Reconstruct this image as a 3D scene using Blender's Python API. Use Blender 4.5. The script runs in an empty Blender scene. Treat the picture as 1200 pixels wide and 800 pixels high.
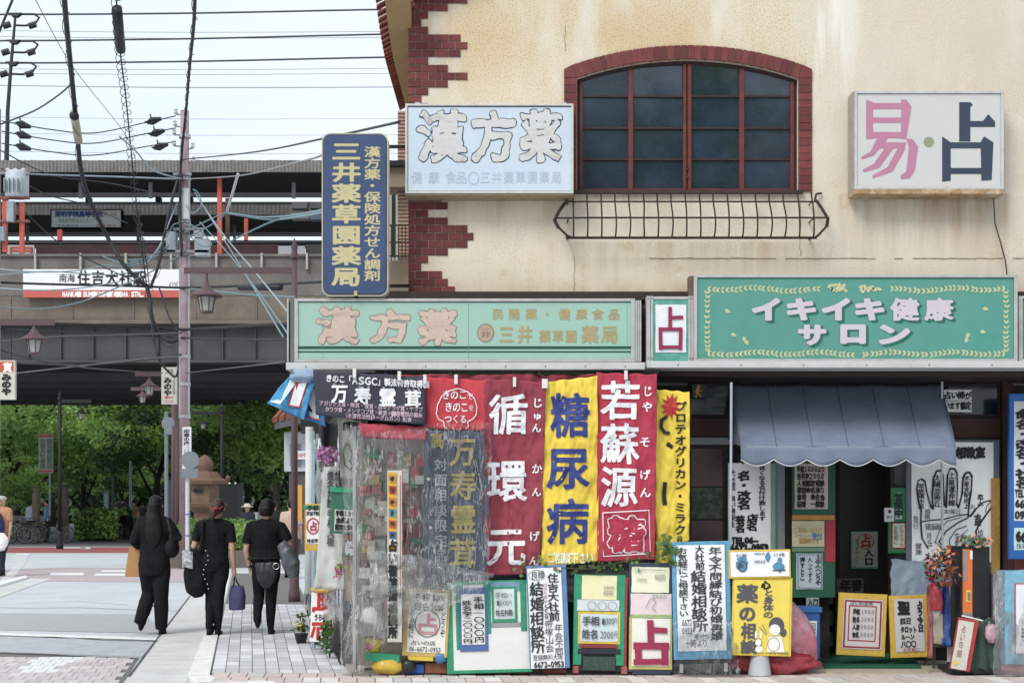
import bpy, bmesh, math, random
from mathutils import Vector, Matrix, noise
S = bpy.context.scene
COL = S.collection
rnd = random.Random(7)

# ------------------------------------------------------------------ camera, sky, sun, exposure
F = 1700.0; CH = 1.54; HZ = 590.0          # focal length in photo pixels, eye height, horizon row
cam = bpy.data.cameras.new("camera"); camo = bpy.data.objects.new("camera", cam); COL.objects.link(camo)
camo.location = (0, 0, CH); camo.rotation_euler = (math.radians(90), 0, 0)
cam.sensor_width = 36; cam.lens = 36 * F / 1200; cam.shift_y = (HZ - 400) / 1200
cam.clip_start = 0.1; cam.clip_end = 2000
S.camera = camo
w = bpy.data.worlds.new("World"); S.world = w; w.use_nodes = True
nt = w.node_tree; nt.nodes.clear()
out = nt.nodes.new("ShaderNodeOutputWorld"); bg = nt.nodes.new("ShaderNodeBackground")
sky = nt.nodes.new("ShaderNodeTexSky"); sky.sky_type = 'NISHITA'; sky.sun_disc = False
SUN_EL, SUN_AZ = math.radians(44), math.radians(215)
sky.sun_elevation = SUN_EL; sky.sun_rotation = SUN_AZ; sky.air_density = 1.0; sky.dust_density = 3.0
tc = nt.nodes.new("ShaderNodeTexCoord"); mp = nt.nodes.new("ShaderNodeMapping"); mp.inputs['Scale'].default_value = (1, 1, 4)
cl = nt.nodes.new("ShaderNodeTexNoise"); cl.inputs['Scale'].default_value = 2.2; cl.inputs['Detail'].default_value = 5
rp = nt.nodes.new("ShaderNodeValToRGB"); rp.color_ramp.elements[0].color = (6.0, 6.85, 7.6, 1); rp.color_ramp.elements[1].color = (7.1, 7.6, 8.0, 1)
rp.color_ramp.elements[0].position = .35; rp.color_ramp.elements[1].position = .65
mx = nt.nodes.new("ShaderNodeMix"); mx.data_type = 'RGBA'; mx.inputs['Factor'].default_value = 0.93
L = nt.links
L.new(tc.outputs['Generated'], mp.inputs['Vector']); L.new(mp.outputs['Vector'], cl.inputs['Vector']); L.new(cl.outputs['Fac'], rp.inputs['Fac'])
L.new(sky.outputs['Color'], mx.inputs['A']); L.new(rp.outputs['Color'], mx.inputs['B'])
L.new(mx.outputs['Result'], bg.inputs['Color']); bg.inputs['Strength'].default_value = 0.112
L.new(bg.outputs['Background'], out.inputs['Surface'])
sl = bpy.data.lights.new("sun", 'SUN'); sl.energy = 1.75; sl.angle = math.radians(24); sl.color = (1, .965, .91)
so = bpy.data.objects.new("sun", sl); COL.objects.link(so)
sd = Vector((math.sin(SUN_AZ) * math.cos(SUN_EL), math.cos(SUN_AZ) * math.cos(SUN_EL), math.sin(SUN_EL)))   # towards the sun
so.rotation_euler = sd.to_track_quat('Z', 'Y').to_euler(); so.location = (0, -5, 20)
S.view_settings.view_transform = 'Standard'; S.view_settings.look = 'None'; S.view_settings.exposure = 0.36; S.view_settings.gamma = 1
S.cycles.max_bounces = 6; S.cycles.transparent_max_bounces = 24; S.cycles.use_denoising = True
S.cycles.diffuse_bounces = 3; S.cycles.glossy_bounces = 3

# ------------------------------------------------------------------ materials
def lin(c):
    c = c / 255.0
    return c / 12.92 if c <= .04045 else ((c + .055) / 1.055) ** 2.4
MATS = {}
def paint(r, g, b, rough=.6, var=.12, scale=6.0, bump=.0, bscale=60.0, metal=0.0, spec=.4, tint=None, tamt=.0, tscale=2.0, name=None):
    """procedural paint: base colour, soft mottling, optional second tint in blotches, optional fine relief"""
    key = (r, g, b, rough, var, scale, bump, bscale, metal, spec, tint, tamt, tscale)
    if key in MATS: return MATS[key]
    m = bpy.data.materials.new(name or "paint_%d_%d_%d" % (int(r), int(g), int(b))); m.use_nodes = True
    n = m.node_tree; p = n.nodes['Principled BSDF']; lk = n.links
    base = (lin(r), lin(g), lin(b)); av = sum(base) / 3; kf = .86 if max(base) < .72 else .97
    base = tuple((x * .93 + av * .07 + .004) * kf for x in base)
    tcn = n.nodes.new("ShaderNodeTexCoord"); no = n.nodes.new("ShaderNodeTexNoise")
    no.inputs['Scale'].default_value = scale; no.inputs['Detail'].default_value = 6; no.inputs['Roughness'].default_value = .65
    lk.new(tcn.outputs['Object'], no.inputs['Vector'])
    cr = n.nodes.new("ShaderNodeValToRGB")
    cr.color_ramp.elements[0].position = .3; cr.color_ramp.elements[1].position = .72
    cr.color_ramp.elements[0].color = (*[max(0, x * (1 - var)) for x in base], 1)
    cr.color_ramp.elements[1].color = (*[min(.9, x * (1 + var * .8)) for x in base], 1)
    lk.new(no.outputs['Fac'], cr.inputs['Fac']); last = cr.outputs['Color']
    if tint:
        n2 = n.nodes.new("ShaderNodeTexNoise"); n2.inputs['Scale'].default_value = tscale; n2.inputs['Detail'].default_value = 8; n2.inputs['Roughness'].default_value = .7
        lk.new(tcn.outputs['Object'], n2.inputs['Vector'])
        mr = n.nodes.new("ShaderNodeMapRange"); mr.inputs['From Min'].default_value = .45; mr.inputs['From Max'].default_value = .75
        mr.inputs['To Max'].default_value = tamt; lk.new(n2.outputs['Fac'], mr.inputs['Value'])
        mm = n.nodes.new("ShaderNodeMix"); mm.data_type = 'RGBA'; lk.new(mr.outputs['Result'], mm.inputs['Factor'])
        lk.new(last, mm.inputs['A']); mm.inputs['B'].default_value = (lin(tint[0]), lin(tint[1]), lin(tint[2]), 1); last = mm.outputs['Result']
    lk.new(last, p.inputs['Base Color'])
    p.inputs['Roughness'].default_value = rough; p.inputs['Metallic'].default_value = metal; p.inputs['Specular IOR Level'].default_value = spec
    if bump:
        n3 = n.nodes.new("ShaderNodeTexNoise"); n3.inputs['Scale'].default_value = bscale; n3.inputs['Detail'].default_value = 4
        lk.new(tcn.outputs['Object'], n3.inputs['Vector'])
        bp = n.nodes.new("ShaderNodeBump"); bp.inputs['Strength'].default_value = bump; bp.inputs['Distance'].default_value = .01
        lk.new(n3.outputs['Fac'], bp.inputs['Height']); lk.new(bp.outputs['Normal'], p.inputs['Normal'])
    MATS[key] = m
    return m

def paper(r=240, g=240, b=238): return paint(r, g, b, rough=.8, var=.05, scale=9, bump=.12, bscale=10, spec=.15, tint=(206, 202, 190), tamt=.3, tscale=5)
def vinyl(r, g, b): return paint(r * .9 + 16, g * .9 + 16, b * .9 + 16, rough=.3, var=.18, scale=12, bump=.8, bscale=22, spec=.5)
def cloth(r, g, b): return paint(r * .86 + 28, g * .86 + 28, b * .86 + 28, rough=.85, var=.08, scale=5, bump=.15, bscale=180, spec=.2)
def ink(r=28, g=28, b=32): return paint(r, g, b, rough=.6, var=.25, scale=30)

def film_mat(name, white=.05, crease=.6, scale=9.0, gloss=.22):
    """clear vinyl film: see-through, with thin whitish creases and a glossy, crumpled surface"""
    m = bpy.data.materials.new(name); m.use_nodes = True; n = m.node_tree; lk = n.links
    o = n.nodes['Material Output']; n.nodes.remove(n.nodes['Principled BSDF'])
    tcn = n.nodes.new("ShaderNodeTexCoord"); mpn = n.nodes.new("ShaderNodeMapping"); mpn.inputs['Scale'].default_value = (3.4, 1, .5); mpn.inputs['Rotation'].default_value = (0, .3, 0)
    lk.new(tcn.outputs['Object'], mpn.inputs['Vector'])
    def ridge(sc, dist, lo, hi):
        no = n.nodes.new("ShaderNodeTexNoise"); no.inputs['Scale'].default_value = sc; no.inputs['Detail'].default_value = 3; no.inputs['Distortion'].default_value = dist
        lk.new(mpn.outputs['Vector'], no.inputs['Vector'])
        s1 = n.nodes.new("ShaderNodeMath"); s1.operation = 'SUBTRACT'; s1.inputs[1].default_value = .5; lk.new(no.outputs['Fac'], s1.inputs[0])
        s2 = n.nodes.new("ShaderNodeMath"); s2.operation = 'ABSOLUTE'; lk.new(s1.outputs[0], s2.inputs[0])
        mr = n.nodes.new("ShaderNodeMapRange"); mr.inputs['From Min'].default_value = hi; mr.inputs['From Max'].default_value = lo; mr.inputs['To Min'].default_value = 0; mr.inputs['To Max'].default_value = 1
        lk.new(s2.outputs[0], mr.inputs['Value']); return mr.outputs['Result'], no.outputs['Fac']
    r1, f1 = ridge(scale * .38, .15, .0, .014); r2, f2 = ridge(scale * .95, .3, .0, .024)
    gate = n.nodes.new("ShaderNodeTexNoise"); gate.inputs['Scale'].default_value = 2.6; gate.inputs['Detail'].default_value = 2; lk.new(tcn.outputs['Object'], gate.inputs['Vector'])
    gm = n.nodes.new("ShaderNodeMapRange"); gm.inputs['From Min'].default_value = .40; gm.inputs['From Max'].default_value = .58; lk.new(gate.outputs['Fac'], gm.inputs['Value'])
    g2 = n.nodes.new("ShaderNodeMath"); g2.operation = 'MULTIPLY'; lk.new(r2, g2.inputs[0]); lk.new(gm.outputs['Result'], g2.inputs[1])
    mxn = n.nodes.new("ShaderNodeMath"); mxn.operation = 'MAXIMUM'; g3 = n.nodes.new("ShaderNodeMath"); g3.operation = 'MULTIPLY'; lk.new(r1, g3.inputs[0]); lk.new(gm.outputs['Result'], g3.inputs[1]); lk.new(g3.outputs[0], mxn.inputs[0]); lk.new(g2.outputs[0], mxn.inputs[1])
    fac = n.nodes.new("ShaderNodeMapRange"); fac.inputs['To Min'].default_value = white; fac.inputs['To Max'].default_value = min(.95, white + crease); lk.new(mxn.outputs[0], fac.inputs['Value'])
    tr = n.nodes.new("ShaderNodeBsdfTransparent"); tr.inputs['Color'].default_value = (.985, .99, .99, 1)
    di = n.nodes.new("ShaderNodeBsdfDiffuse"); di.inputs['Color'].default_value = (.9, .91, .92, 1); tl = n.nodes.new("ShaderNodeBsdfTranslucent"); tl.inputs['Color'].default_value = (.9, .91, .92, 1)
    ad = n.nodes.new("ShaderNodeMixShader"); ad.inputs['Fac'].default_value = .35; lk.new(di.outputs[0], ad.inputs[1]); lk.new(tl.outputs[0], ad.inputs[2])
    mix = n.nodes.new("ShaderNodeMixShader"); lk.new(fac.outputs['Result'], mix.inputs['Fac']); lk.new(tr.outputs[0], mix.inputs[1]); lk.new(ad.outputs[0], mix.inputs[2])
    gl = n.nodes.new("ShaderNodeBsdfGlossy"); gl.inputs['Roughness'].default_value = .08
    fr = n.nodes.new("ShaderNodeFresnel"); fr.inputs['IOR'].default_value = 1.35
    m2 = n.nodes.new("ShaderNodeMixShader"); lk.new(fr.outputs[0], m2.inputs['Fac']); lk.new(mix.outputs[0], m2.inputs[1]); lk.new(gl.outputs[0], m2.inputs[2])
    bp = n.nodes.new("ShaderNodeBump"); bp.inputs['Strength'].default_value = .5; bp.inputs['Distance'].default_value = .03
    sm = n.nodes.new("ShaderNodeMath"); sm.operation = 'ADD'; lk.new(f1, sm.inputs[0]); lk.new(f2, sm.inputs[1]); lk.new(sm.outputs[0], bp.inputs['Height'])
    for q in (gl, fr): lk.new(bp.outputs['Normal'], q.inputs['Normal'])
    lk.new(m2.outputs[0], o.inputs['Surface'])
    return m

def glass_dark(r, g, b, rough=.1, bump=.25, bscale=25):
    return paint(r, g, b, rough=rough, var=.5, scale=3.0, bump=bump, bscale=bscale, spec=.6)

def leaf_mat(name, c, c2, scale=.5):
    m = bpy.data.materials.new(name); m.use_nodes = True; n = m.node_tree; lk = n.links
    p = n.nodes['Principled BSDF']; o = n.nodes['Material Output']
    tcn = n.nodes.new("ShaderNodeTexCoord"); no = n.nodes.new("ShaderNodeTexNoise"); no.inputs['Scale'].default_value = scale; no.inputs['Detail'].default_value = 6
    lk.new(tcn.outputs['Object'], no.inputs['Vector'])
    cr = n.nodes.new("ShaderNodeValToRGB"); cr.color_ramp.elements[0].position = .35; cr.color_ramp.elements[1].position = .65
    cr.color_ramp.elements[0].color = (*c, 1); cr.color_ramp.elements[1].color = (*c2, 1)
    lk.new(no.outputs['Fac'], cr.inputs['Fac']); lk.new(cr.outputs['Color'], p.inputs['Base Color']); p.inputs['Roughness'].default_value = .55
    t = n.nodes.new("ShaderNodeBsdfTranslucent"); lk.new(cr.outputs['Color'], t.inputs['Color'])
    mix = n.nodes.new("ShaderNodeMixShader"); mix.inputs['Fac'].default_value = .35
    lk.new(p.outputs[0], mix.inputs[1]); lk.new(t.outputs[0], mix.inputs[2]); lk.new(mix.outputs[0], o.inputs['Surface'])
    return m

def wall_mat():
    """rough-cast cream plaster: speckled relief on the upper part, streaks of grime and rust with shapes of their own"""
    m = bpy.data.materials.new("cream_roughcast"); m.use_nodes = True; n = m.node_tree; lk = n.links; p = n.nodes['Principled BSDF']
    geo = n.nodes.new("ShaderNodeNewGeometry"); sep = n.nodes.new("ShaderNodeSeparateXYZ"); lk.new(geo.outputs['Position'], sep.inputs[0])
    def N(scale, det=6, sc=(1, 1, 1), rgh=.6):
        mpn = n.nodes.new("ShaderNodeMapping"); mpn.inputs['Scale'].default_value = sc; lk.new(geo.outputs['Position'], mpn.inputs['Vector'])
        q = n.nodes.new("ShaderNodeTexNoise"); q.inputs['Scale'].default_value = scale; q.inputs['Detail'].default_value = det; q.inputs['Roughness'].default_value = rgh
        lk.new(mpn.outputs['Vector'], q.inputs['Vector']); return q.outputs['Fac']
    def MR(v, a, b, c=0., d=1.):
        q = n.nodes.new("ShaderNodeMapRange"); q.inputs['From Min'].default_value = a; q.inputs['From Max'].default_value = b
        q.inputs['To Min'].default_value = c; q.inputs['To Max'].default_value = d; lk.new(v, q.inputs['Value']); return q.outputs['Result']
    def MUL(a, b):
        q = n.nodes.new("ShaderNodeMath"); q.operation = 'MULTIPLY'
        lk.new(a, q.inputs[0])
        if isinstance(b, float): q.inputs[1].default_value = b
        else: lk.new(b, q.inputs[1])
        return q.outputs[0]
    def ADD(a, b):
        q = n.nodes.new("ShaderNodeMath"); q.operation = 'ADD'; q.use_clamp = True; lk.new(a, q.inputs[0]); lk.new(b, q.inputs[1]); return q.outputs[0]
    def MIX(f, a, b):
        q = n.nodes.new("ShaderNodeMix"); q.data_type = 'RGBA'; lk.new(f, q.inputs['Factor'])
        for s_, v in (('A', a), ('B', b)):
            if isinstance(v, tuple): q.inputs[s_].default_value = (lin(v[0]), lin(v[1]), lin(v[2]), 1)
            else: lk.new(v, q.inputs[s_])
        return q.outputs['Result']
    z = sep.outputs['Z']; x = sep.outputs['X']
    c = MIX(MR(N(1.3), .35, .7), (226, 214, 197), (216, 202, 181))
    up = MUL(MR(z, 4.9, 5.9), MR(N(.9, 3), .35, .6, .35, 1.))            # the upper band is browner
    c = MIX(MUL(up, MR(x, 1.6, 3.0, .8, .2)), c, (204, 178, 136))
    sp = MUL(MR(N(70, 2), .5, .68), MR(ADD(MR(z, 4.6, 5.6), MR(N(2.2, 4), .5, .7)), .0, 1., .15, 1.))   # dark specks of the rough cast
    c = MIX(MUL(sp, .5), c, (128, 98, 62))
    ble = MUL(MR(N(1.1, 5, (1.6, 1, .45)), .5, .66), MR(z, 4.0, 5.0, .25, .75))        # washed-out patches
    c = MIX(ble, c, (222, 215, 204))
    gr = MUL(MR(x, 2.4, 4.2), MR(N(1.7, 6, (1, 1, .6)), .35, .7, .15, .7))            # greyer to the right
    c = MIX(gr, c, (196, 184, 172))
    dr = MUL(MUL(MR(N(9, 6, (1, 1, .07)), .5, .72), MR(z, 4.6, 3.5)), .3)          # thin drips running down
    c = MIX(dr, c, (186, 160, 126))
    bot = MUL(MR(z, 3.66, 3.44), MR(N(5, 6, (1, 1, .5)), .35, .65, .1, .8))         # rust along the foot of the wall
    c = MIX(bot, c, (176, 136, 88))
    pat = MUL(MR(N(.55, 7, (1, 1, 1.3), .7), .48, .62), .4)                      # patched, slightly greyer areas
    c = MIX(pat, c, (206, 194, 176))
    scum = MUL(MR(N(3.2, 8, (1, 1, 1), .75), .56, .68), MR(z, 5.6, 4.3, .15, .5))     # small ochre blotches
    c = MIX(scum, c, (196, 168, 130))
    for xa, xb, zt, zb, am in ((3.05, 4.62, 4.42, 3.7, .8), (.35, 2.95, 3.97, 3.5, .45), (-.95, .6, 4.38, 3.9, .45), (.55, 2.75, 4.42, 4.2, .35)):
        edge = MUL(MR(x, xa - .03, xa + .05), MR(x, xb + .03, xb - .05)); fade = MUL(MR(z, zb, zt), MR(z, zt + .02, zt - .01))
        c = MIX(MUL(MUL(edge, fade), MUL(MR(N(7, 6, (1, 1, .10)), .38, .66), am)), c, (158, 122, 84))       # rust and soot washed down below sill, guard and boxes
    lime = MUL(MUL(MR(N(4.5, 4, (1, 1, .10)), .5, .6), MR(z, 5.0, 5.9)), MUL(MR(x, 2.5, 2.85), MR(x, 3.35, 3.0)))   # lime wash-out running from above
    c = MIX(MUL(lime, .9), c, (230, 226, 218))
    lk.new(c, p.inputs['Base Color']); p.inputs['Roughness'].default_value = .9; p.inputs['Specular IOR Level'].default_value = .15
    bp = n.nodes.new("ShaderNodeBump"); bp.inputs['Strength'].default_value = .5; bp.inputs['Distance'].default_value = .009
    lk.new(N(48, 4), bp.inputs['Height']); lk.new(bp.outputs['Normal'], p.inputs['Normal'])
    return m

# ------------------------------------------------------------------ geometry helpers
def PX(px, Y): return (px - 600.0) / F * Y
def PZ(py, Y): return CH + (HZ - py) / F * Y
def P(px, py, Y): return Vector((PX(px, Y), Y, PZ(py, Y)))
def GY(py): return F * CH / (py - HZ)
def GP(px, py, z=0.0):
    Y = F * (CH - z) / (py - HZ); return Vector((PX(px, Y), Y, z))

INV = {}
def tag(o, label=None, cat=None, group=None, kind=None):
    if label: o['label'] = label
    if cat: o['category'] = cat
    if group: o['group'] = group
    if kind: o['kind'] = kind
    return o
def thing(name, label, cat, loc=(0, 0, 0), group=None, rot=(0, 0, 0), kind=None):
    o = bpy.data.objects.new(name, None); COL.objects.link(o); o.empty_display_size = .1
    o.location = loc; o.rotation_euler = rot
    INV[o.name] = (Matrix.Translation(Vector(loc)) @ o.rotation_euler.to_matrix().to_4x4()).inverted()
    return tag(o, label, cat, group, kind)

class G:
    def __init__(s): s.v = []; s.f = []; s.mi = []; s.cur = 0
    def add(s, vs, fs):
        b = len(s.v); s.v += [Vector(q) for q in vs]; s.f += [[b + i for i in f] for f in fs]; s.mi += [s.cur] * len(fs); return s
    def box(s, x0, x1, y0, y1, z0, z1):
        vs = [(x, y, z) for x in (x0, x1) for y in (y0, y1) for z in (z0, z1)]
        return s.add(vs, [(0, 1, 3, 2), (4, 6, 7, 5), (0, 4, 5, 1), (2, 3, 7, 6), (0, 2, 6, 4), (1, 5, 7, 3)])
    def bbox(s, x0, x1, y0, y1, z0, z1, b=.004):
        """box with bevelled edges on its front face"""
        vs = [(x0, y1, z0), (x1, y1, z0), (x1, y1, z1), (x0, y1, z1), (x0, y0 + b, z0), (x1, y0 + b, z0), (x1, y0 + b, z1), (x0, y0 + b, z1),
              (x0 + b, y0, z0 + b), (x1 - b, y0, z0 + b), (x1 - b, y0, z1 - b), (x0 + b, y0, z1 - b)]
        return s.add(vs, [(0, 3, 2, 1), (0, 1, 5, 4), (1, 2, 6, 5), (2, 3, 7, 6), (3, 0, 4, 7), (4, 5, 9, 8), (5, 6, 10, 9), (6, 7, 11, 10), (7, 4, 8, 11), (8, 9, 10, 11)])
    def prism(s, poly, y0, y1):
        """polygon of (x,z) extruded from y0 (front) to y1"""
        n = len(poly); vs = [(x, y0, z) for x, z in poly] + [(x, y1, z) for x, z in poly]
        fs = [list(range(n)), list(range(2 * n - 1, n - 1, -1))] + [(i, i + n, (i + 1) % n + n, (i + 1) % n) for i in range(n)]
        return s.add(vs, fs)
    def slab(s, poly, z0, z1):
        n = len(poly); vs = [(p[0], p[1], z1) for p in poly] + [(p[0], p[1], z0) for p in poly]
        fs = [list(range(n)), list(range(2 * n - 1, n - 1, -1))] + [(i, i + n, (i + 1) % n + n, (i + 1) % n) for i in range(n)]
        return s.add(vs, fs)
    def bar(s, a, b, w, h=None, up=Vector((0, 0, 1))):
        a = Vector(a); b = Vector(b); h = h or w; d = (b - a).normalized()
        if abs(d.dot(up)) > .98: up = Vector((0, 1, 0))
        sx = d.cross(up).normalized() * w / 2; sy = sx.cross(d).normalized() * h / 2
        vs = [p + i * sx + j * sy for p in (a, b) for i, j in ((-1, -1), (1, -1), (1, 1), (-1, 1))]
        return s.add(vs, [(3, 2, 1, 0), (4, 5, 6, 7), (0, 1, 5, 4), (1, 2, 6, 5), (2, 3, 7, 6), (3, 0, 4, 7)])
    def tube(s, pts, r, n=6, cap=True):
        pts = [Vector(p) for p in pts]; rs = r if isinstance(r, (list, tuple)) else [r] * len(pts)
        b0 = len(s.v); vs = []; fs = []; prev = None
        for i, p in enumerate(pts):
            d = (pts[min(i + 1, len(pts) - 1)] - pts[max(i - 1, 0)])
            d = d.normalized() if d.length > 1e-9 else Vector((0, 0, 1))
            if prev is None:
                u = d.cross(Vector((0, 0, 1)))
                if u.length < .1: u = d.cross(Vector((0, 1, 0)))
            else: u = prev - d * prev.dot(d)
            u.normalize(); prev = u; v = d.cross(u)
            for k in range(n):
                a = 2 * math.pi * k / n; vs.append(p + (u * math.cos(a) + v * math.sin(a)) * rs[i])
        for i in range(len(pts) - 1):
            for k in range(n): fs.append((i * n + k, i * n + (k + 1) % n, (i + 1) * n + (k + 1) % n, (i + 1) * n + k))
        if cap: fs += [tuple(range(n - 1, -1, -1)), tuple(range((len(pts) - 1) * n, len(pts) * n))]
        return s.add(vs, fs)
    def cyl(s, a, b, r, n=12): return s.tube([a, b], r, n)
    def lathe(s, prof, c, n=16, sy=1.0, cap=True):
        """profile of (r,z) about the vertical axis at c"""
        c = Vector(c); vs = []; fs = []
        for r, z in prof:
            for k in range(n):
                a = 2 * math.pi * k / n; vs.append(c + Vector((r * math.cos(a), r * math.sin(a) * sy, z)))
        for i in range(len(prof) - 1):
            for k in range(n): fs.append((i * n + k, i * n + (k + 1) % n, (i + 1) * n + (k + 1) % n, (i + 1) * n + k))
        if cap: fs += [tuple(range(n - 1, -1, -1)), tuple(range((len(prof) - 1) * n, len(prof) * n))]
        return s.add(vs, fs)
    def loft(s, rings, n=16):
        """rings of (cx, cy, cz, rx, ry)"""
        vs = []; fs = []
        for cx, cy, cz, rx, ry in rings:
            for k in range(n): a = 2 * math.pi * k / n; vs.append((cx + rx * math.cos(a), cy + ry * math.sin(a), cz))
        for i in range(len(rings) - 1):
            for k in range(n): fs.append((i * n + k, i * n + (k + 1) % n, (i + 1) * n + (k + 1) % n, (i + 1) * n + k))
        fs += [tuple(range(n - 1, -1, -1)), tuple(range((len(rings) - 1) * n, len(rings) * n))]
        return s.add(vs, fs)
    def ell(s, c, rx, ry, rz, n=12, m=8, rot=None):
        c = Vector(c); vs = []; fs = []
        for j in range(1, m):
            t = math.pi * j / m
            for k in range(n):
                a = 2 * math.pi * k / n; q = Vector((rx * math.sin(t) * math.cos(a), ry * math.sin(t) * math.sin(a), rz * math.cos(t)))
                if rot: q = rot @ q
                vs.append(c + q)
        top = Vector((0, 0, rz)); bot = -top
        if rot: top = rot @ top; bot = rot @ bot
        vs += [c + top, c + bot]; T = (m - 1) * n
        for j in range(m - 2):
            for k in range(n): fs.append((j * n + k, (j + 1) * n + k, (j + 1) * n + (k + 1) % n, j * n + (k + 1) % n))
        for k in range(n): fs.append((T, k, (k + 1) % n)); fs.append((T + 1, (m - 2) * n + (k + 1) % n, (m - 2) * n + k))
        return s.add(vs, fs)
    def grid(s, fn, nu, nv):
        vs = [fn(i / nu, j / nv) for j in range(nv + 1) for i in range(nu + 1)]
        fs = [(j * (nu + 1) + i, j * (nu + 1) + i + 1, (j + 1) * (nu + 1) + i + 1, (j + 1) * (nu + 1) + i) for j in range(nv) for i in range(nu)]
        return s.add(vs, fs)
    def build(s, name, mat, parent=None, world=True, smooth=False, label=None, cat=None, group=None, kind=None, fix=True, origin=True, solid=0.0):
        me = bpy.data.meshes.new(name)
        vs = s.v; loc = Vector((0, 0, 0))
        if parent is not None and world: im = INV[parent.name]; vs = [im @ v for v in vs]
        elif parent is None and origin and vs:
            xs = [v.x for v in vs]; ys = [v.y for v in vs]; loc = Vector(((min(xs) + max(xs)) / 2, (min(ys) + max(ys)) / 2, min(v.z for v in vs)))
            vs = [v - loc for v in vs]
        me.from_pydata([tuple(v) for v in vs], [], s.f)
        for m in (mat if isinstance(mat, (list, tuple)) else [mat]): me.materials.append(m)
        if any(s.mi): me.polygons.foreach_set('material_index', s.mi)
        if fix:
            bm = bmesh.new(); bm.from_mesh(me); bmesh.ops.recalc_face_normals(bm, faces=bm.faces); bm.to_mesh(me); bm.free()
        if smooth: me.polygons.foreach_set('use_smooth', [True] * len(me.polygons))
        me.update()
        o = bpy.data.objects.new(name, me); COL.objects.link(o); o.location = loc
        if parent is not None:
            o.parent = parent
            INV[o.name] = INV.get(parent.name, Matrix.Identity(4))
        if solid:
            md = o.modifiers.new("thickness", 'SOLIDIFY'); md.thickness = solid; md.offset = 1
        return tag(o, label, cat, group, kind)

def dup(src, loc, rot=None, label=None, group=None, scale=None):
    r = src.copy(); COL.objects.link(r); r.location = loc
    if rot is not None: r.rotation_euler = rot
    if scale is not None: r.scale = scale
    if label: r['label'] = label
    if group: r['group'] = group
    for ch in list(src.children):
        c = ch.copy(); COL.objects.link(c); c.parent = r
        for g2 in list(ch.children):
            d = g2.copy(); COL.objects.link(d); d.parent = c
    return r

# ------------------------------------------------------------------ lettering
GL = {}
def glyph(ch):
    if ch in GL: return GL[ch]
    cu = bpy.data.curves.new('t', 'FONT'); cu.body = ch; cu.size = 1; cu.resolution_u = 3
    o = bpy.data.objects.new('t', cu); COL.objects.link(o)
    me = bpy.data.meshes.new_from_object(o.evaluated_get(bpy.context.evaluated_depsgraph_get()))
    bm = bmesh.new(); bm.from_mesh(me); bmesh.ops.remove_doubles(bm, verts=bm.verts, dist=1e-5)
    for _ in range(2):
        le = [e for e in bm.edges if e.calc_length() > .22]
        if le: bmesh.ops.subdivide_edges(bm, edges=le, cuts=1, use_grid_fill=False)
    bmesh.ops.triangulate(bm, faces=[f for f in bm.faces if len(f.verts) > 4])
    vs = [(v.co.x, v.co.y) for v in bm.verts]; bm.verts.index_update(); fs = [[v.index for v in f.verts] for f in bm.faces]
    bm.free(); bpy.data.objects.remove(o); bpy.data.meshes.remove(me); bpy.data.curves.remove(cu)
    GL[ch] = (vs, fs)
    return GL[ch]
vs0, _ = glyph('国')
EX0, EX1 = min(v[0] for v in vs0), max(v[0] for v in vs0); EY0, EY1 = min(v[1] for v in vs0), max(v[1] for v in vs0)
EW = (EX1 - EX0) / .86; ECX = (EX0 + EX1) / 2; ECY = (EY0 + EY1) / 2      # full-width cell of the typeface
SMALL = set('ゃゅょっァィゥェォャュョッ')

import numpy as np
SDF = {}; FAT = {}
def sdf(ch, N):
    """signed distance (em units, negative inside) to the glyph's outline on an N x N grid"""
    k = (ch, N)
    if k in SDF: return SDF[k]
    vs, fs = glyph(ch); cnt = {}
    for f in fs:
        for i in range(len(f)):
            e = tuple(sorted((f[i], f[(i + 1) % len(f)]))); cnt[e] = cnt.get(e, 0) + 1
    E = np.array([(*vs[a_], *vs[b_]) for (a_, b_), n_ in cnt.items() if n_ == 1])
    x0 = EX0 - .22; y0 = EY0 - .22; st = 1.4 / N
    gx = x0 + np.arange(N + 1) * st; gy = y0 + np.arange(N + 1) * st
    PXX, PYY = np.meshgrid(gx, gy); p = np.stack([PXX.ravel(), PYY.ravel()], 1)
    a_ = E[:, :2]; d_ = E[:, 2:] - a_; L2 = (d_ ** 2).sum(1) + 1e-12
    best = np.full(len(p), 9.); ins = np.zeros(len(p), bool)
    for i in range(len(E)):
        q = p - a_[i]; t = np.clip((q @ d_[i]) / L2[i], 0, 1); dd = ((q - t[:, None] * d_[i]) ** 2).sum(1); best = np.minimum(best, dd)
        ya, yb = E[i, 1], E[i, 3]
        if ya != yb:
            m = (p[:, 1] >= min(ya, yb)) & (p[:, 1] < max(ya, yb)); xx = a_[i, 0] + (p[:, 1] - ya) / (yb - ya) * d_[i, 0]; ins ^= m & (p[:, 0] < xx)
    r = np.sqrt(best); r[ins] *= -1
    SDF[k] = (r.reshape(N + 1, N + 1), x0, y0, st); return SDF[k]
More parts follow.
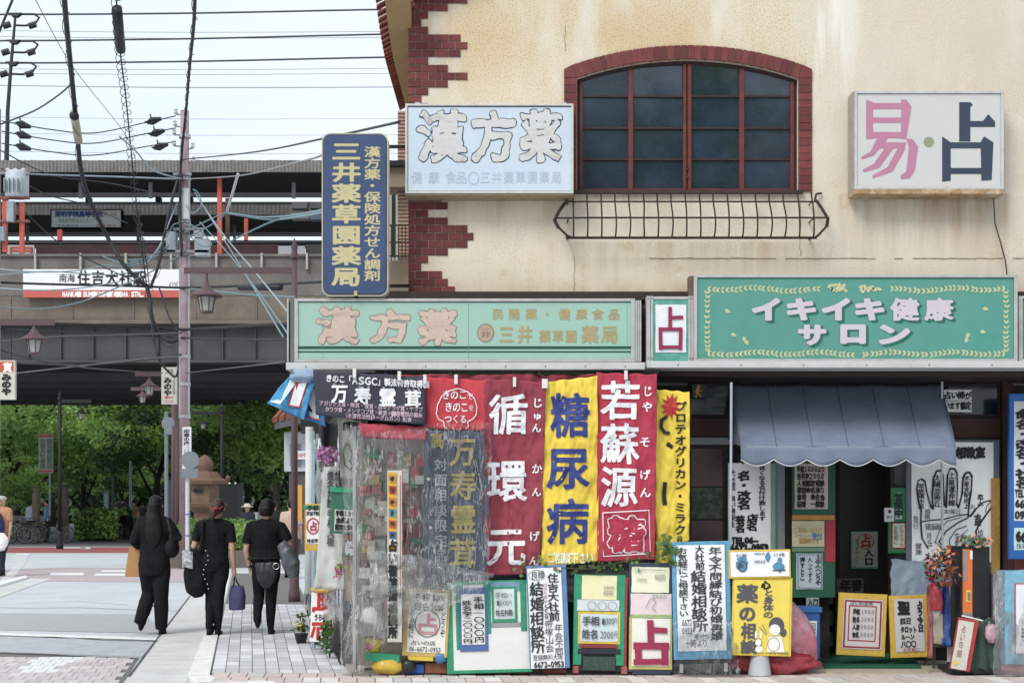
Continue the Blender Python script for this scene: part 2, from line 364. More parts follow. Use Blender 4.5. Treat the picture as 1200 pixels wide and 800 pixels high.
def fat(ch, r, N):
    """glyph thickened by r em, one clean layer of faces"""
    r = round(r, 3); k = (ch, r, N)
    if k in FAT: return FAT[k]
    D, x0, y0, st = sdf(ch, N); V = D - r - 1e-6; vs = []; fs = []; idx = {}
    def vert(x, y):
        kk = (round(x, 4), round(y, 4))
        if kk not in idx: idx[kk] = len(vs); vs.append((x0 + x * st, y0 + y * st))
        return idx[kk]
    I = V < 0; c4 = I[:-1, :-1].astype(int) + I[:-1, 1:] + I[1:, :-1] + I[1:, 1:]
    for j in range(N):
        i = 0; row = c4[j]
        while i < N:
            n_ = row[i]
            if n_ == 0: i += 1; continue
            if n_ == 4:
                e = i
                while e < N and row[e] == 4 and e - i < 6: e += 1
                fs.append([vert(i, j), vert(e, j), vert(e, j + 1), vert(i, j + 1)]); i = e; continue
            cs = ((i, j), (i + 1, j), (i + 1, j + 1), (i, j + 1)); pl = []
            for q in range(4):
                a_ = cs[q]; b_ = cs[(q + 1) % 4]; va = V[a_[1], a_[0]]; vb = V[b_[1], b_[0]]
                if va < 0: pl.append(vert(*a_))
                if (va < 0) != (vb < 0): t = va / (va - vb); pl.append(vert(a_[0] + (b_[0] - a_[0]) * t, a_[1] + (b_[1] - a_[1]) * t))
            pl2 = [pl[q] for q in range(len(pl)) if pl[q] != pl[q - 1]]
            if len(pl2) > 2: fs.append(pl2)
            i += 1
    FAT[k] = (vs, fs); return FAT[k]

class Text:
    """print laid on a surface: surf(px, py, lift) gives the point for a photo position"""
    def __init__(s, surf, seed=0): s.g = G(); s.surf = surf; s.r = random.Random(seed); s.k = 0
    def put(s, ch, x0, y0, x1, y1, bold=0., jit=0., tight=False, rot90=False, lift=0., slant=0.):
        if ch in ' 　': return
        vs, fs = glyph(ch)
        if not vs: return
        if rot90: vs = [(ECX + (v[1] - ECY), ECY - (v[0] - ECX)) for v in vs]
        latin = ord(ch) < 0x2000
        ovs = vs
        if bold:
            hpx = (abs(y1 - y0) * (1 if not tight else 1.1) + abs(x1 - x0)) / 2
            vs, fs = fat(ch, bold / max(6., hpx), int(min(110, max(46, hpx * 1.7))))
            if rot90: vs = [(ECX + (v[1] - ECY), ECY - (v[0] - ECX)) for v in vs]
        if tight or latin:
            a0, a1 = min(v[0] for v in ovs), max(v[0] for v in ovs); b0, b1 = min(v[1] for v in ovs), max(v[1] for v in ovs)
            if latin and not tight:
                b0, b1 = (-.0, .74) if b0 > -.08 else (b0, .74)
                pad = .12; w_ = (a1 - a0); a0 -= w_ * pad; a1 += w_ * pad
        else: a0, a1, b0, b1 = ECX - EW / 2, ECX + EW / 2, ECY - EW / 2, ECY + EW / 2
        sx = (x1 - x0) / max(1e-6, a1 - a0); sy = (y1 - y0) / max(1e-6, b1 - b0)
        hh = abs(y1 - y0); ox = s.r.uniform(0, 50); oy = s.r.uniform(0, 50)
        q = []
        jx = s.r.uniform(-1, 1) * jit * .5 * hh; jy = s.r.uniform(-1, 1) * jit * .5 * hh; ja = s.r.uniform(-1, 1) * jit * 1.2 + slant
        cx = (x0 + x1) / 2; cy = (y0 + y1) / 2
        for v in vs:
            X = x0 + (v[0] - a0) * sx; Y = y1 - (v[1] - b0) * sy
            if jit:
                nz = noise.noise(Vector((X / hh * 2.6 + ox, Y / hh * 2.6 + oy, 0))); nw = noise.noise(Vector((X / hh * 2.6 + ox, Y / hh * 2.6 + oy, 9)))
                X += nz * jit * hh; Y += nw * jit * hh + (X - cx) * ja; X += jx; Y += jy
            q.append((X, Y))
        s.k += 1
        s.g.add([s.surf(X, Y, .004 + lift + (s.k % 3) * .0004) for X, Y in q], fs)
    def line(s, txt, x0, y0, x1, y1, vert=False, gap=.0, **kw):
        n = len(txt)
        for i, ch in enumerate(txt):
            if vert:
                c = (y1 - y0) / n; a, b = y0 + i * c + gap / 2, y0 + (i + 1) * c - gap / 2
                s.put(ch, x0, a, x1, b, rot90=ch in 'ー-〜()「」（）', **kw)
            else:
                c = (x1 - x0) / n; a, b = x0 + i * c + gap / 2, x0 + (i + 1) * c - gap / 2
                s.put(ch, a, y0, b, y1, **kw)
        return s
    def stroke(s, pts, wd, lift=0., closed=False, wiggle=0.):
        if closed: pts = list(pts) + [pts[0], pts[1]]
        for i in range(len(pts) - 1):
            a = pts[i]; b = pts[i + 1]; dx, dy = b[0] - a[0], b[1] - a[1]; l = math.hypot(dx, dy) or 1e-6
            w_ = wd / 2 * (1 + (s.r.uniform(-wiggle, wiggle) if wiggle else 0)); nx, ny = -dy / l * w_, dx / l * w_; ex, ey = dx / l * w_ * .6, dy / l * w_ * .6
            s.k += 1; lf = .004 + lift + (s.k % 9) * .0003
            s.g.add([s.surf(a[0] + nx - ex, a[1] + ny - ey, lf), s.surf(b[0] + nx + ex, b[1] + ny + ey, lf), s.surf(b[0] - nx + ex, b[1] - ny + ey, lf), s.surf(a[0] - nx - ex, a[1] - ny - ey, lf)], [(0, 1, 2, 3)])
        return s
    def circle(s, cx, cy, rx, ry, wd, n=28, **kw):
        return s.stroke([(cx + rx * math.cos(2 * math.pi * i / n), cy + ry * math.sin(2 * math.pi * i / n)) for i in range(n)], wd, closed=True, **kw)
    def disc(s, cx, cy, rx, ry, n=20, lift=0., wob=0.):
        pts = [(cx + rx * (1 + s.r.uniform(-wob, wob)) * math.cos(2 * math.pi * i / n), cy + ry * (1 + s.r.uniform(-wob, wob)) * math.sin(2 * math.pi * i / n)) for i in range(n)]
        s.k += 1; s.g.add([s.surf(x, y, .004 + lift + (s.k % 9) * .0003) for x, y in pts], [list(range(n))]); return s
    def poly(s, pts, lift=0.):
        s.g.add([s.surf(x, y, .004 + lift) for x, y in pts], [list(range(len(pts)))]); return s
    def done(s, mat, parent, world=True, name='lettering', label=None, kind=None):
        if not s.g.v: return None
        return s.g.build(name, mat, parent, world=world, fix=False, label=label, kind=kind)

class Board:
    """a flat sign, panel or sheet facing the street, given by its photo rectangle at distance Y; local axes x right, y away, z up"""
    def __init__(s, name, label, cat, x0, y0, x1, y1, Y, th=.02, roll=0, lean=0, group=None, yaw=0):
        s.k = Y / F; s.cx = (x0 + x1) / 2; s.by = y1; s.Y = Y; s.th = th; s.r = (x0, y0, x1, y1); s.top = 0.
        s.o = thing(name, label, cat, P(s.cx, y1, Y), group, (math.radians(-lean), math.radians(roll), math.radians(yaw)))
        s.lift = 0.
    def surf(s, px, py, lift=0.): return Vector(((px - s.cx) * s.k, -lift, (s.by - py) * s.k))
    def solid(s, name, mat, x0, y0, x1, y1, f=0., b=None, bev=.004, kind=None, label=None):
        """box part; f = how far its face stands forward of the board plane, b = its back"""
        if any(k in name for k in ('panel', 'strip', 'poster', 'edge', 'band')) and 'side' not in name: s.top = max(s.top, f)
        a = s.surf(x0, y1); c = s.surf(x1, y0)
        return G().bbox(a.x, c.x, -f, s.th if b is None else b, a.z, c.z, min(bev, abs(c.x - a.x) / 3, abs(c.z - a.z) / 3)).build(name, mat, s.o, world=False, kind=kind, label=label)
    def panel(s, mat, x0=None, y0=None, x1=None, y1=None, name='panel'):
        r = s.r if x0 is None else (x0, y0, x1, y1)
        return s.solid(name, mat, *r)
    def sheet(s, name, mat, x0, y0, x1, y1, f=.004, wav=.002, label=None):
        """paper sheet stuck on, slightly uneven, 1 mm thick"""
        sd = rnd.uniform(0, 99); s.top = max(s.top, f + wav * .55 + .0015)
        def fn(u, v):
            px = x0 + u * (x1 - x0); py = y1 + v * (y0 - y1)
            return s.surf(px + noise.noise(Vector((u * 2, v * 3, sd))) * .5, py + noise.noise(Vector((u * 3, v * 2, sd + 5))) * .5, f + wav * abs(noise.noise(Vector((u * 3, v * 3, sd)))))
        return G().grid(fn, 6, 8).build(name, mat, s.o, world=False, smooth=True, label=label)
    def frame(s, mat, wpx, name='frame', f=.01, r=None, wy=None):
        x0, y0, x1, y1 = r or s.r; wy = wy or wpx
        g = G(); a = s.surf
        def bx(q0, r0, q1, r1):
            A = a(q0, r1); B = a(q1, r0); g.bbox(A.x, B.x, -f, s.th + .001, A.z, B.z, .003)
        bx(x0 - .01, y0, x1 + .01, y0 + wy); bx(x0 - .01, y1 - wy, x1 + .01, y1); bx(x0, y0 + wy, x0 + wpx, y1 - wy); bx(x1 - wpx, y0 + wy, x1, y1 - wy)
        return g.build(name, mat, s.o, world=False)
    def text(s, seed=0):
        tp = s.top
        return Text(lambda x, y, l=0.: s.surf(x, y, l * .7 + tp), seed)
# ================================================================== GROUND
VP = (303.0, 590.0)
asphalt = paint(204, 207, 212, rough=.9, var=.10, scale=1.2, bump=.4, bscale=90, tint=(176, 179, 184), tamt=.5, tscale=.9, name="worn_asphalt")
asphalt_dk = paint(190, 194, 199, rough=.9, var=.14, scale=5, bump=.5, bscale=120, tint=(140, 143, 150), tamt=.5, tscale=3, name="patched_asphalt")
concrete = paint(216, 216, 213, rough=.9, var=.07, scale=2.0, bump=.3, bscale=70, tint=(160, 160, 156), tamt=.6, tscale=2.5, name="pale_concrete")
kerbst = paint(230, 230, 226, rough=.85, var=.06, scale=4, bump=.3, bscale=60, tint=(150, 150, 146), tamt=.4, tscale=5, name="kerb_concrete")
whitepaint = paint(238, 239, 238, rough=.7, var=.08, scale=6, bump=.3, bscale=80, tint=(170, 170, 170), tamt=.8, tscale=9, name="road_paint")
redpaint = paint(172, 98, 98, rough=.85, var=.12, scale=2, bump=.3, bscale=60, tint=(120, 70, 72), tamt=.5, tscale=1.5, name="red_road_coating")
jointm = paint(120, 117, 116, rough=.95, var=.3, scale=20, name="dark_joint")
def sheet(name, pts, z, mat, label=None):
    g = G(); g.v = [Vector((p[0], p[1], z)) for p in pts]; g.f = [list(range(len(pts)))]; g.mi = [0]
    return g.build(name, mat, None, kind='structure', label=label)
g = G().slab([(-400, -60), (400, -60), (400, 900), (-400, 900)], -.3, 0); g.build('ground', asphalt, None, kind='structure', label='pale worn asphalt ground of the shopping street')
def gp(*l, z=0.): return [GP(x, y, z) for x, y in l]
sheet('concrete_gutter', gp((120, 833), (151, 792), (224, 696), (262, 645), (274, 645), (238, 750), (220, 793), (219, 800), (230, 812), (1100, 812), (1100, 833)), .004, concrete, 'pale concrete gutter strip along the street edge')
# kerb stones: a row of blocks along the pavement edge
kerb = thing('kerb', 'white concrete kerb along the pavement edge', None, (0, 0, 0), kind='structure')
for ya, yb in ((792, 770), (769.6, 750), (749.6, 733), (732.6, 718), (717.6, 705), (704.7, 694), (693.8, 684), (683.8, 674), (673.8, 665)):
    def lx(y): return 303 - (303 - 220) * (y - 590) / 203.
    def rx(y): return 288 - (288 - 246) * (y - 590) / 202.
    a = [GP(lx(ya), ya), GP(rx(ya) - .5, ya), GP(rx(yb) - .5, yb), GP(lx(yb), yb)]
    G().slab(a, 0, .018).build('kerb_stone', kerbst, kerb)
gg = G(); pts = [GP(220, 792.5), GP(246, 792.5), GP(262, 798), GP(320, 799.6), GP(330, 806), GP(262, 806), GP(236, 803), GP(224, 798)]
gg.slab([(p.x, p.y) for p in pts], 0, .016).build('kerb_stone', kerbst, kerb, label='rounded corner kerb stone')
# pavement: grey setts, each one a block
pav = thing('pavement', 'grey block pavement beside the shop corner', None, (0, 0, 0), kind='structure')
sheet_pts = gp((246, 792), (405, 790), (352, 690), (335, 650), (277, 650))
gs = G(); gs.v = [Vector((p.x, p.y, .006)) for p in sheet_pts]; gs.f = [[0, 1, 2, 3, 4]]; gs.mi = [0]; gs.build('joint_bed', jointm, pav)
tones = [paint(210 + d, 211 + d, 215 + d, rough=.9, var=.07, scale=3, bump=.35, bscale=60, tint=(176, 176, 180), tamt=.4, tscale=2) for d in (-13, -5, 1, 7)]
A0 = GP(246.5, 790.5); dirv = Vector((-0.1747 * .62, 1.0, 0)); nrow = 28; rowl = .32
def setts_x(Y): return (PX(288 - 42 * (F * CH / Y) / 202., Y) + .012, PX(0, Y) if False else -1.50 - .175 * (Y - 13.1) + .02)
me_cache = {}
for r_ in range(nrow):
    Ya = 13.12 + r_ * rowl; Yb = Ya + rowl - (.03 if r_ % 2 else .04)
    xa0, xa1 = setts_x(Ya); xb0, xb1 = setts_x(Yb); n_ = 10
    for c_ in range(n_):
        u0, u1 = c_ / n_, (c_ + 1) / n_
        half = .3 if c_ % 2 else 0.
        g = G(); e = .004
        q = lambda u, Y, x0, x1, s_: (x0 + (x1 - x0) * u + s_ * e, Y)
        Y1, Y2 = Ya + half * .0, Yb
        g.slab([q(u0, Y1, xa0, xa1, 1), q(u1, Y1, xa0, xa1, -1), q(u1, Y2, xb0, xb1, -1), q(u0, Y2, xb0, xb1, 1)], .004, .014 + rnd.uniform(-.002, .002))
        g.build('sett', tones[rnd.randrange(4)], pav)
gp2 = gp((277, 672), (352, 672), (338, 640), (276, 640)); sheet('paved_surface', [(p.x, p.y) for p in gp2], .009, tones[1])
# rows of pinkish pavers in front of the shop
row = thing('paver_strip', 'strip of pinkish clay pavers along the shop front', None, (0, 0, 0), kind='structure')
gs = G(); gs.v = [Vector((-2.75, 12.0, .008)), Vector((8, 12.0, .008)), Vector((8, 13.12, .008)), Vector((-2.62, 13.12, .008))]; gs.f = [[0, 1, 2, 3]]; gs.mi = [0]; gs.build('joint_bed', jointm, row)
ptn = [paint(214 + d, 198 + d + e_, 192 + d + e_, rough=.9, var=.10, scale=3, bump=.35, bscale=70, tint=(160, 142, 136), tamt=.4, tscale=4) for d, e_ in ((0, 0), (-8, 2), (8, 8), (4, -4), (-2, 10))]
for r_ in range(3):
    Ya = 12.06 + r_ * .355; Yb = Ya + .345
    for c_ in range(58):
        xa = -2.66 + c_ * .157 + (r_ % 2) * .078; sk = -.106 * .35
        if xa > 6.2: break
        G().slab([(xa + .005, Ya), (xa + .152, Ya), (xa + .152 + sk, Yb), (xa + .005 + sk, Yb)], .005, .016 + rnd.uniform(-.002, .002)).build('paver', ptn[rnd.randrange(5)], row)
# step-like apron under the shop front
apron = paint(176, 170, 158, rough=.9, var=.12, scale=5, bump=.4, bscale=60, tint=(120, 112, 100), tamt=.6, tscale=4)
pa = [(-1.47, 13.16), (8, 13.16), (8, 15.0), (-3.4, 24.0), (-3.42, 24.0)]
G().slab(pa, 0, .03).build('apron', apron, None, kind='structure', label='low concrete apron under the shop front')
# pink block bands, white stripes and lines on the street
pinkb = [paint(208, 198, 198, rough=.9, var=.08, scale=3, bump=.3, bscale=60), paint(200, 190, 191, rough=.9, var=.08, scale=3, bump=.3, bscale=60), paint(216, 209, 208, rough=.9, var=.08, scale=3, bump=.3, bscale=60)]
band = thing('paved_band', 'pink clay block band across the street in front', None, (0, 0, 0), kind='structure')
sheet0 = gp((-120, 764), (0, 765), (163, 771), (149, 793), (118, 834), (-300, 834)); gs = G(); gs.v = [Vector((p.x, p.y, .004)) for p in sheet0]; gs.f = [list(range(6))]; gs.mi = [0]; gs.build('joint_bed', jointm, band)
whiteb = paint(222, 223, 222, rough=.8, var=.05, scale=6, bump=.3, bscale=70)
for j, (ya, yb) in enumerate(((12.35, 12.62), (12.63, 12.9), (12.91, 13.18), (13.19, 13.46), (13.47, 13.74), (13.75, 14.02), (14.03, 14.3), (14.31, 14.52))):
    xr = PX(163 - (F * CH / ((ya + yb) / 2) - 181) * .66, (ya + yb) / 2) - .01
    for i in range(17):
        x1 = xr - i * .115 - (.05 if j % 2 else 0); x0 = x1 - .109
        if x0 < -5.2: break
        pxm = 600 + F * (x0 + x1) / 2 / ((ya + yb) / 2); pym = 590 + F * CH / ((ya + yb) / 2)
        sx = 60 + (771 - pym) * 1.75
        m = whiteb if 0 <= pxm - (sx - 12) <= 52 + (771 - pym) * .4 and pym < 789 else pinkb[rnd.randrange(3)]
        sk = -.175 * .27
        G().slab([(x0, ya), (x1, ya), (x1 + sk, yb - .008), (x0 + sk, yb - .008)], .002, .010 + rnd.uniform(-.0015, .0015)).build('paver', m, band)
sheet('patched_strip', [(p.x, p.y) for p in gp((-60, 746), (0, 746), (182, 751), (166, 770), (0, 764), (-60, 763))], .005, asphalt_dk, 'darker asphalt strip in front of the pink blocks')
sheet('road_line', [(p.x, p.y) for p in gp((-60, 741.5), (0, 742), (188, 747.5), (185, 750.5), (0, 744.5), (-60, 744))], .008, whitepaint, 'white painted line across the street')
def crack(name, pts, wd, label=None):
    g = G(); q = [GP(x, y, .010) for x, y in pts]
    for a, b in zip(q, q[1:]):
        d = (b - a).normalized(); nn = Vector((-d.y, d.x, 0)) * wd / 2; g.add([a + nn, b + nn, b - nn, a - nn], [(0, 1, 2, 3)])
    return g.build(name, paint(84, 84, 86, rough=.95, var=.3, scale=30), None, kind='structure', label=label)
crack('road_joint', [(-40, 764.5), (0, 764.5), (60, 766.5), (110, 769), (163, 771)], .045, 'open joint between asphalt and pink blocks')
crack('road_joint', [(-40, 744.5), (0, 745), (60, 745.5), (120, 749), (185, 750.8)], .04, 'joint beside the white painted line')
crack('road_joint', [(0, 711), (40, 712), (90, 711), (140, 713), (212, 715)], .035, 'thin joint across the middle of the street')
crack('road_joint', [(151, 792), (187, 744), (224, 696)], .02, 'joint along the concrete gutter')
crack('road_joint', [(20, 706), (90, 704), (150, 708)], .02, 'short crack across the street asphalt')
crack('road_joint', [(246, 792), (300, 791.5), (405, 790.5)], .02, 'joint between the setts and the clay pavers')
sheet('concrete_patch', [(p.x, p.y) for p in gp((0, 718), (170, 720), (195, 742), (0, 738))], .004, paint(176, 178, 180, rough=.9, var=.05, scale=3, bump=.3, bscale=60), 'smoother pale patch on the street')
sheet('far_paved_band', [(p.x, p.y) for p in gp((-60, 670), (0, 667), (60, 665), (242, 665), (232, 682), (60, 681), (0, 684), (-60, 688))], .004, paint(190, 176, 176, rough=.9, var=.16, scale=9, bump=.4, bscale=12), 'distant band of pink blocks across the street')
for q in (((60, 671), (98, 671), (98, 674), (58, 674)), ((112, 672), (160, 672), (160, 674.5), (110, 674.5)), ((120, 668), (150, 668), (148, 670), (118, 670))):
    sheet('road_mark', [(p.x, p.y) for p in gp(*q)], .008, whitepaint, 'white mark on the distant pink band')
sheet('red_crossing', [(p.x, p.y) for p in gp((-200, 641), (345, 641), (345, 647.5), (-200, 647.5))], .004, redpaint, 'red coated lane under the railway bridge')
for q in (((65, 641.2), (100, 641.2), (100, 642.3), (65, 642.3)), ((94, 641.0), (106, 641.0), (106, 643), (94, 643)), ((20, 648.5), (35, 648.5), (35, 650), (18, 650))):
    sheet('road_mark', [(p.x, p.y) for p in gp(*q)], .008, whitepaint, 'short white mark by the red lane')
pgl = gp((-80, 690), (0, 686), (33, 677.5), (60, 678), (0, 700), (-80, 727))
sheet('left_gutter', [(p.x, p.y) for p in pgl], .006, concrete, 'pale gutter wedge at the left street edge')
lk_ = thing('left_kerb', 'low kerb of the left pavement', None, (0, 0, 0), kind='structure')
G().slab([(p.x, p.y) for p in gp((-60, 693), (0, 688), (33, 678), (30, 676.5), (0, 684), (-60, 690))], 0, .05).build('kerb_stone', kerbst, lk_)
sheet('left_pavement', [(p.x, p.y) for p in gp((-80, 683), (0, 680), (20, 660), (12, 650), (34, 650), (28, 662), (10, 683), (0, 687), (-80, 690))], .005, concrete, 'pale pavement at the left street edge')
dkroad = paint(120, 121, 124, rough=.9, var=.1, scale=1.2, bump=.3, bscale=40, tint=(96, 98, 102), tamt=.5, tscale=.4, name="park_paving")
sheet('far_road', [(-60, 52.4), (30, 52.4), (30, 120), (-60, 120)], .005, dkroad, 'road and shrine forecourt beyond the bridge')

# ================================================================== THE SHOP BUILDING
UW = 13.5; GW = 14.0
cream = wall_mat()
brickm = [paint(118 + d, 54 + d * .6, 52 + d * .5, rough=.8, var=.16, scale=14, bump=.35, bscale=90, tint=(92, 44, 44), tamt=.5, tscale=8) for d in (-10, 0, 6, 12)]
mortar = paint(176, 160, 150, rough=.95, var=.15, scale=20)
brown = paint(54, 38, 34, rough=.7, var=.3, scale=6, bump=.2, bscale=50, tint=(34, 26, 24), tamt=.6, tscale=2)
brown2 = paint(78, 48, 38, rough=.65, var=.25, scale=7, bump=.2, bscale=40)
bld = thing('shop_building', 'cream plastered two-storey corner shop with red brick quoins and arched window', 'building', (2.8, 14, 0))
def UX(px): return PX(px, UW)
def UZ(py): return PZ(py, UW)
T = .22
# arch geometry in photo pixels
AR, ACX, ACY = 392.0, 805.5, 70 + 392.0
def arc(px): return ACY - math.sqrt(AR * AR - (px - ACX) ** 2)
g = G(); X = UX; Z = UZ
g.prism([(X(480), 2.72), (X(676), 2.72), (X(676), Z(arc(676))), (X(480), Z(arc(676)))], UW, UW + T)
g.prism([(X(935), 2.72), (6.55, 2.72), (6.55, Z(arc(935))), (X(935), Z(arc(935)))], UW, UW + T)
g.prism([(X(676), 2.72), (X(935), 2.72), (X(935), Z(224)), (X(676), Z(224))], UW, UW + T)
top = [(X(480), Z(arc(676)))] + [(X(p), Z(arc(p))) for p in [676 + i * 259 / 24 for i in range(25)]] + [(6.55, Z(arc(935)))]
pk = [(6.55, 6.15), (2.8, 8.1), (X(480), 6.15)]
# split the top in strips so that each polygon is convex
xs = [X(480)] + [X(676 + i * 259 / 24) for i in range(25)] + [6.55]
def roofz(x): return 6.15 + (x - X(480)) / (2.8 - X(480)) * 1.95 if x < 2.8 else 8.1 - (x - 2.8) / 3.75 * 1.95
def lowz(x): 
    p = 600 + x * F / UW
    return Z(arc(min(935, max(676, p))))
for a, b in zip(xs, xs[1:]):
    if a < 2.8 < b: g.prism([(a, lowz(a)), (2.8, lowz(2.8)), (2.8, 8.1), (a, roofz(a))], UW, UW + T); a = 2.8
    g.prism([(a, lowz(a)), (b, lowz(b)), (b, roofz(b)), (a, roofz(a))], UW, UW + T)
bm_ = g.build('plaster_wall', cream, bld)
G().box(X(480), X(480) + T, UW + T, 16.2, 2.75, 6.1).build('side_wall', cream, bld)
G().box(6.33, 6.55, UW + T, 16.2, 2.75, 6.1).build('side_wall', cream, bld)
G().box(X(480) + .02, 6.5, 16.2, 16.4, 2.75, 6.1).build('rear_wall', cream, bld)
G().box(X(480) + T, 6.33, UW + T, 16.2, 2.9, 3.0).build('upper_floor', brown, bld)
# joints and hairlines of the render coat
hl = paint(168, 146, 122, rough=.9, var=.4, scale=30)
for z_, xa, xb in ((Z(303), 760, 1400),):
    g = G(); n_ = 60
    for i in range(n_):
        if rnd.random() < .12: continue
        a = X(xa + (xb - xa) * i / n_); b = X(xa + (xb - xa) * (i + .96) / n_); zz = z_ + rnd.uniform(-.003, .003)
        g.box(a, b, UW - .004, UW + .01, zz - .004, zz + .004 + rnd.uniform(0, .004))
    g.build('render_joint', hl, bld, kind='stuff')
for px_, ya, yb in ((662, 30, 60), (673, 300, 340), (938, 235, 300)):
    g = G(); zz = [Z(yb + (ya - yb) * i / 8) for i in range(9)]
    for a, b in zip(zz, zz[1:]): xo = X(px_) + rnd.uniform(-.006, .006); g.bar((xo, UW - .001, a), (xo + rnd.uniform(-.004, .004), UW - .001, b), .005)
    g.build('hairline_crack', hl, bld)
# quoin bricks
ext = {-4: 525, -3: 548, -2: 540, -1: 502, 0: 548, 1: 525, 2: 502, 3: 494, 4: 502, 5: 540, 6: 548, 7: 540, 8: 502, 9: 525, 10: 548, 11: 525, 12: 502, 13: 494, 14: 502, 15: 525, 16: 540,
       17: 548, 18: 540, 19: 525, 20: 502, 21: 494, 22: 502, 23: 525, 24: 532, 25: 518, 26: 518, 27: 525, 28: 502, 29: 525, 30: 548, 31: 555, 32: 548, 33: 525, 34: 502, 35: 494, 36: 518, 37: 525, 38: 533}
gm = G()
for k, ex in ext.items():
    y0 = -4.0 + 8.93 * k; y1 = y0 + 8.93
    gm.box(X(480) - .002, X(ex) - .002, UW - .004, UW + .01, Z(y1), Z(y0))
    x = 480.0; first = 6.6 if k % 2 == 0 else 14.4
    while x < ex - 1:
        wd = first if x == 480.0 else 15.5
        xe = min(x + wd, ex)
        if ex - xe < 3: xe = ex
        zo = rnd.uniform(-.003, .003)
        G().bbox(X(x + .45) if x > 480 else X(480) - .010, X(xe - .45), UW - .014 + zo, UW + .012, Z(y1 - .45), Z(y0 + .45), .003).build('brick', brickm[rnd.randrange(4)], bld)
        x = xe
gm.build('mortar_bed', mortar, bld, kind='stuff')
# arch and jamb bricks round the window
th0 = math.asin((ACX - 676) / AR); NA = 34
gm = G()
for i in range(NA):
    a0 = -th0 + 2 * th0 * i / NA; a1 = -th0 + 2 * th0 * (i + 1) / NA; e = .0011
    def pt(a, r): return (X(ACX + math.sin(a) * r), Z(ACY - math.cos(a) * r))
    ro = AR + 16
    q = [pt(a0 + e, AR), pt(a1 - e, AR), pt(a1 - e, ro), pt(a0 + e, ro)]
    G().prism(q, UW - .022 + rnd.uniform(-.003, .003), UW + .02).build('brick', brickm[rnd.randrange(4)], bld)
    gm.prism([pt(a0, AR + .3), pt(a1, AR + .3), pt(a1, ro - .3), pt(a0, ro - .3)], UW - .010, UW + .012)
for side in (-1, 1):
    xa, xb = (661, 675.6) if side < 0 else (935.4, 951)
    yt = arc(676); n_ = 15
    q = [(X(676 if side < 0 else 935), Z(yt)), (X(ACX + math.sin(side * th0) * (AR + 16)), Z(ACY - math.cos(th0) * (AR + 16))), (X(661 if side < 0 else 951), Z(arc(676) - 10)), (X(661 if side < 0 else 951), Z(yt))]
    G().prism(q, UW - .024, UW + .02).build('brick', brickm[2], bld, label='wedge brick at the springing of the arch')
    for i in range(n_):
        y0 = yt + (225 - yt) * i / n_; y1 = yt + (225 - yt) * (i + 1) / n_
        G().bbox(X(xa), X(xb), UW - .022 + rnd.uniform(-.003, .003), UW + .02, Z(y1 - .45), Z(y0 + .45), .003).build('brick', brickm[rnd.randrange(4)], bld)
    gm.box(X(xa + .3), X(xb - .3), UW - .010, UW + .012, Z(224.5), Z(yt))
gm.build('mortar_bed', mortar, bld, kind='stuff')
# the arched window: frame, mullions, panes
wf = paint(112, 46, 40, rough=.55, var=.25, scale=12, bump=.25, bscale=60, tint=(70, 34, 32), tamt=.6, tscale=9, name="old_red_window_paint")
wfd = paint(58, 34, 32, rough=.6, var=.3, scale=9)
paneg = [paint(26 + d, 40 + d, 60 + d, rough=.05 + .012 * d, var=.35, scale=2.2 + d * .3, bump=.05, bscale=5 + d, spec=1., tint=(64, 76, 104), tamt=.5, tscale=1.3 + d * .2) for d in (0, 3, 6, 8)]  # pale blue blotches in the pane colour stand in for blurred reflections
WY = UW + .06
g = G(); n_ = 24
pts = [(676 + 259 * i / n_) for i in range(n_ + 1)]
for a, b in zip(pts, pts[1:]): g.prism([(X(a), Z(arc(a) + 4)), (X(b), Z(arc(b) + 4)), (X(b), Z(arc(b) + .1)), (X(a), Z(arc(a) + .1))], WY - .01, WY + .06)
g.box(X(676.1), X(679.5), WY - .01, WY + .06, Z(224), Z(arc(676) + 4)); g.box(X(931.5), X(934.9), WY - .01, WY + .06, Z(224), Z(arc(676) + 4))
win = g.build('window', wfd, bld, label='arched window with four tall lights')
g = G().box(X(670), X(940), UW - .05, UW + .05, Z(227.5), Z(223.6)); g.build('sill', paint(70, 46, 42, rough=.7, var=.3, scale=8), win)
for a, b in ((679.5, 683), (736.5, 742.5), (801, 805), (806.5, 811), (867, 873), (927, 931.5)):
    yt = max(arc(a), arc(b)) + 3.8
    G().bbox(X(a), X(b), WY - .028, WY + .03, Z(223.6), Z(yt)).build('mullion', wf, win)
colx = [(683, 736.5), (742.5, 801), (811, 867), (873, 927)]
G().box(X(805), X(806.5), WY - .01, WY + .03, Z(223.6), Z(77)).build('meeting_stile', wfd, win)
ys = [None, 111.5, 149, 185.5, 222]
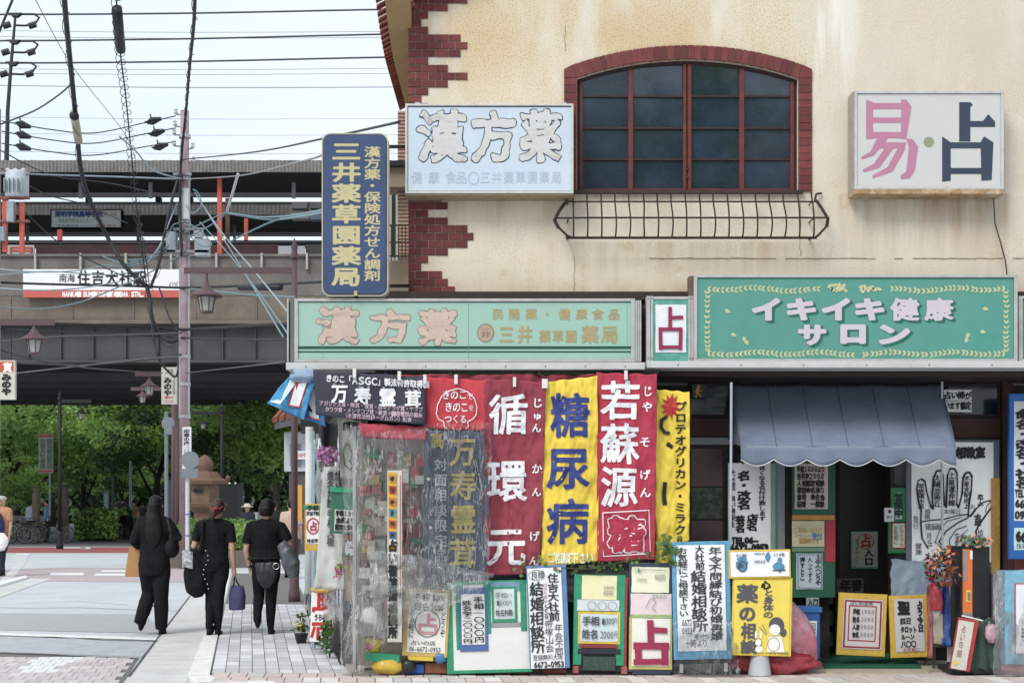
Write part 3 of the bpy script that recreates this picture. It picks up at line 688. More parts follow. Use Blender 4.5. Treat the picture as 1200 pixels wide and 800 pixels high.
for ci, (a, b) in enumerate(colx):
    for yy in (111.5, 149, 185.5): G().bbox(X(a), X(b), WY - .018, WY + .02, Z(yy + 1.1), Z(yy - 1.1), .002).build('glazing_bar', wfd, win)
    G().bbox(X(a), X(b), WY - .024, WY + .02, Z(223.4), Z(220), .002).build('bottom_rail', wf, win)
    for r_ in range(4):
        ylo = (110.4, 147.9, 184.4, 220)[r_]
        if r_ == 0:
            q = [(a, ylo), (b, ylo)] + [(b + (a - b) * i / 4, arc(b + (a - b) * i / 4) + 3.8) for i in range(5)]
        else:
            yhi = (0, 112.6, 150.1, 186.6)[r_]; q = [(a, ylo), (b, ylo), (b, yhi), (a, yhi)]
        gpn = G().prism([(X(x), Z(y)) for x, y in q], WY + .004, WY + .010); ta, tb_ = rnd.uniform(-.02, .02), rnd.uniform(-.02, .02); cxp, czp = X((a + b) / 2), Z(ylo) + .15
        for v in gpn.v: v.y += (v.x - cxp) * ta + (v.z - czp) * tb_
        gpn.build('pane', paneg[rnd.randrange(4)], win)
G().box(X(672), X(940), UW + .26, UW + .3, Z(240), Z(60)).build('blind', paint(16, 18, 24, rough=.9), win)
for yy in (196, 206): G().bbox(X(804.5), X(807.2), WY - .04, WY - .02, Z(yy + 3), Z(yy)).build('latch', wfd, win)
# eave with barrel tiles on the left flank
tilem = [paint(150 + d, 84 + d, 62 + d, rough=.8, var=.2, scale=12, bump=.3, bscale=60) for d in (-14, 0, 10)]
def eavez(Y): return 5.87 + (max(0, 14.3 - Y) / 1.2) ** 2 * .26
soff = paint(178, 146, 104, rough=.9, var=.10, scale=4, bump=.3, bscale=50, tint=(150, 120, 84), tamt=.4, tscale=3)
g = G(); Ys = [13.0 + i * .25 for i in range(13)]
for a, b in zip(Ys, Ys[1:]):
    za, zb = eavez(a) - .03, eavez(b) - .03
    g.add([(-1.15, a, za), (-1.15, b, zb), (X(480) + .02, b, zb), (X(480) + .02, a, za), (-1.15, a, za + .05), (-1.15, b, zb + .05), (X(480) + .02, b, zb + .15), (X(480) + .02, a, za + .15)],
          [(0, 1, 2, 3), (4, 5, 6, 7), (0, 1, 5, 4), (2, 3, 7, 6)] + ([(0, 3, 7, 4)] if a == 13.0 else []) + ([(1, 2, 6, 5)] if b > 15.95 else []))
g.build('soffit', soff, bld)
g = G()
for sgn in (-1, 1):
    xe = 2.8 + sgn * 3.72; g.add([(xe, 13.3, 6.22), (2.8, 13.3, 8.25), (2.8, 16.4, 8.25), (xe, 16.4, 6.12), (xe, 13.3, 6.32), (2.8, 13.3, 8.35), (2.8, 16.4, 8.35), (xe, 16.4, 6.22)],
        [(0, 1, 2, 3), (4, 5, 6, 7), (0, 1, 5, 4), (2, 3, 7, 6), (0, 3, 7, 4)])
roof = g.build('roof', tilem[0], bld)
n_ = 33
for i in range(n_):
    Y = 13.08 + i * (2.92 / n_); z = eavez(Y); g = G(); vs = []; fs = []
    for e_, (x_, zz) in enumerate(((-1.235, z - .012), (-1.16, z + .028), (-.92, z + .16))):
        for k in range(6):
            a = math.pi * k / 5; vs.append((x_, Y + math.cos(a) * .040, zz + math.sin(a) * .042))
    for e_ in range(2):
        for k in range(5): fs.append((e_ * 6 + k, e_ * 6 + k + 1, (e_ + 1) * 6 + k + 1, (e_ + 1) * 6 + k))
    fs.append((0, 1, 2, 3, 4, 5)); g.add(vs, fs); g.build('tile', tilem[rnd.randrange(3)], roof)
# window guard: bellied iron basket
iron = paint(58, 44, 40, rough=.6, var=.3, scale=20, bump=.3, bscale=80, metal=.3, tint=(96, 58, 40), tamt=.5, tscale=14, name="rusty_iron")
prof = [(228, 0.10), (236, .12), (244, .16), (252, .205), (260, .235), (268, .245), (276, .235), (283, .19)]
def gpos(px, py, d): return Vector((X(px), UW - d, UZ(py)))
wg = G(); 
for yy, d, r_ in ((240, .14, .008), (261, .237, .009), (283, .19, .013)):
    wg.tube([gpos(662 if yy != 261 else 649, yy, d if yy != 261 else d - .02), gpos(690, yy, d), gpos(930, yy, d), gpos(952 if yy != 261 else 965, yy, d)], r_, 6)
    for px_ in (665, 948): wg.tube([gpos(px_, yy, d), gpos(px_, yy - (3 if yy > 270 else 0), .0)], r_ * .8, 5)
wgo = wg.build('window_guard', iron, bld, label='bellied wrought iron window guard')
for i in range(18):
    px_ = 671 + i * (948 - 671) / 17.; b_ = rnd.uniform(-.6, .6)
    G().tube([gpos(px_ + b_ * math.sin(j), y, d) for j, (y, d) in enumerate(prof)], .008, 5).build('bar', iron, wgo)
for s_ in (-1, 1):
    c_ = 650 if s_ < 0 else 963
    q = [(c_ - s_ * 0, 229, .05), (c_ - s_ * 4, 232, .08), (c_ - s_ * 7, 240, .13), (c_ - s_ * 2, 252, .18), (c_ + s_ * 1, 262, .21), (c_ - s_ * 4, 272, .22), (c_ - s_ * 12, 281, .2)]
    if s_ < 0: q = [(659, 230, .02), (664, 234, .06), (663, 240, .12), (655, 252, .16), (650, 263, .2), (655, 273, .22), (664, 281, .2), (670, 283, .19)]
    else: q = [(962, 227, .02), (955, 229, .06), (952, 237, .12), (958, 248, .16), (964, 261, .2), (962, 271, .22), (954, 280, .2), (950, 283, .19)]
    G().tube([gpos(a, b, d) for a, b, d in q], .011, 6, ).build('scroll', iron, wgo)
    G().tube([gpos(a + s_ * 2, b, d - .01) for a, b, d in q[2:6]], .008, 6).build('scroll', iron, wgo)

# ---- ground floor shell
G().box(X(480), 6.5, 13.22, UW - .001, PZ(350.5, 13.2), PZ(343, 13.3)).build('flashing', brown, bld)
G().slab([(-1.95, 13.25), (6.5, 13.25), (6.5, 16.3), (-2.4, 16.3)], PZ(440, 13.2), PZ(352, 13.2) - .03).build('canopy_slab', brown, bld)
G().slab([(-2.38, 16.301), (6.5, 16.301), (6.5, 22.), (-3.2, 22.)], 2.6, 3.2).build('rear_slab', brown, bld)
# side wall along the street (behind the plastic and hangings)
sidew = paint(120, 112, 104, rough=.85, var=.2, scale=4, bump=.2, bscale=30, tint=(80, 72, 66), tamt=.6, tscale=3)
def SX(Y): return -1.38 - .175 * (Y - 13.1)
G().slab([(SX(13.9), 13.9), (SX(13.9) + .12, 13.9), (SX(21.9) + .12, 21.9), (SX(21.9), 21.9)], .03, 2.68).build('street_side_wall', sidew, bld)
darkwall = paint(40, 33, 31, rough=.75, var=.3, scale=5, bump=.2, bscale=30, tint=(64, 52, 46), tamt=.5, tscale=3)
def FX(px): return PX(px, GW)
def FZ(py): return PZ(py, GW)
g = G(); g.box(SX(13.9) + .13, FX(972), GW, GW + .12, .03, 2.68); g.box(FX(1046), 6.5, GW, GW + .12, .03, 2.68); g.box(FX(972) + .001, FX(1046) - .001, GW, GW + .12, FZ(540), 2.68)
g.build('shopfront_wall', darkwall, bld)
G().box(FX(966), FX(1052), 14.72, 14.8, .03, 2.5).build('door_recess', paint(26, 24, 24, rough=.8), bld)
def fbox(name, mat, x0, y0, x1, y1, pr=.01, back=0., lab=None, parent=None, bev=.004):
    return G().bbox(FX(x0), FX(x1), GW - pr, GW + back - .001, FZ(y1), FZ(y0), bev).build(name, mat, parent or bld, label=lab)
gl1 = glass_dark(34, 42, 56, .12, .15, 8); rail = paint(150, 154, 158, rough=.5, var=.12, scale=6)
fw_ = fbox('transom_window', brown, 806, 446, 866, 489, .015)
fbox('pane', gl1, 809, 449, 863, 486, .02, parent=fw_)
fbox('transom_panel', brown2, 806, 489.5, 870, 512, .012)
fbox('rail', rail, 806, 512.5, 870, 521, .04)
sw = fbox('shop_window', paint(46, 38, 38, rough=.6), 806, 521.5, 853, 660, .015)
fbox('pane', glass_dark(84, 40, 44, .3, .2, 9), 810, 525, 847, 570, .02, parent=sw, lab='pane backed with maroon cloth')
fbox('pane', paint(46, 66, 58, rough=.5, var=.5, scale=60, tint=(120, 120, 96), tamt=.8, tscale=22), 810, 571, 847, 608, .02, parent=sw, lab='pane backed with dark green patterned cloth')
fbox('pane', glass_dark(84, 40, 44, .3, .2, 9), 810, 609, 847, 640, .02, parent=sw, lab='lower pane backed with maroon cloth')
fbox('door_post', paint(150, 154, 160, rough=.6, var=.1, scale=6), 906, 540, 919, 700, .05)
fbox('door_post', brown, 919.5, 520, 929, 700, .07)
fbox('door_post', brown, 1041, 520, 1046, 715, .07)
fbox('transom_panel', brown2, 868, 489.5, 1172, 514, .012)
fw_ = fbox('transom_window', brown, 1104, 446, 1172, 489, .015)
fbox('pane', gl1, 1110, 449, 1168, 486, .02, parent=fw_)
fbox('wood_rail', brown2, 806, 433, 1420, 445.5, .05)
fbox('pillar', paint(66, 42, 36, rough=.7, var=.25, scale=8, bump=.25, bscale=40), 1172.5, 446, 1185, 735, .06)
pw = fbox('shop_window', paint(120, 124, 132, rough=.6), 1046.5, 514.5, 1172, 700, .012)
# sliding door deep in the recess
DY = 14.55
dk = thing('sliding_door', 'dark brown sliding door behind the entrance mat', 'door', P(1010, 762, DY))
def DX(px): return PX(px, DY)
def DZ(py): return PZ(py, DY)
dm = paint(46, 40, 38, rough=.45, var=.35, scale=4, bump=.2, bscale=14, tint=(74, 64, 58), tamt=.6, tscale=3)
G().bbox(DX(978), DX(1042), DY, DY + .04, .03, DZ(520)).build('panel', dm, dk)
G().bbox(DX(978), DX(983), DY - .02, DY - .001, .03, DZ(520)).build('stile', brown, dk); G().bbox(DX(1036), DX(1042), DY - .02, DY - .001, .03, DZ(520)).build('stile', brown, dk)
G().bbox(DX(984), DX(987), DY - .03, DY - .001, DZ(700), DZ(680)).build('pull', paint(120, 120, 118, rough=.4, metal=.6), dk)
for zz in (690, 715, 740): G().bbox(DX(945), DX(977), DY + .02, DY + .04, DZ(zz + 18), DZ(zz), .003).build('panel', paint(92, 98, 102, rough=.5, var=.2, scale=8), dk, label='grey slatted panel beside the door')

# ledge (white gutter) under the signs
white = paint(206, 206, 204, rough=.5, var=.06, scale=3, tint=(150, 146, 138), tamt=.4, tscale=5, name="white_aluminium")
def ledge(x0, x1, y0, y1, Y, n):
    g = G(); g.bbox(PX(x0, Y), PX(x1, Y), Y, Y + .35, PZ(y1, Y), PZ(y0, Y), .006); o = g.build('gutter', white, bld)
    for i in range(n):
        c = P(x0 + (x1 - x0) * (i + .5) / n, (y0 + y1) / 2 + .5, Y - .003); G().ell(c, .006, .004, .006, 8, 5).build('screw', brown, o)
ledge(335, 756, 424.5, 433, 12.95, 9); ledge(758, 1420, 423, 431, 12.95, 9)
# ================================================================== FASCIA SIGNS
SY = 13.1
alu = paint(196, 196, 194, rough=.45, var=.08, scale=5, metal=.2, tint=(140, 134, 124), tamt=.5, tscale=7, name="aluminium_trim")
green1 = paint(164, 200, 184, rough=.4, var=.05, scale=1.5, tint=(130, 186, 164), tamt=.5, tscale=1.2)
dgreen = paint(22, 78, 66, rough=.5, var=.15, scale=9)
gold = paint(176, 158, 112, rough=.6, var=.12, scale=20)
pinky = paint(212, 186, 172, rough=.6, var=.08, scale=9, tint=(190, 160, 146), tamt=.4, tscale=8)
outl = paint(150, 124, 112, rough=.7, var=.2, scale=20)
b = Board('fascia_sign', 'long mint green light box with faded gold lettering over the shop corner', 'sign', 345, 350, 750, 424, SY, th=.16)
b.panel(green1, 349, 354, 744, 421); b.frame(alu, 4.5, f=.016, r=(345, 350, 744, 424.3), wy=3.4)
for a, c in ((336.5, 338.5), (340, 344.5)): b.solid('side_post', alu if a < 339 else paint(120, 118, 116, rough=.5, metal=.2), a, 350, c, 424, f=0 if a > 339 else .01)
for a, c in ((744.3, 746.6), (747, 749), (749.3, 751.5)): b.solid('side_post', alu, a, 352, c, 424, f=.012)
t = b.text(); t.poly([(349.5, 405.6), (744, 405.6), (744, 408.8), (349.5, 408.8)]); t.poly([(349.5, 411.3), (744, 411.3), (744, 413), (349.5, 413)]); t.done(dgreen, b.o, False, 'stripe')
def bubbly(b, chars, boxes, rad, rim, m_in, m_out, seed=1, jit=.05):
    """hand-cut cloud-like characters with a dark rim"""
    t1 = b.text(seed); t2 = b.text(seed)
    for ch, (x0, y0, x1, y1) in zip(chars, boxes):
        ovs, _ = glyph(ch); h = (x1 - x0 + y1 - y0) / 2
        a0, a1 = min(v[0] for v in ovs), max(v[0] for v in ovs); b0, b1 = min(v[1] for v in ovs), max(v[1] for v in ovs)
        for t_, rr, lf in ((t1, rad + rim, 0.), (t2, rad, .003)):
            vs_, fs_ = fat(ch, rr / (h - 2 * rad), 120); q = []
            for v in vs_:
                X_ = x0 + rad + (v[0] - a0) / (a1 - a0) * (x1 - x0 - 2 * rad); Y_ = y1 - rad - (v[1] - b0) / (b1 - b0) * (y1 - y0 - 2 * rad)
                n1 = noise.noise(Vector((X_ * .11, Y_ * .11, seed))); n2 = noise.noise(Vector((X_ * .11, Y_ * .11, seed + 9)))
                q.append((X_ + n1 * jit * 60, Y_ + n2 * jit * 60))
            t_.g.add([t_.surf(x_, y_, .005 + lf) for x_, y_ in q], fs_)
    t1.done(m_out, b.o, False, 'lettering_outline'); t2.done(m_in, b.o, False, 'lettering')
bubbly(b, '漢方薬', ((372, 360, 420, 403), (434, 362, 480, 402), (491, 362, 535, 404)), 1.7, .7, pinky, outl)
t = b.text()
for ch, x in zip('民間薬・健康食品', (577, 596, 616, 635, 655, 675, 694, 713)): t.put(ch, x, 362, x + 13, 375, bold=.35)
t.line('三井', 583, 382, 626, 403, gap=4, bold=.5)
t.line('薬草園', 631, 387, 677, 402, gap=2, bold=.35); t.line('薬局', 680, 382, 726, 403, gap=3, bold=.55)
t.done(gold, b.o, False)
t = b.text(); t.disc(569, 390, 9.6, 10.4, 24); t.done(paint(190, 164, 140, rough=.6), b.o, False, 'emblem')
t = b.text(3); t.circle(569, 390, 9.4, 10.2, .9, lift=.002); t.put('三', 563, 384, 575, 391, lift=.002); t.put('井', 563, 389, 575, 397, lift=.002); t.done(outl, b.o, False, 'emblem_mark')
t = b.text(); t.stroke([(549, 354), (549, 421)], .5); t.stroke([(378, 354), (378, 421)], .3); t.stroke([(412, 354), (412, 405)], .3); t.stroke([(735, 354), (735, 421)], .3); t.done(paint(120, 170, 150), b.o, False, 'panel_seam')

b = Board('fortune_sign', 'small white sign with a magenta fortune-telling character between the two green fascia signs', 'sign', 757, 347, 813, 424, SY, th=.14)
teal = paint(84, 166, 150, rough=.5, var=.15, scale=8, tint=(150, 190, 178), tamt=.6, tscale=9)
b.panel(teal, 765, 349, 807, 424)
for a, c in ((757.5, 762), (762.4, 765.5), (806.5, 809.5), (809.8, 812.5)): b.solid('side_post', alu, a, 347, c, 424, f=.014)
b.solid('top_rail', alu, 765.6, 347.5, 806.4, 351, f=.01)
b.sheet('face_sheet', paper(226, 228, 232), 768, 357, 804, 413, f=.006, wav=.004)
t = b.text(4); mg = paint(150, 30, 74, rough=.6, var=.12, scale=20); kx = lambda l: t.stroke(l, 4.2, lift=.008)
kx([(785, 361), (785, 385)]); kx([(785, 372.5), (799, 372)]); kx([(774, 386), (798, 386)]); kx([(773.5, 385), (774, 409)]); kx([(774, 407), (797, 407)]); kx([(797.5, 385), (797, 409)]); t.done(mg, b.o, False)
for xx in (759.5, 764, 808, 811.2):
    for yy in (350, 420): b.solid('screw', brown, xx - .6, yy - .6, xx + .6, yy + .6, f=.018, b=0)

b = Board('salon_sign', 'large teal green sign with white katakana lettering and a leaf garland border', 'sign', 813, 322, 1192, 424, SY - .04, th=.2)
tealb = paint(92, 158, 144, rough=.4, var=.07, scale=1.5, tint=(54, 140, 124), tamt=.6, tscale=1.4)
b.panel(tealb, 817, 326, 1188, 421); b.frame(alu, 4, f=.016, wy=3.5)
b.solid('end_cap', paint(110, 90, 78, rough=.7), 808.5, 322.5, 812.8, 424, f=-.03, b=.2)
rows = [('イキイキ健康', [(882, 350, 914, 376), (923, 350, 956, 376), (964, 350, 996, 376), (1003, 350, 1036, 376), (1043, 349, 1078, 377), (1083, 349, 1118, 377)]),
        ('サロン', [(936, 381, 968, 405), (986, 381, 1014, 403), (1031, 381, 1066, 404)])]
sh = b.text(); wt = b.text()
for s_, bx in rows:
    for ch, (x0, y0, x1, y1) in zip(s_, bx):
        bo = 1.7 if ch in 'イキサロン' else 1.0
        for d_ in (1.0, 2.0, 3.0): sh.put(ch, x0 + 2 + d_ * .8, y0 + 1 + d_ * .6, x1 - 1 + d_ * .8, y1 - 1 + d_ * .6, bold=bo, tight=True)
        wt.put(ch, x0 + 1, y0 + 1, x1 - 2, y1 - 2, bold=bo, tight=True, lift=.006)
sh.done(paint(28, 112, 92, rough=.5), b.o, False, 'lettering_edge'); wt.done(paint(212, 200, 210, rough=.5, var=.04), b.o, False)
t = b.text(5); cl_ = paint(198, 204, 156, rough=.6, var=.12, scale=20)
def leafm(x, y, a, l=6.0, w_=1.5):
    ca, sa = math.cos(a), math.sin(a); q = [(0, 0), (l * .35, -w_), (l, 0), (l * .35, w_)]
    t.poly([(x + u * ca - v * sa, y + u * sa + v * ca) for u, v in q], lift=.001 + .0002 * (t.k % 3)); t.k += 1
def garland(x0, y0, x1, y1):
    n_ = int(math.hypot(x1 - x0, y1 - y0) / 5.2); d = math.atan2(y1 - y0, x1 - x0)
    for i in range(n_):
        x = x0 + (x1 - x0) * i / n_ + t.r.uniform(-.6, .6); y = y0 + (y1 - y0) * i / n_ + math.sin(i * .45) * 1.6
        leafm(x, y, d + .65 + t.r.uniform(-.2, .2)); leafm(x, y, d - .65 + t.r.uniform(-.2, .2))
garland(829, 338, 962, 340); garland(1178, 338, 1042, 340); garland(829, 414, 1003, 414); garland(1178, 414, 1008, 414)
garland(829, 412, 829, 340); garland(1179, 412, 1179, 340)
for cx in (982, 1022):
    for i in range(26):
        a = t.r.uniform(0, 6.28); r_ = t.r.uniform(0, 1); t.disc(cx + math.cos(a) * 15 * r_, 338 + math.sin(a) * 5 * r_, 2.2, 2.0, 7, lift=.001 + .0003 * (i % 4), wob=.3)
for (x, y, a) in ((849, 363, .4), (856, 391, .3), (871, 394, 1.2), (873, 398, 1.0), (1151, 361, .2), (1136, 390, 2.2), (1134, 395, 2.0), (1148, 388, .2)): leafm(x, y, a, 8, 2.6)
t.done(cl_, b.o, False, 'leaf_border', kind='stuff')

b = Board('fascia_sign', 'plain pale green fascia light box right of the salon sign', 'sign', 1193, 347, 1400, 424, SY, th=.16)
b.panel(green1, 1200, 351, 1396, 421); b.frame(alu, 3, f=.016, wy=3)
for a, c in ((1193.5, 1195.5), (1196, 1198)): b.solid('side_post', alu, a, 348, c, 424, f=.02)

# ---- wall light boxes
b = Board('wall_sign', 'pale blue-white light box with three black outlined cloud-like characters on the upper wall', 'sign', 475, 122, 672, 227, 13.25, th=.24)
pale = paint(194, 208, 223, rough=.35, var=.05, scale=2, tint=(208, 214, 218), tamt=.6, tscale=1.6)
b.panel(pale, 478, 125.5, 669.5, 224); b.frame(paint(214, 214, 210, rough=.45, var=.08, scale=6, tint=(170, 150, 120), tamt=.5, tscale=9), 2.6, f=.014, wy=2.4)
b.solid('drip_rail', paint(170, 150, 120, rough=.6, var=.2, scale=9), 475, 227.2, 672, 229, f=.0)
bubbly(b, '漢方薬', ((489, 130, 547, 191), (552, 130, 604, 190), (609, 129, 658, 190)), 1.7, .9, paint(214, 214, 214, rough=.5, var=.04, tint=(204, 196, 176), tamt=.7, tscale=5), paint(52, 60, 70, rough=.6), seed=4, jit=.045)
t = b.text(8)
for ch, x in zip('健康食品', (482, 502, 522, 534)): t.put(ch, x, 201, x + 13, 216)
for ch, x in zip('三井薬草園薬局', range(562, 664, 14)): t.put(ch, x, 201, x + 12, 216)
t.circle(555, 209, 6, 7, .7); t.done(paint(190, 204, 219, rough=.5), b.o, False, 'faded_lettering')
for xx in (486, 658): b.solid('bracket', alu, xx, 119, xx + 6, 122, f=-.02, b=.24)

b = Board('wall_sign', 'white light box with a pink and a slate blue character, rust stained along its foot', 'sign', 1001, 107, 1176, 222, 13.27, th=.2)
wp = paint(212, 211, 208, rough=.4, var=.04, scale=3, tint=(190, 184, 174), tamt=.4, tscale=3)
b.panel(wp, 1004, 110, 1173, 219)
b.solid('side_panel', paint(176, 168, 156, rough=.6, var=.15, scale=7, tint=(150, 110, 70), tamt=.6, tscale=8), 999.5, 107, 1001, 222)
al2 = paint(206, 208, 210, rough=.4, var=.1, scale=7, tint=(150, 104, 60), tamt=.35, tscale=10)
b.frame(al2, 3.2, f=.014, wy=3)
b.solid('bottom_rail', paint(170, 132, 84, rough=.6, var=.25, scale=14, tint=(214, 204, 184), tamt=.8, tscale=9, name="rusty_trim"), 999.5, 221.8, 1176.5, 228, f=.02)
pk_ = paint(196, 128, 156, rough=.5, var=.07, scale=6, tint=(180, 104, 136), tamt=.4, tscale=8); sb = paint(52, 66, 88, rough=.5, var=.1, scale=6)
t = b.text(2)   # 易 in heavy brush-like strokes
def quad(t_, *p): t_.poly(p, lift=.0002 * (t_.k % 6)); t_.k += 1
S1 = [((1015, 117), (1023, 120), (1023, 163), (1015, 163)), ((1023, 121), (1059, 121), (1059, 128), (1023, 128)), ((1056, 117), (1062, 117), (1068, 125), (1062, 163), (1056, 163)), ((1023, 138), (1058, 138), (1058, 144), (1023, 144)), ((1023, 155), (1058, 155), (1058, 162), (1023, 162)),
      ((1030, 158), (1040, 163), (1024, 182), (1010, 187), (1009, 184), (1020, 178)), ((1034, 167), (1062, 167), (1060, 174), (1030, 174)), ((1062, 163), (1069, 163), (1076, 172), (1072, 200), (1066, 209), (1056, 210), (1055, 206), (1062, 201), (1065, 172)),
      ((1038, 172), (1047, 174), (1030, 197), (1012, 202), (1011, 199), (1024, 192)), ((1053, 172), (1061, 174), (1046, 201), (1023, 209), (1022, 206), (1040, 196))]
for q in S1: quad(t, *q)
t.done(pk_, b.o, False, label='pink character on the left')
t = b.text(2)
S2 = [((1124, 120), (1137, 120), (1140, 123), (1137, 126), (1137, 166), (1124, 166)), ((1137, 142), (1152, 142), (1158, 134), (1166, 143), (1166, 149), (1137, 149)), ((1104, 160), (1114, 167), (1114, 212), (1104, 213)), ((1114, 167), (1150, 167), (1150, 174), (1114, 174)), ((1149, 167), (1153, 160), (1164, 167), (1162, 211), (1150, 212)), ((1114, 197), (1151, 197), (1151, 204), (1114, 204))]
for q in S2: quad(t, *q)
t.done(sb, b.o, False, label='slate blue character on the right')
t = b.text(2); t.disc(1088.5, 166.5, 6, 6, 20); t.done(paint(150, 158, 120, rough=.5), b.o, False, 'dot')
g = G(); pts = [(1164, 228), (1165, 245), (1166, 262), (1172, 282), (1178, 305), (1180, 322)]
g.tube([P(a, c, 13.46) for a, c in pts], .006, 5).build('power_cord', paint(60, 50, 46), None, label='thin cord hanging from the rusty white light box', cat='cord')

# ---- blue vertical sign
b = Board('vertical_sign', 'tall blue rounded sign with gold vertical lettering at the corner of the building', 'sign', 377, 156, 455, 347, 13.05, th=.14)
def rrect(x0, y0, x1, y1, r, n=6):
    q = []
    for cx, cy, a0 in ((x1 - r, y0 + r, -90), (x1 - r, y1 - r, 0), (x0 + r, y1 - r, 90), (x0 + r, y0 + r, 180)):
        for i in range(n + 1): a = math.radians(a0 + 90 * i / n); q.append((cx + math.cos(a) * r, cy + math.sin(a) * r))
    return q
for nm, r_, m_, f_, bk in (('rim', (377, 156, 455, 347, 10), paint(190, 186, 176, rough=.4, var=.12, scale=6, tint=(140, 124, 100), tamt=.5, tscale=8), .0, .14), ('rim_band', (378.6, 157.6, 453.4, 345.4, 9), paint(70, 64, 66, rough=.5), .004, .0), ('panel', (380, 159, 452, 344, 8), paint(62, 80, 118, rough=.3, var=.08, scale=2, tint=(78, 98, 140), tamt=.5, tscale=1.5), .008, .0)):
    G().prism([(b.surf(x, y).x, b.surf(x, y).z) for x, y in rrect(*r_)], -f_, bk if bk else .002).build(nm, m_, b.o, world=False)
goldy = paint(206, 192, 140, rough=.5, var=.08, scale=9)
t = b.text(1); t.line('三井薬草園薬局', 389, 166, 423, 337, vert=True, gap=2.2, bold=.85, lift=.008)
t.line('漢方薬・保険処方せん調剤', 427, 172, 446, 330, vert=True, gap=.6, bold=.35, lift=.008); t.done(goldy, b.o, False)
b.solid('hook', paint(190, 176, 130, rough=.5), 415, 341, 419, 347, f=.02)
g = G()
for yy in (172, 335): g.bar(P(452, yy, 13.15), P(484, yy, 13.6), .03)
g.build('bracket', brown, b.o)
# ================================================================== AWNING
aw = thing('awning', 'blue-grey cloth awning with a scalloped valance over the shop entrance', 'awning', P(985, 548, 13.3))
YT, YB = 13.9, 13.12
awc = paint(122, 134, 156, rough=.75, var=.08, scale=2.0, bump=.25, bscale=8, tint=(92, 100, 116), tamt=.7, tscale=2.6, name="awning_cloth")
def awp(u, v):
    a = P(858 + 245 * u, 448, YT); b = P(868 + 252 * u, 523, YB); p = a.lerp(b, v)
    p.z -= math.sin(v * math.pi) * .02 + abs(math.sin(u * math.pi * 3)) * .012 + .008 * noise.noise(Vector((u * 9, v * 2, 3))); return p
G().grid(awp, 36, 12).build('canopy', awc, aw, smooth=True, solid=.003)
for k in range(1, 6): G().tube([awp(k / 6 + .001, j / 10) + Vector((0, -.004, .004)) for j in range(11)], .0035, 4).build('seam', paint(96, 106, 126, rough=.8), aw)
def val(u, v):
    a = P(868 + 252 * u, 523, YB); sc = abs(math.sin(u * math.pi * 6.5)); bot = 538 + 7.5 * sc
    p = P(868 + 252 * u, 523.3 + (bot - 523.3) * v, YB - .004); p.y -= .012 * math.sin(u * 40) * v; return p
G().grid(val, 130, 4).build('valance', awc, aw, smooth=True, solid=.003)
G().tube([P(868 + 252 * u / 130, 538.3 + 7.5 * abs(math.sin(u / 130 * math.pi * 6.5)), YB - .012 - .012 * math.sin(u / 130 * 40)) for u in range(131)], .006, 4).build('valance_binding', paint(206, 206, 208), aw)
G().tube([P(868, 524.2, YB + .01), P(1120, 524.2, YB + .01)], .012, 6).build('front_bar', alu, aw)
for s_, (xt, xb) in enumerate(((858, 868), (1103, 1120))):
    a, b_, c = P(xt, 449, YT), P(xb, 523, YB), P(xb, 523, YB); c = Vector((b_.x, YT, b_.z + .1))
    G().add([a, b_, c, a + Vector((.004, 0, 0)), b_ + Vector((.004, 0, 0)), c + Vector((.004, 0, 0))], [(0, 1, 2), (3, 5, 4), (0, 3, 4, 1), (1, 4, 5, 2)]).build('side_arm', awc, aw)
G().tube([P(857, 448, 13.02), P(856.5, 560, 13.0), P(856, 635, 13.0)], .012, 8).build('awning_pole', paint(186, 190, 196, rough=.4, metal=.3), None, label='thin white pole at the left end of the blue-grey awning', cat='pole')
G().tube([P(1104, 447, 13.72), P(1103.5, 560, 13.72), P(1105, 660, 13.72)], .011, 8).build('awning_pole', paint(196, 200, 204, rough=.4, metal=.3), None, label='thin white pole in front of the palm reading poster', cat='pole')

# ================================================================== BANNERS
BY = 12.92
def cloth_disp(amp, freq, sd, drape=.0, wr=.0):
    def d(px, py):
        s_ = math.sin(px * freq + math.sin(py * .012 + sd) * 2.2 + sd) * amp * min(1, .45 + (py - 430) / 220)
        return s_ + wr * noise.noise(Vector((px * .09, py * .035, sd))) + .5 * wr * noise.noise(Vector((px * .25, py * .1, sd + 3)))
    return d
def banner(label, quad_, mat, disp, Y=BY, name='banner', group='cloth banners hanging under the shop sign', nu=44, nv=90, cat='banner', hem=1.0, sd=1.0):
    (x0, y0), (x1, y1), (x2, y2), (x3, y3) = quad_      # tl, tr, br, bl
    c = P((x0 + x1) / 2, max(y2, y3), Y); o = thing(name, label, cat, c, group)
    def pq(u, v):
        xl, yl = x0 + (x3 - x0) * v, y0 + (y3 - y0) * v; xr, yr = x1 + (x2 - x1) * v, y1 + (y2 - y1) * v
        x = xl + (xr - xl) * u + hem * noise.noise(Vector((v * 5, u * 2, sd))) ; y = yl + (yr - yl) * u + (1 - v) * 1.2 * math.sin(u * math.pi * 3) ** 2 * hem; return x, y
    def fn(u, v):
        x, y = pq(u, v); q = P(x, y, Y); q.y += disp(x, y); return q
    G().grid(fn, nu, nv).build('cloth', mat, o, smooth=True, solid=.0015)
    def surf(px, py, lift=0.): q = P(px, py, Y); q.y += disp(px, py) - lift - .007; return q
    return o, surf
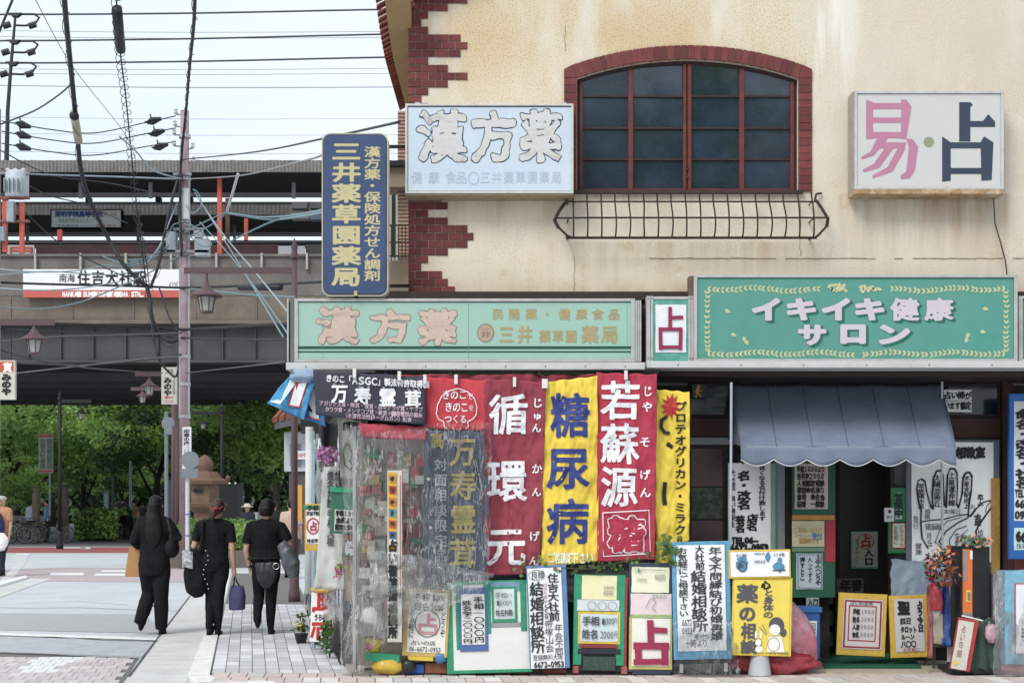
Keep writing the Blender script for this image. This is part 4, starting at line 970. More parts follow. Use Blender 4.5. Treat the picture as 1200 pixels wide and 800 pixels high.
# pole and red backing cloth
pole = thing('bamboo_pole', 'dark green pole carrying the banners under the fascia sign', 'pole', P(606, 445, 13.0))
G().tube([P(440, 436, 13.02), P(610, 438, 13.02), P(772, 436, 13.02)], .016, 8).build('pole', paint(42, 70, 56, rough=.5, var=.2, scale=9), pole)
for x in (452, 528, 632, 715): G().bbox(PX(x - 2, 13.0), PX(x + 2, 13.0), 12.99, 13.05, PZ(440, 13), PZ(431, 13)).build('hanger', paint(60, 60, 62, rough=.5), pole)
clipm = paint(222, 222, 218, rough=.4)
def clips(o, lst, Y=BY - .02):
    for x, y in lst: G().bbox(PX(x - 1.9, Y), PX(x + 1.9, Y), Y - .02, Y + .03, PZ(y + 6, Y), PZ(y - 5, Y), .003).build('clip', clipm, o)
# rope swag of red cloth behind
dsp = cloth_disp(.010, .3, 2.0, wr=.05)
o, sf = banner('crumpled red cloth gathered along the pole behind the banners', [(438, 438), (700, 438), (700, 452), (438, 450)], cloth(150, 40, 58), dsp, Y=13.0, name='cloth_swag', group=None, cat='cloth', nu=60, nv=6)
# black banner
d = cloth_disp(.02, .07, 1.0, wr=.026)
o, sf = banner('dark navy banner with white mushroom product lettering, leftmost of the row', [(367, 433), (498, 441), (499, 498), (370, 486)], cloth(48, 50, 64), d, nu=26, nv=14, Y=12.86)
t = Text(sf, 3); wt_ = paint(232, 232, 235, rough=.6, var=.03)
def sl(y, x): return y + (x - 370) * .066
for i, ch in enumerate('きのこ「ASGC」製法特許取得製'):
    x = 382 + i * 7.6; y = sl(438, x); t.put(ch, x, y, x + 7.4, y + 9, bold=.25)
for ch, x in zip('まんじゅれいじょう', (390, 400, 420, 430, 448, 458, 477, 483, 489)): y = sl(447.5, x); t.put(ch, x, y, x + 4, y + 4)
for ch, x in zip('万寿霊茸', (389, 416, 445, 475)): y = sl(451, x); t.put(ch, x, y, x + 18, y + 19, bold=.6, tight=True)
t.done(wt_, o)
t = Text(sf, 4); pkw = paint(206, 176, 190, rough=.6)
for i, ch in enumerate('アガリクス茸・梅茸・雪茸・白キクラゲ茸・ヤマブ'): x = 374 + i * 5.3; y = sl(469, x); t.put(ch, x, y, x + 5.2, y + 6, bold=.12)
for i, ch in enumerate('カワラ茸・メシマコブ茸・椎茸＋18種類の菌糸'): x = 381 + i * 5.2; y = sl(475.5, x); t.put(ch, x, y, x + 5.1, y + 6, bold=.12)
for i, ch in enumerate('（水溶性活性β－グルカン）配合'): x = 402 + i * 5.4; y = sl(481.5, x); t.put(ch, x, y, x + 5.2, y + 6, bold=.12)
t.done(pkw, o, label='small pinkish lettering'); clips(o, [(415.5, 437), (468, 440), (498, 444)], 12.82)
# red banner, lower strip seen left behind plastic
o, sf = banner('red cloth strip with nothing written on it, under the navy banner', [(419, 495), (499, 499), (500, 516), (422, 513)], cloth(196, 62, 78), cloth_disp(.012, .09, 3, wr=.02), Y=12.90, nu=20, nv=6)
d = cloth_disp(.014, .09, 4.0, wr=.028)
o, sf = banner('bright red banner with a white mushroom-shaped outline round brushed kana', [(497, 441), (570, 445), (569, 505), (499, 502)], cloth(206, 44, 58), d, nu=20, nv=18)
t = Text(sf, 5); t.line('きのこ', 518, 457, 547, 468, bold=.2, jit=.03).line('で', 547, 461, 555, 469, jit=.03); t.line('きのこ', 521, 471, 549, 483, bold=.2, jit=.03); t.put('を', 549, 474, 556, 482); t.line('つくる', 521, 486, 547, 496, bold=.2, jit=.03)
t.stroke([(520, 494), (514, 491), (511.5, 485), (513, 474), (518, 464), (526, 458), (537, 455), (548, 459), (556, 467), (559, 477), (558, 486), (554, 491), (548, 494), (549, 499), (546, 502)], 1.1); t.stroke([(520, 494), (521, 500), (524, 502)], 1.1); t.done(wt_, o)
clips(o, [(534.5, 444)])
d = cloth_disp(.016, .10, 2.2, wr=.03)
o, sf = banner('slate navy banner with gold vertical lettering, wrapped in clear plastic', [(497, 503), (576, 504), (569, 682), (496, 686)], cloth(78, 86, 108), d, nu=34, nv=60)
t = Text(sf, 6); t.line('万寿霊茸', 527, 510, 558, 668, vert=True, bold=.7, jit=.025, gap=5); t.line('高', 504, 507, 520, 526, vert=True, bold=.5, jit=.075); t.done(paint(206, 188, 112, rough=.6, var=.2, scale=30), o)
t = Text(sf, 7); t.line('対面相談限定品', 509, 536, 524, 660, vert=True, gap=3, bold=.25, jit=.02); t.done(paint(196, 200, 212, rough=.6), o, label='pale thin vertical lettering')
for x, y in ((500, 503.5), (502, 561), (504.5, 618)): t = Text(sf, 1); t.disc(x, y, 2, 2, 12); t.done(wt_, o, name='grommet')
d = cloth_disp(.022, .07, 5.1, wr=.034)
o, sf = banner('maroon banner with three large white characters and small kana beside them', [(568, 443), (640, 447), (633, 672), (566, 674)], cloth(150, 44, 60), d)
t = Text(sf, 8)
for ch, bx in (('循', (574, 462, 618, 508)), ('環', (572, 541, 617, 586)), ('元', (572, 621, 615, 661))): t.put(ch, *bx, bold=.95, jit=.02, tight=True)
for ch, bx in (('じ', (624, 466, 636, 478)), ('ゅ', (624, 482, 635, 492)), ('ん', (623, 496, 634, 507)), ('か', (623, 543, 635, 555)), ('ん', (623, 571, 634, 582)), ('げ', (620, 622, 632, 634)), ('ん', (619, 651, 632, 663))): t.put(ch, *bx, bold=.3, jit=.03)
t.done(wt_, o); clips(o, [(603, 447), (637, 449)])
d = cloth_disp(.022, .08, 0.4, wr=.036)
o, sf = banner('yellow banner with three rounded blue characters', [(636, 447), (700, 440), (702, 657), (634, 664)], cloth(240, 204, 46), d, sd=4.)
t = Text(sf, 9); bl = paint(44, 62, 138, rough=.6, var=.06); 
for ch, bx in (('糖', (646, 461, 690, 511)), ('尿', (642, 527, 690, 572)), ('病', (641, 585, 689, 636))): t.put(ch, *bx, bold=1.15, jit=.01, tight=True)
t.done(bl, o)
t = Text(sf, 10); t.line('ご相談下さい', 641, 647, 696, 660, bold=.5, jit=.03); t.done(paint(238, 232, 196, rough=.6), o, label='white brushed line at the foot'); clips(o, [(640, 449)])
d = cloth_disp(.020, .06, 1.7, wr=.030)
o, sf = banner('crimson banner with white brushed characters and a boxed character at the foot', [(699, 436), (770, 438), (767, 655), (700, 658)], cloth(186, 34, 62), d, sd=7.)
t = Text(sf, 11)
for ch, bx in (('若', (704, 447, 748, 491)), ('蘇', (704, 497, 748, 542)), ('源', (706, 547, 746, 592))): t.put(ch, *bx, bold=.95, jit=.025, tight=True)
for ch, bx in (('じ', (753, 452, 764, 465)), ('や', (752, 471, 764, 483)), ('そ', (749, 512, 762, 524)), ('げ', (749, 550, 762, 562)), ('ん', (749, 571, 762, 583))): t.put(ch, *bx, bold=.35, jit=.03)
t.stroke([(706.5, 600.5), (760, 597.5), (762, 648), (707, 651.5), (706.5, 600.5)], 1.1)
t.put('糖', 714, 606, 754, 645, bold=3.2, tight=True); t.done(wt_, o)
t = Text(sf, 12); t.put('糖', 714, 606, 754, 645, bold=1.9, tight=True, lift=.006); t.done(cloth(186, 34, 62), o, label='red inside of the outlined character'); clips(o, [(733.5, 439)])
d = cloth_disp(.030, .11, 3.3, wr=.035)
o, sf = banner('narrow yellow banner with a red starburst, folded, rightmost of the row', [(766, 455), (808, 459), (808, 632), (768, 676)], cloth(240, 206, 46), d, sd=9., nu=26, Y=13.0)
t = Text(sf, 13)
star = [(786 + (16 if i % 2 else 9) * math.cos(i * math.pi / 11) * .75, 476 + (16 if i % 2 else 9) * math.sin(i * math.pi / 11)) for i in range(22)]
for i in range(22): t.poly([(786, 476), star[i], star[(i + 1) % 22]])
t.done(paint(196, 48, 44, rough=.6), o, name='starburst')
t = Text(sf, 14); ik = ink(); t.line('プロテオグリカン・ミラクル', 791, 470, 804, 640, vert=True, gap=1, bold=.35)
t.stroke([(781, 488), (776, 492), (775, 500), (779, 506), (784, 507)], 4); t.stroke([(783, 520), (787, 523)], 5); t.stroke([(779, 566), (778, 580), (779, 590)], 5); t.done(ik, o)

# ================================================================== CLEAR PLASTIC SHEETS
film = film_mat("creased_clear_film", .03, .6, 9); film2 = film_mat("creased_clear_film_b", .02, .5, 9)
def plastic(label, pts, mat, sd, amp=.05, nu=30, nv=50, group='clear plastic covers over the shop display', edge=2.0):
    """pts: four photo corners with distances (px, py, Y): tl, tr, br, bl"""
    A, B_, C_, D_ = [P(*q) for q in pts]
    def fn(u, v):
        p = A.lerp(B_, u).lerp(D_.lerp(C_, u), v)
        n1 = noise.noise(Vector((u * 7 + sd, v * 3, sd))) + .5 * noise.noise(Vector((u * 19, v * 6 + sd, sd)))
        p.y -= abs(n1) * amp; p.x += noise.noise(Vector((u * 3, v * 7, sd + 4))) * .02 * edge; p.z += noise.noise(Vector((u * 7, v * 2, sd + 8))) * .012 * edge; return p
    g = G().grid(fn, nu, nv); c = (A + B_ + C_ + D_) / 4
    return g.build('plastic_cover', mat, None, smooth=True, label=label, cat='plastic sheet', group=group)
plastic('clear creased plastic draped over the corner display cabinet', [(418, 508, 12.88), (498, 502, 12.84), (526, 700, 12.80), (404, 786, 12.80)], film, 1.0, .07, 40, 60)
plastic('thick gathered clear plastic fold hanging at the shop corner', [(404, 497, 12.98), (424, 500, 12.86), (428, 788, 12.78), (398, 786, 13.0)], film_mat("thick_film", .10, .6, 10), 2.0, .09, 14, 60)
plastic('clear plastic hung over the slate navy banner', [(497, 497, 12.85), (577, 494, 12.86), (572, 684, 12.80), (494, 688, 12.80)], film2, 3.0, .05, 30, 50)
plastic('crumpled clear plastic bunched above the yellow edged fortune poster', [(430, 640, 12.76), (580, 672, 12.76), (560, 697, 12.74), (440, 740, 12.74)], film_mat("bunched_film", .12, .7, 16), 5.0, .10, 50, 24)

# ================================================================== CORNER DISPLAY
cab = thing('display_cabinet', 'plastic covered display board at the shop corner with faded papers', 'cabinet', P(460, 786, 13.3))
cb = paint(206, 196, 184, rough=.8, var=.2, scale=5, tint=(110, 96, 86), tamt=.7, tscale=4)
G().bbox(PX(418, 13.15), PX(500, 13.15), 13.15, 13.3, .08, PZ(510, 13.15)).build('back_board', cb, cab)
for x in (414, 500): G().bbox(PX(x, 13.1), PX(x + 4, 13.1), 13.05, 13.12, .03, PZ(500, 13.1)).build('post', paint(196, 196, 192, rough=.5), cab)
for (x0, y0, x1, y1), c in (((428, 565, 452, 602), (196, 204, 190)), ((427, 563, 451, 575), (90, 150, 120)), ((430, 606, 454, 628), (206, 190, 178)), ((426, 632, 452, 660), (200, 206, 200)), ((470, 560, 492, 606), (160, 120, 108)), ((472, 612, 495, 650), (150, 96, 86)), ((428, 664, 452, 700), (196, 186, 180)), ((470, 655, 490, 690), (180, 170, 150)), ((425, 705, 448, 745), (180, 184, 186))):
    G().bbox(PX(x0, 13.1), PX(x1, 13.1), 13.10 + rnd.uniform(0, .03), 13.149, PZ(y1, 13.1), PZ(y0, 13.1)).build('paper', paint(*c, rough=.6, var=.25, scale=16, tint=(120, 110, 110), tamt=.6, tscale=25), cab)
for i in range(60):
    x = rnd.uniform(420, 488); y = rnd.uniform(525, 745); w_, h_ = rnd.uniform(6, 16), rnd.uniform(5, 18); c = rnd.choice(((206, 90, 96), (214, 206, 190), (90, 150, 120), (196, 170, 120), (150, 120, 110), (220, 218, 214), (120, 140, 160), (186, 120, 120), (226, 220, 210)))
    G().bbox(PX(x, 13.1), PX(x + w_, 13.1), 13.06 + rnd.uniform(0, .03), 13.099, PZ(y + h_, 13.1), PZ(y, 13.1)).build('paper', paint(*c, rough=.6, var=.3, scale=30, tint=(100, 96, 96), tamt=.5, tscale=40), cab)
b = Board('vertical_sign', 'narrow upright picture strip, yellow above and black-on-white below, inside the plastic', 'sign', 454, 551, 471, 752, 12.74, th=.03)
b.panel(paint(214, 210, 200, rough=.5)); b.sheet('picture_strip', paint(222, 168, 48, rough=.5, var=.1), 455, 553, 465.5, 645)
for k, (yy, c) in enumerate(((556, (196, 150, 70)), (569, (180, 60, 50)), (583, (206, 120, 60)), (596, (60, 150, 170)), (609, (190, 90, 50)), (622, (50, 110, 160)), (631, (222, 222, 220)))):
    t = b.text(k); t.poly([(456, yy), (464.5, yy + .6), (464, yy + 9.5), (456.4, yy + 9)], lift=.004); t.done(paint(*c, rough=.5, var=.5, scale=70), b.o, False, 'picture')
    t = b.text(k + 40); t.disc(460 + rnd.uniform(-1, 1), yy + 5, 2.6, 3, 8, lift=.006, wob=.4); t.done(paint(60, 50, 46, var=.4, scale=40), b.o, False, 'picture_mark')
b.sheet('white_strip', paper(224, 222, 214), 455, 646, 465.5, 750)
t = b.text(31); t.line('占い宿結婚相談所', 455.2, 632, 465.5, 748, vert=True, gap=1, bold=.8, lift=.005); t.done(ink(), b.o, False)
b.solid('edge_strip', paint(198, 60, 60, rough=.5), 468.6, 556, 469.6, 700, f=.003)

# ================================================================== FRONT ROW OF SIGN BOARDS
INK = ink(); GRY = ink(84, 86, 92)
grp = 'hand-lettered sign boards leaning along the shop front'
# 1 yellow-edged fortune poster
b = Board('sign_board', 'yellow edged white poster with a pink character in a circle, at the corner display', 'sign', 471, 690, 524, 769, 12.86, roll=3, group=grp)
b.panel(vinyl(226, 186, 92)); b.sheet('paper', paper(234, 232, 226), 476, 693, 521, 764)
t = b.text(1); t.line('手相', 483, 695, 500, 704, bold=.25, jit=.075).line('1000', 503, 696, 518, 703, jit=.075).line('姓名', 483, 706, 500, 715, bold=.2, jit=.075).line('2000', 502, 707, 517, 714, jit=.075)
t.line('お気軽に', 477.5, 713, 484, 748, vert=True, jit=.075).line('どうぞ', 514, 716, 520, 745, vert=True, jit=.075).circle(499, 730, 14.5, 15.5, .8, lift=.001).line('占いの店', 480, 750, 510, 756, jit=.075).line('06-6672-0953', 479, 757, 516, 763, jit=.04); t.done(INK, b.o, False)
t = b.text(2); t.stroke([(500, 719), (500, 731)], 3.2); t.stroke([(500, 725), (508, 725)], 3); t.stroke([(490, 732), (509, 732), (509, 741), (490, 741), (490, 732)], 3.4); t.done(paint(220, 158, 164, rough=.6), b.o, False, label='pink character'); b.solid('batten', paint(222, 190, 60), 478, 769, 508, 774, f=-.002, b=.02)
# 2 green framed panel
b = Board('sign_board', 'large white sheet framed in green tape with a blue sign fixed on its left half', 'sign', 524, 680, 624, 788, 12.88, roll=-1.5, group=grp)
grn = vinyl(30, 158, 112); b.panel(paper(228, 228, 226), 526, 681, 623, 786)
b.solid('tape', grn, 524, 684, 532, 788, f=.006); b.solid('tape', grn, 536, 683, 545, 760, f=.006); b.solid('tape', grn, 569, 682, 577, 742, f=.007); b.solid('tape', grn, 612, 680, 619, 740, f=.007); b.solid('tape', grn, 532, 784, 624, 788, f=.005); b.solid('tape', grn, 532, 680, 624, 684, f=.005)
b.solid('blue_panel', vinyl(70, 110, 178), 540, 688, 573, 762, f=.014, b=0); b.sheet('paper', paper(), 542.5, 695, 570, 754, f=.018)
t = b.text(3); t.line('手相一〇〇〇円', 557, 698, 569, 752, vert=True, gap=.5, bold=.25, jit=.075, lift=.018).line('姓名学二〇〇〇円', 544, 702, 555, 753, vert=True, gap=.5, bold=.2, jit=.075, lift=.018); t.done(INK, b.o, False)
b.solid('cyan_panel', vinyl(120, 160, 190), 577, 682, 612, 693, f=.009, b=0); b.solid('green_panel', grn, 578.5, 687, 608, 729, f=.012, b=0); b.sheet('paper', paper(214, 224, 226), 581, 690, 605, 725, f=.016)
t = b.text(4); t.line('手相', 583, 694, 596, 701, jit=.06, lift=.016).line('より', 596, 695, 603, 700, jit=.06, lift=.016).line('1000円', 584, 703, 602, 709, jit=.06, lift=.016).line('姓名判断', 583, 714, 603, 722, bold=.15, jit=.06, lift=.016); t.done(GRY, b.o, False, label='small grey handwriting')
b.solid('shade_strip', paint(160, 162, 164), 577, 729, 612, 735, f=.006, b=0)
# 3 tall blue and white
b = Board('sign_board', 'tall narrow white board with blue sides, covered in dense brushed writing', 'sign', 621, 662, 668, 783, 12.84, roll=-2.2, group=grp)
b.panel(vinyl(96, 140, 196)); b.sheet('paper', paper(236, 237, 240), 622.5, 665, 662, 782, f=.006)
t = b.text(5); t.line('住吉大社前', 645, 671, 658, 728, vert=True, gap=.3, bold=.3, jit=.075).line('年会不問', 651, 731, 661, 768, vert=True, jit=.075).line('結婚相談所', 624, 682, 640, 765, vert=True, gap=.3, bold=.35, jit=.075).line('良縁', 626, 668, 642, 678, jit=.08)
t.line('〒558', 640, 702, 645, 725, vert=True, jit=.06).line('帝塚山会', 640, 726, 650, 764, vert=True, jit=.06).line('登録無料大阪', 625, 766, 660, 773, jit=.06).line('6672-0953', 626, 774, 661, 781, bold=.2, jit=.06).circle(633, 673, 9.5, 6, .5, n=14); t.done(ink(52, 54, 62), b.o, False)
t = b.text(6); t.line('只今入会', 639, 683, 645, 701, vert=True, jit=.075).disc(655, 666.5, 3, 1.8, 8, wob=.3); t.done(paint(200, 70, 90), b.o, False, label='small pink writing')
# 4 green with yellow
b = Board('sign_board', 'green edged board with cream and yellow bordered papers above a black mesh basket', 'sign', 671, 673, 733, 787, 12.9, roll=1, group=grp)
b.panel(paint(34, 36, 38, rough=.7), 676, 690, 730, 787); b.solid('tape', grn, 671, 673, 681, 779, f=.008); b.solid('tape', grn, 721, 673, 731, 779, f=.008); b.solid('tape', vinyl(180, 40, 48), 731, 676, 734, 785, f=.004); b.solid('cross_rail', grn, 681, 673, 721, 676, f=.006)
b.sheet('paper', paint(238, 230, 186, rough=.6, var=.06, tint=(240, 220, 140), tamt=.4, tscale=9), 680, 674, 721, 702, f=.012, label='cream paper'); b.sheet('paper', paper(214, 222, 226), 675, 702.5, 724, 715, f=.010); b.solid('yellow_panel', vinyl(232, 196, 52), 676, 716, 726, 754, f=.010, b=0); b.sheet('paper', paper(206, 222, 228), 679, 719, 723, 751, f=.014)
t = b.text(7); t.line('手相', 681, 722, 701, 733, bold=.3, jit=.06, lift=.014).line('1000円', 704, 723, 722, 731, jit=.075, lift=.014).line('姓名', 681, 737, 700, 748, bold=.3, jit=.06, lift=.014).line('2000円', 702, 738, 722, 747, jit=.075, lift=.014); t.done(GRY, b.o, False)
t = b.text(8); t.line('営業時間', 705, 686, 718, 690, jit=.04, lift=.012).line('相談', 705, 691, 717, 697, jit=.075, lift=.012); [t.circle(692 + i * 12, 709, 5, 5, .6, n=12, lift=.01) for i in range(3)]; t.done(ink(130, 130, 134), b.o, False)
b.solid('red_strip', vinyl(150, 40, 44), 678, 754.5, 724, 759, f=.010, b=0); b.solid('black_strip', vinyl(30, 32, 44), 677, 759.5, 727, 766, f=.014, b=0)
meshg = paint(48, 74, 64, rough=.7, var=.9, scale=220, bump=1, bscale=200, tint=(150, 178, 160), tamt=.5, tscale=160, name="green_mesh")
b.solid('mesh_basket', meshg, 683, 769, 721, 785, f=.02, b=0)
for x in (671, 728): b.solid('foot', paint(170, 96, 88, rough=.8), x, 780, x + 7, 788.5, f=.01, b=.03)
# 5 pink 占 sign
b = Board('sign_board', 'white board with a big crimson character under two small papers, yellow-green edge', 'sign', 735, 658, 790, 787, 12.9, roll=.6, group=grp)
b.panel(paint(64, 74, 92, rough=.6), 736, 659, 788, 787); b.solid('edge', vinyl(222, 210, 110), 737, 722, 787.5, 784, f=.006, b=0); b.sheet('paper', paint(238, 236, 208, rough=.6, var=.05), 739, 664, 783, 694, f=.008, label='cream notice'); b.sheet('paper', paint(232, 210, 212, rough=.6, var=.1, scale=12), 738, 695, 786, 720, f=.010, label='faded pink paper'); b.solid('green_edge', vinyl(170, 196, 120), 738, 719, 787, 724, f=.012, b=0); b.sheet('paper', paper(238, 236, 228), 740, 724, 785, 780, f=.012)
t = b.text(9); cr_ = paint(170, 44, 86, rough=.7, var=.25, scale=60); k_ = lambda l, w_: t.stroke(l, w_, lift=.013)
k_([(761, 728), (762, 752)], 7.5); k_([(761, 737), (779, 738)], 6.5); k_([(744, 756), (781, 756)], 8); k_([(747, 756), (748, 776)], 8); k_([(778, 756), (779, 776)], 8); k_([(744, 775), (781, 774)], 7); t.done(cr_, b.o, False, label='big crimson character')
t = b.text(10); t.line('手相姓名', 745, 677, 757, 682, jit=.075, lift=.009).line('相談', 766, 672, 779, 680, jit=.075, lift=.009); t.stroke([(743, 670), (755, 667), (779, 668)], .6, lift=.009); t.stroke([(756, 712), (760, 702), (765, 700), (767, 706), (763, 712), (768, 716)], .7, lift=.012); t.done(ink(150, 150, 140), b.o, False, label='faint handwriting')
t = b.text(11); t.disc(747, 668, 1.4, 3, 8, lift=.01); t.line('大安吉日', 762, 695, 780, 701, jit=.075, lift=.012); t.done(paint(120, 170, 140), b.o, False, name='pen_marks')
b.solid('base', paint(50, 62, 78, rough=.6), 741, 785, 786, 790, f=.01, b=.04)
# 6 light-blue framed board
b = Board('sign_board', 'tall light-blue framed board on white legs with three columns of brushed writing', 'sign', 790, 634, 858, 786, 12.85, roll=-1.2, group=grp)
lb = vinyl(88, 172, 216); b.panel(lb, 790, 634, 858, 772); b.sheet('paper', paper(238, 239, 243), 795, 638, 852, 762, f=.008); b.frame(lb, 4.5, f=.01, r=(790, 634, 858, 772), wy=4)
t = b.text(12); t.line('年令不問縁結び初婚再婚', 833, 641, 848, 750, vert=True, gap=.2, bold=.25, jit=.075).line('大社前', 817, 638, 828, 668, vert=True, gap=.5, bold=.25, jit=.075).line('結婚相談所', 812, 668, 830, 740, vert=True, bold=.35, jit=.075).line('お気軽にご相談下さい', 797, 640, 808, 722, vert=True, gap=.2, bold=.2, jit=.075)
t.line('6672', 800, 724, 812, 732, jit=.06).line('0953', 800, 734, 812, 742, jit=.06).line('受付中', 815, 742, 832, 750, jit=.07).line('十時より', 803, 748, 830, 758, jit=.07); t.done(ink(58, 60, 68), b.o, False)
for x in (797, 849): b.solid('leg', paint(196, 196, 196, rough=.5), x, 772, x + 4, 787.5, f=-.004, b=.03)
b.solid('shelf', paint(40, 42, 46, rough=.5), 792, 772.5, 858, 777, f=0, b=.12)
plastic('clear plastic pulled over the foot of the tall light-blue framed board', [(790, 728, 12.80), (860, 728, 12.80), (868, 790, 12.74), (788, 788, 12.76)], film2, 33., .03, 16, 30)
# wooden planks and plinths under the boards
for (x0, y0, x1, y1, c, lab) in ((602, 784, 622, 790, (110, 62, 52), 'reddish brick-like block under the green framed sheet'), (636, 783, 664, 790, (128, 70, 58), 'reddish block under the tall blue sided board'), (498, 776, 524, 787, (140, 84, 62), 'brown wooden crate end under the yellow edged poster'), (475, 778, 497, 787, (44, 96, 170), 'small blue crate under the yellow edged poster'), (548, 786, 600, 790, (100, 60, 48), 'long brown plank under the green framed sheet')):
    Y = 12.92; G().bbox(PX(x0, Y), PX(x1, Y), Y, Y + .18, .03, max(.06, PZ(y0, Y)), .006).build('block', paint(*c, rough=.8, var=.2, scale=12, bump=.3), None, label=lab, cat='block', group='low blocks the boards stand on')
# 7 medicine consultation poster
b = Board('sign_board', 'yellow poster with large grey characters and a drawn child and rabbit on a white stand', 'sign', 857, 676, 927, 768, 12.78, roll=1.2, group=grp)
yl = vinyl(240, 206, 50); b.panel(yl); b.sheet('poster', paint(238, 212, 76, rough=.4, var=.08, scale=3, tint=(226, 206, 116), tamt=.5, tscale=4), 859, 679, 924, 764, f=.006)
gy = paint(92, 90, 96, rough=.5); t = b.text(13)
for ch, bx in (('薬', (862, 685, 886, 706)), ('の', (866, 712, 883, 727)), ('相', (868, 730, 884, 748)), ('談', (868, 750, 886, 765))): t.put(ch, *bx, bold=.75, tight=True)
t.line('と身体の', 893, 690, 905, 724, vert=True, bold=.3); t.done(gy, b.o, False)
t = b.text(14); t.put('心', 890, 680, 901, 690, bold=.6); t.done(ink(), b.o, False)
t = b.text(15)   # drawing of a child with bunned hair
t.disc(909, 732, 9, 10, 18); t.disc(917, 740, 4, 5, 12); t.done(gy, b.o, False, name='drawn_hair')
t = b.text(16); t.disc(907, 737, 6.5, 6.5, 16, lift=.001); t.poly([(900, 745), (915, 745), (919, 763), (898, 763)], lift=.0012); t.disc(888, 752, 4, 4.5, 12, lift=.001); t.disc(889, 760, 4.5, 4, 12, lift=.0016); t.disc(885, 743, 1.4, 5, 8, lift=.001); t.disc(891, 743, 1.4, 5, 8, lift=.001); t.done(paper(240, 238, 232), b.o, False, name='drawn_figures')
t = b.text(17); t.stroke([(897, 743), (889, 734)], .7, lift=.002); t.stroke([(898, 741), (892, 731)], .7, lift=.002); t.circle(906, 754, 7, 8, .5, n=12, lift=.003); t.circle(888, 752, 4, 4.5, .4, n=10, lift=.003); t.line('クスリの日', 900, 762, 924, 767, jit=.03); t.done(gy, b.o, False, name='drawn_lines')
b = Board('notice_box', 'white yellow-edged box with three small blue drawings on top of the yellow poster', 'box', 855, 644, 927, 677, 12.76, roll=-1, th=.12)
b.panel(vinyl(232, 190, 60), name='carton'); b.sheet('face_sheet', paper(238, 238, 240), 856.5, 646, 925, 675)
t = b.text(18); t.disc(870, 662, 7, 7.5, 12, wob=.25); t.disc(870, 654, 6.5, 3, 10, wob=.2); t.disc(900, 652, 3, 6, 10, wob=.2); t.disc(913, 663, 6, 6, 9, wob=.4); t.disc(914, 656, 3, 3, 8); t.done(paint(90, 150, 190, rough=.5, var=.4, scale=60), b.o, False, name='drawing')
t = b.text(19); t.circle(870, 663, 5, 6, 1.2, n=10, lift=.002); t.disc(868, 662, 3.4, 3.2, 9, lift=.0015); t.stroke([(906, 668), (920, 668)], 1.5, lift=.002); t.line('相談会', 884, 647, 897, 650, lift=.001).line('禁煙支援', 884, 656, 897, 660, lift=.001).line('お薬', 862, 648, 876, 652, lift=.001).line('介護', 906, 648, 920, 652, lift=.001); t.done(ink(80, 90, 110), b.o, False, name='drawing_lines')
G().lathe([(.10, 0), (.102, .02), (.075, .2), (.07, .24)], P(893, 793, 12.86) * 1 if False else Vector((PX(891.5, 12.8), 12.86, .016)), 16).build('stand', paint(196, 200, 204, rough=.5), None, smooth=True, label='white plastic cone stand under the yellow poster', cat='stand')
# red and pink wrapped bag
def blob(label, name, cat, c, rx, ry, rz, mat, sd, amp=.2, flat=.0, extra=None, n=26, m=20):
    g = G(); c = Vector(c)
    g.ell((0, 0, 0), 1, 1, 1, n, m); vs = []
    for v in g.v:
        k = 1 + amp * noise.noise(v * 2.2 + Vector((sd, 0, 0))) + amp * .5 * noise.noise(v * 6 + Vector((0, sd, 0)))
        p = Vector((v.x * rx * k, v.y * ry * k, v.z * rz * k))
        if extra: p = extra(p, v)
        p.z = max(p.z, -rz * .96); vs.append(c + p)
    g.v = vs; return g.build(name, mat, None, smooth=True, label=label, cat=cat)
fm = film_mat("pink_wrap", .35, .5, 12)
def taper(p, v): k = 1 - .38 * max(0, v.z + .2); return Vector((p.x * k - .10 * (v.z + 1), p.y * k, p.z))
blob('pink and red bundle wrapped in clear plastic beside the yellow poster', 'wrapped_bundle', 'bundle', (PX(930, 13.1), 13.12, .40), .30, .14, .42, paint(206, 120, 138, rough=.4, var=.25, scale=7, bump=.9, bscale=9, tint=(226, 200, 206), tamt=.8, tscale=5), 3.0, .16, extra=taper)
blob('deep red plastic bag on the ground behind the white stand', 'plastic_bag', 'bag', (PX(905, 12.98), 13.0, .12), .42, .12, .11, paint(164, 36, 50, rough=.3, var=.3, scale=9, bump=1, bscale=12, tint=(206, 120, 130), tamt=.5, tscale=8), 5.0, .2)
blob('clear crumpled plastic bag on the ground under the light-blue framed board', 'plastic_bag', 'bag', (PX(828, 13.0), 13.06, .14), .34, .12, .14, film_mat("bag_film", .3, .6, 16), 8.0, .25)
b = Board('container', 'blue plastic container behind the pink bundle', 'container', 936, 712, 962, 772, 13.4, th=.2)
b.panel(paint(32, 98, 172, rough=.35, var=.08), 938, 716, 961, 772, name='body'); b.solid('lid', paint(40, 110, 186, rough=.35), 936, 711, 963, 717, f=.02, b=.22); b.sheet('label_sheet', paper(), 948, 727, 957, 760, f=.004)
t = b.text(5); t.line('回収箱', 949, 729, 956, 758, vert=True, jit=.03); t.done(GRY, b.o, False)
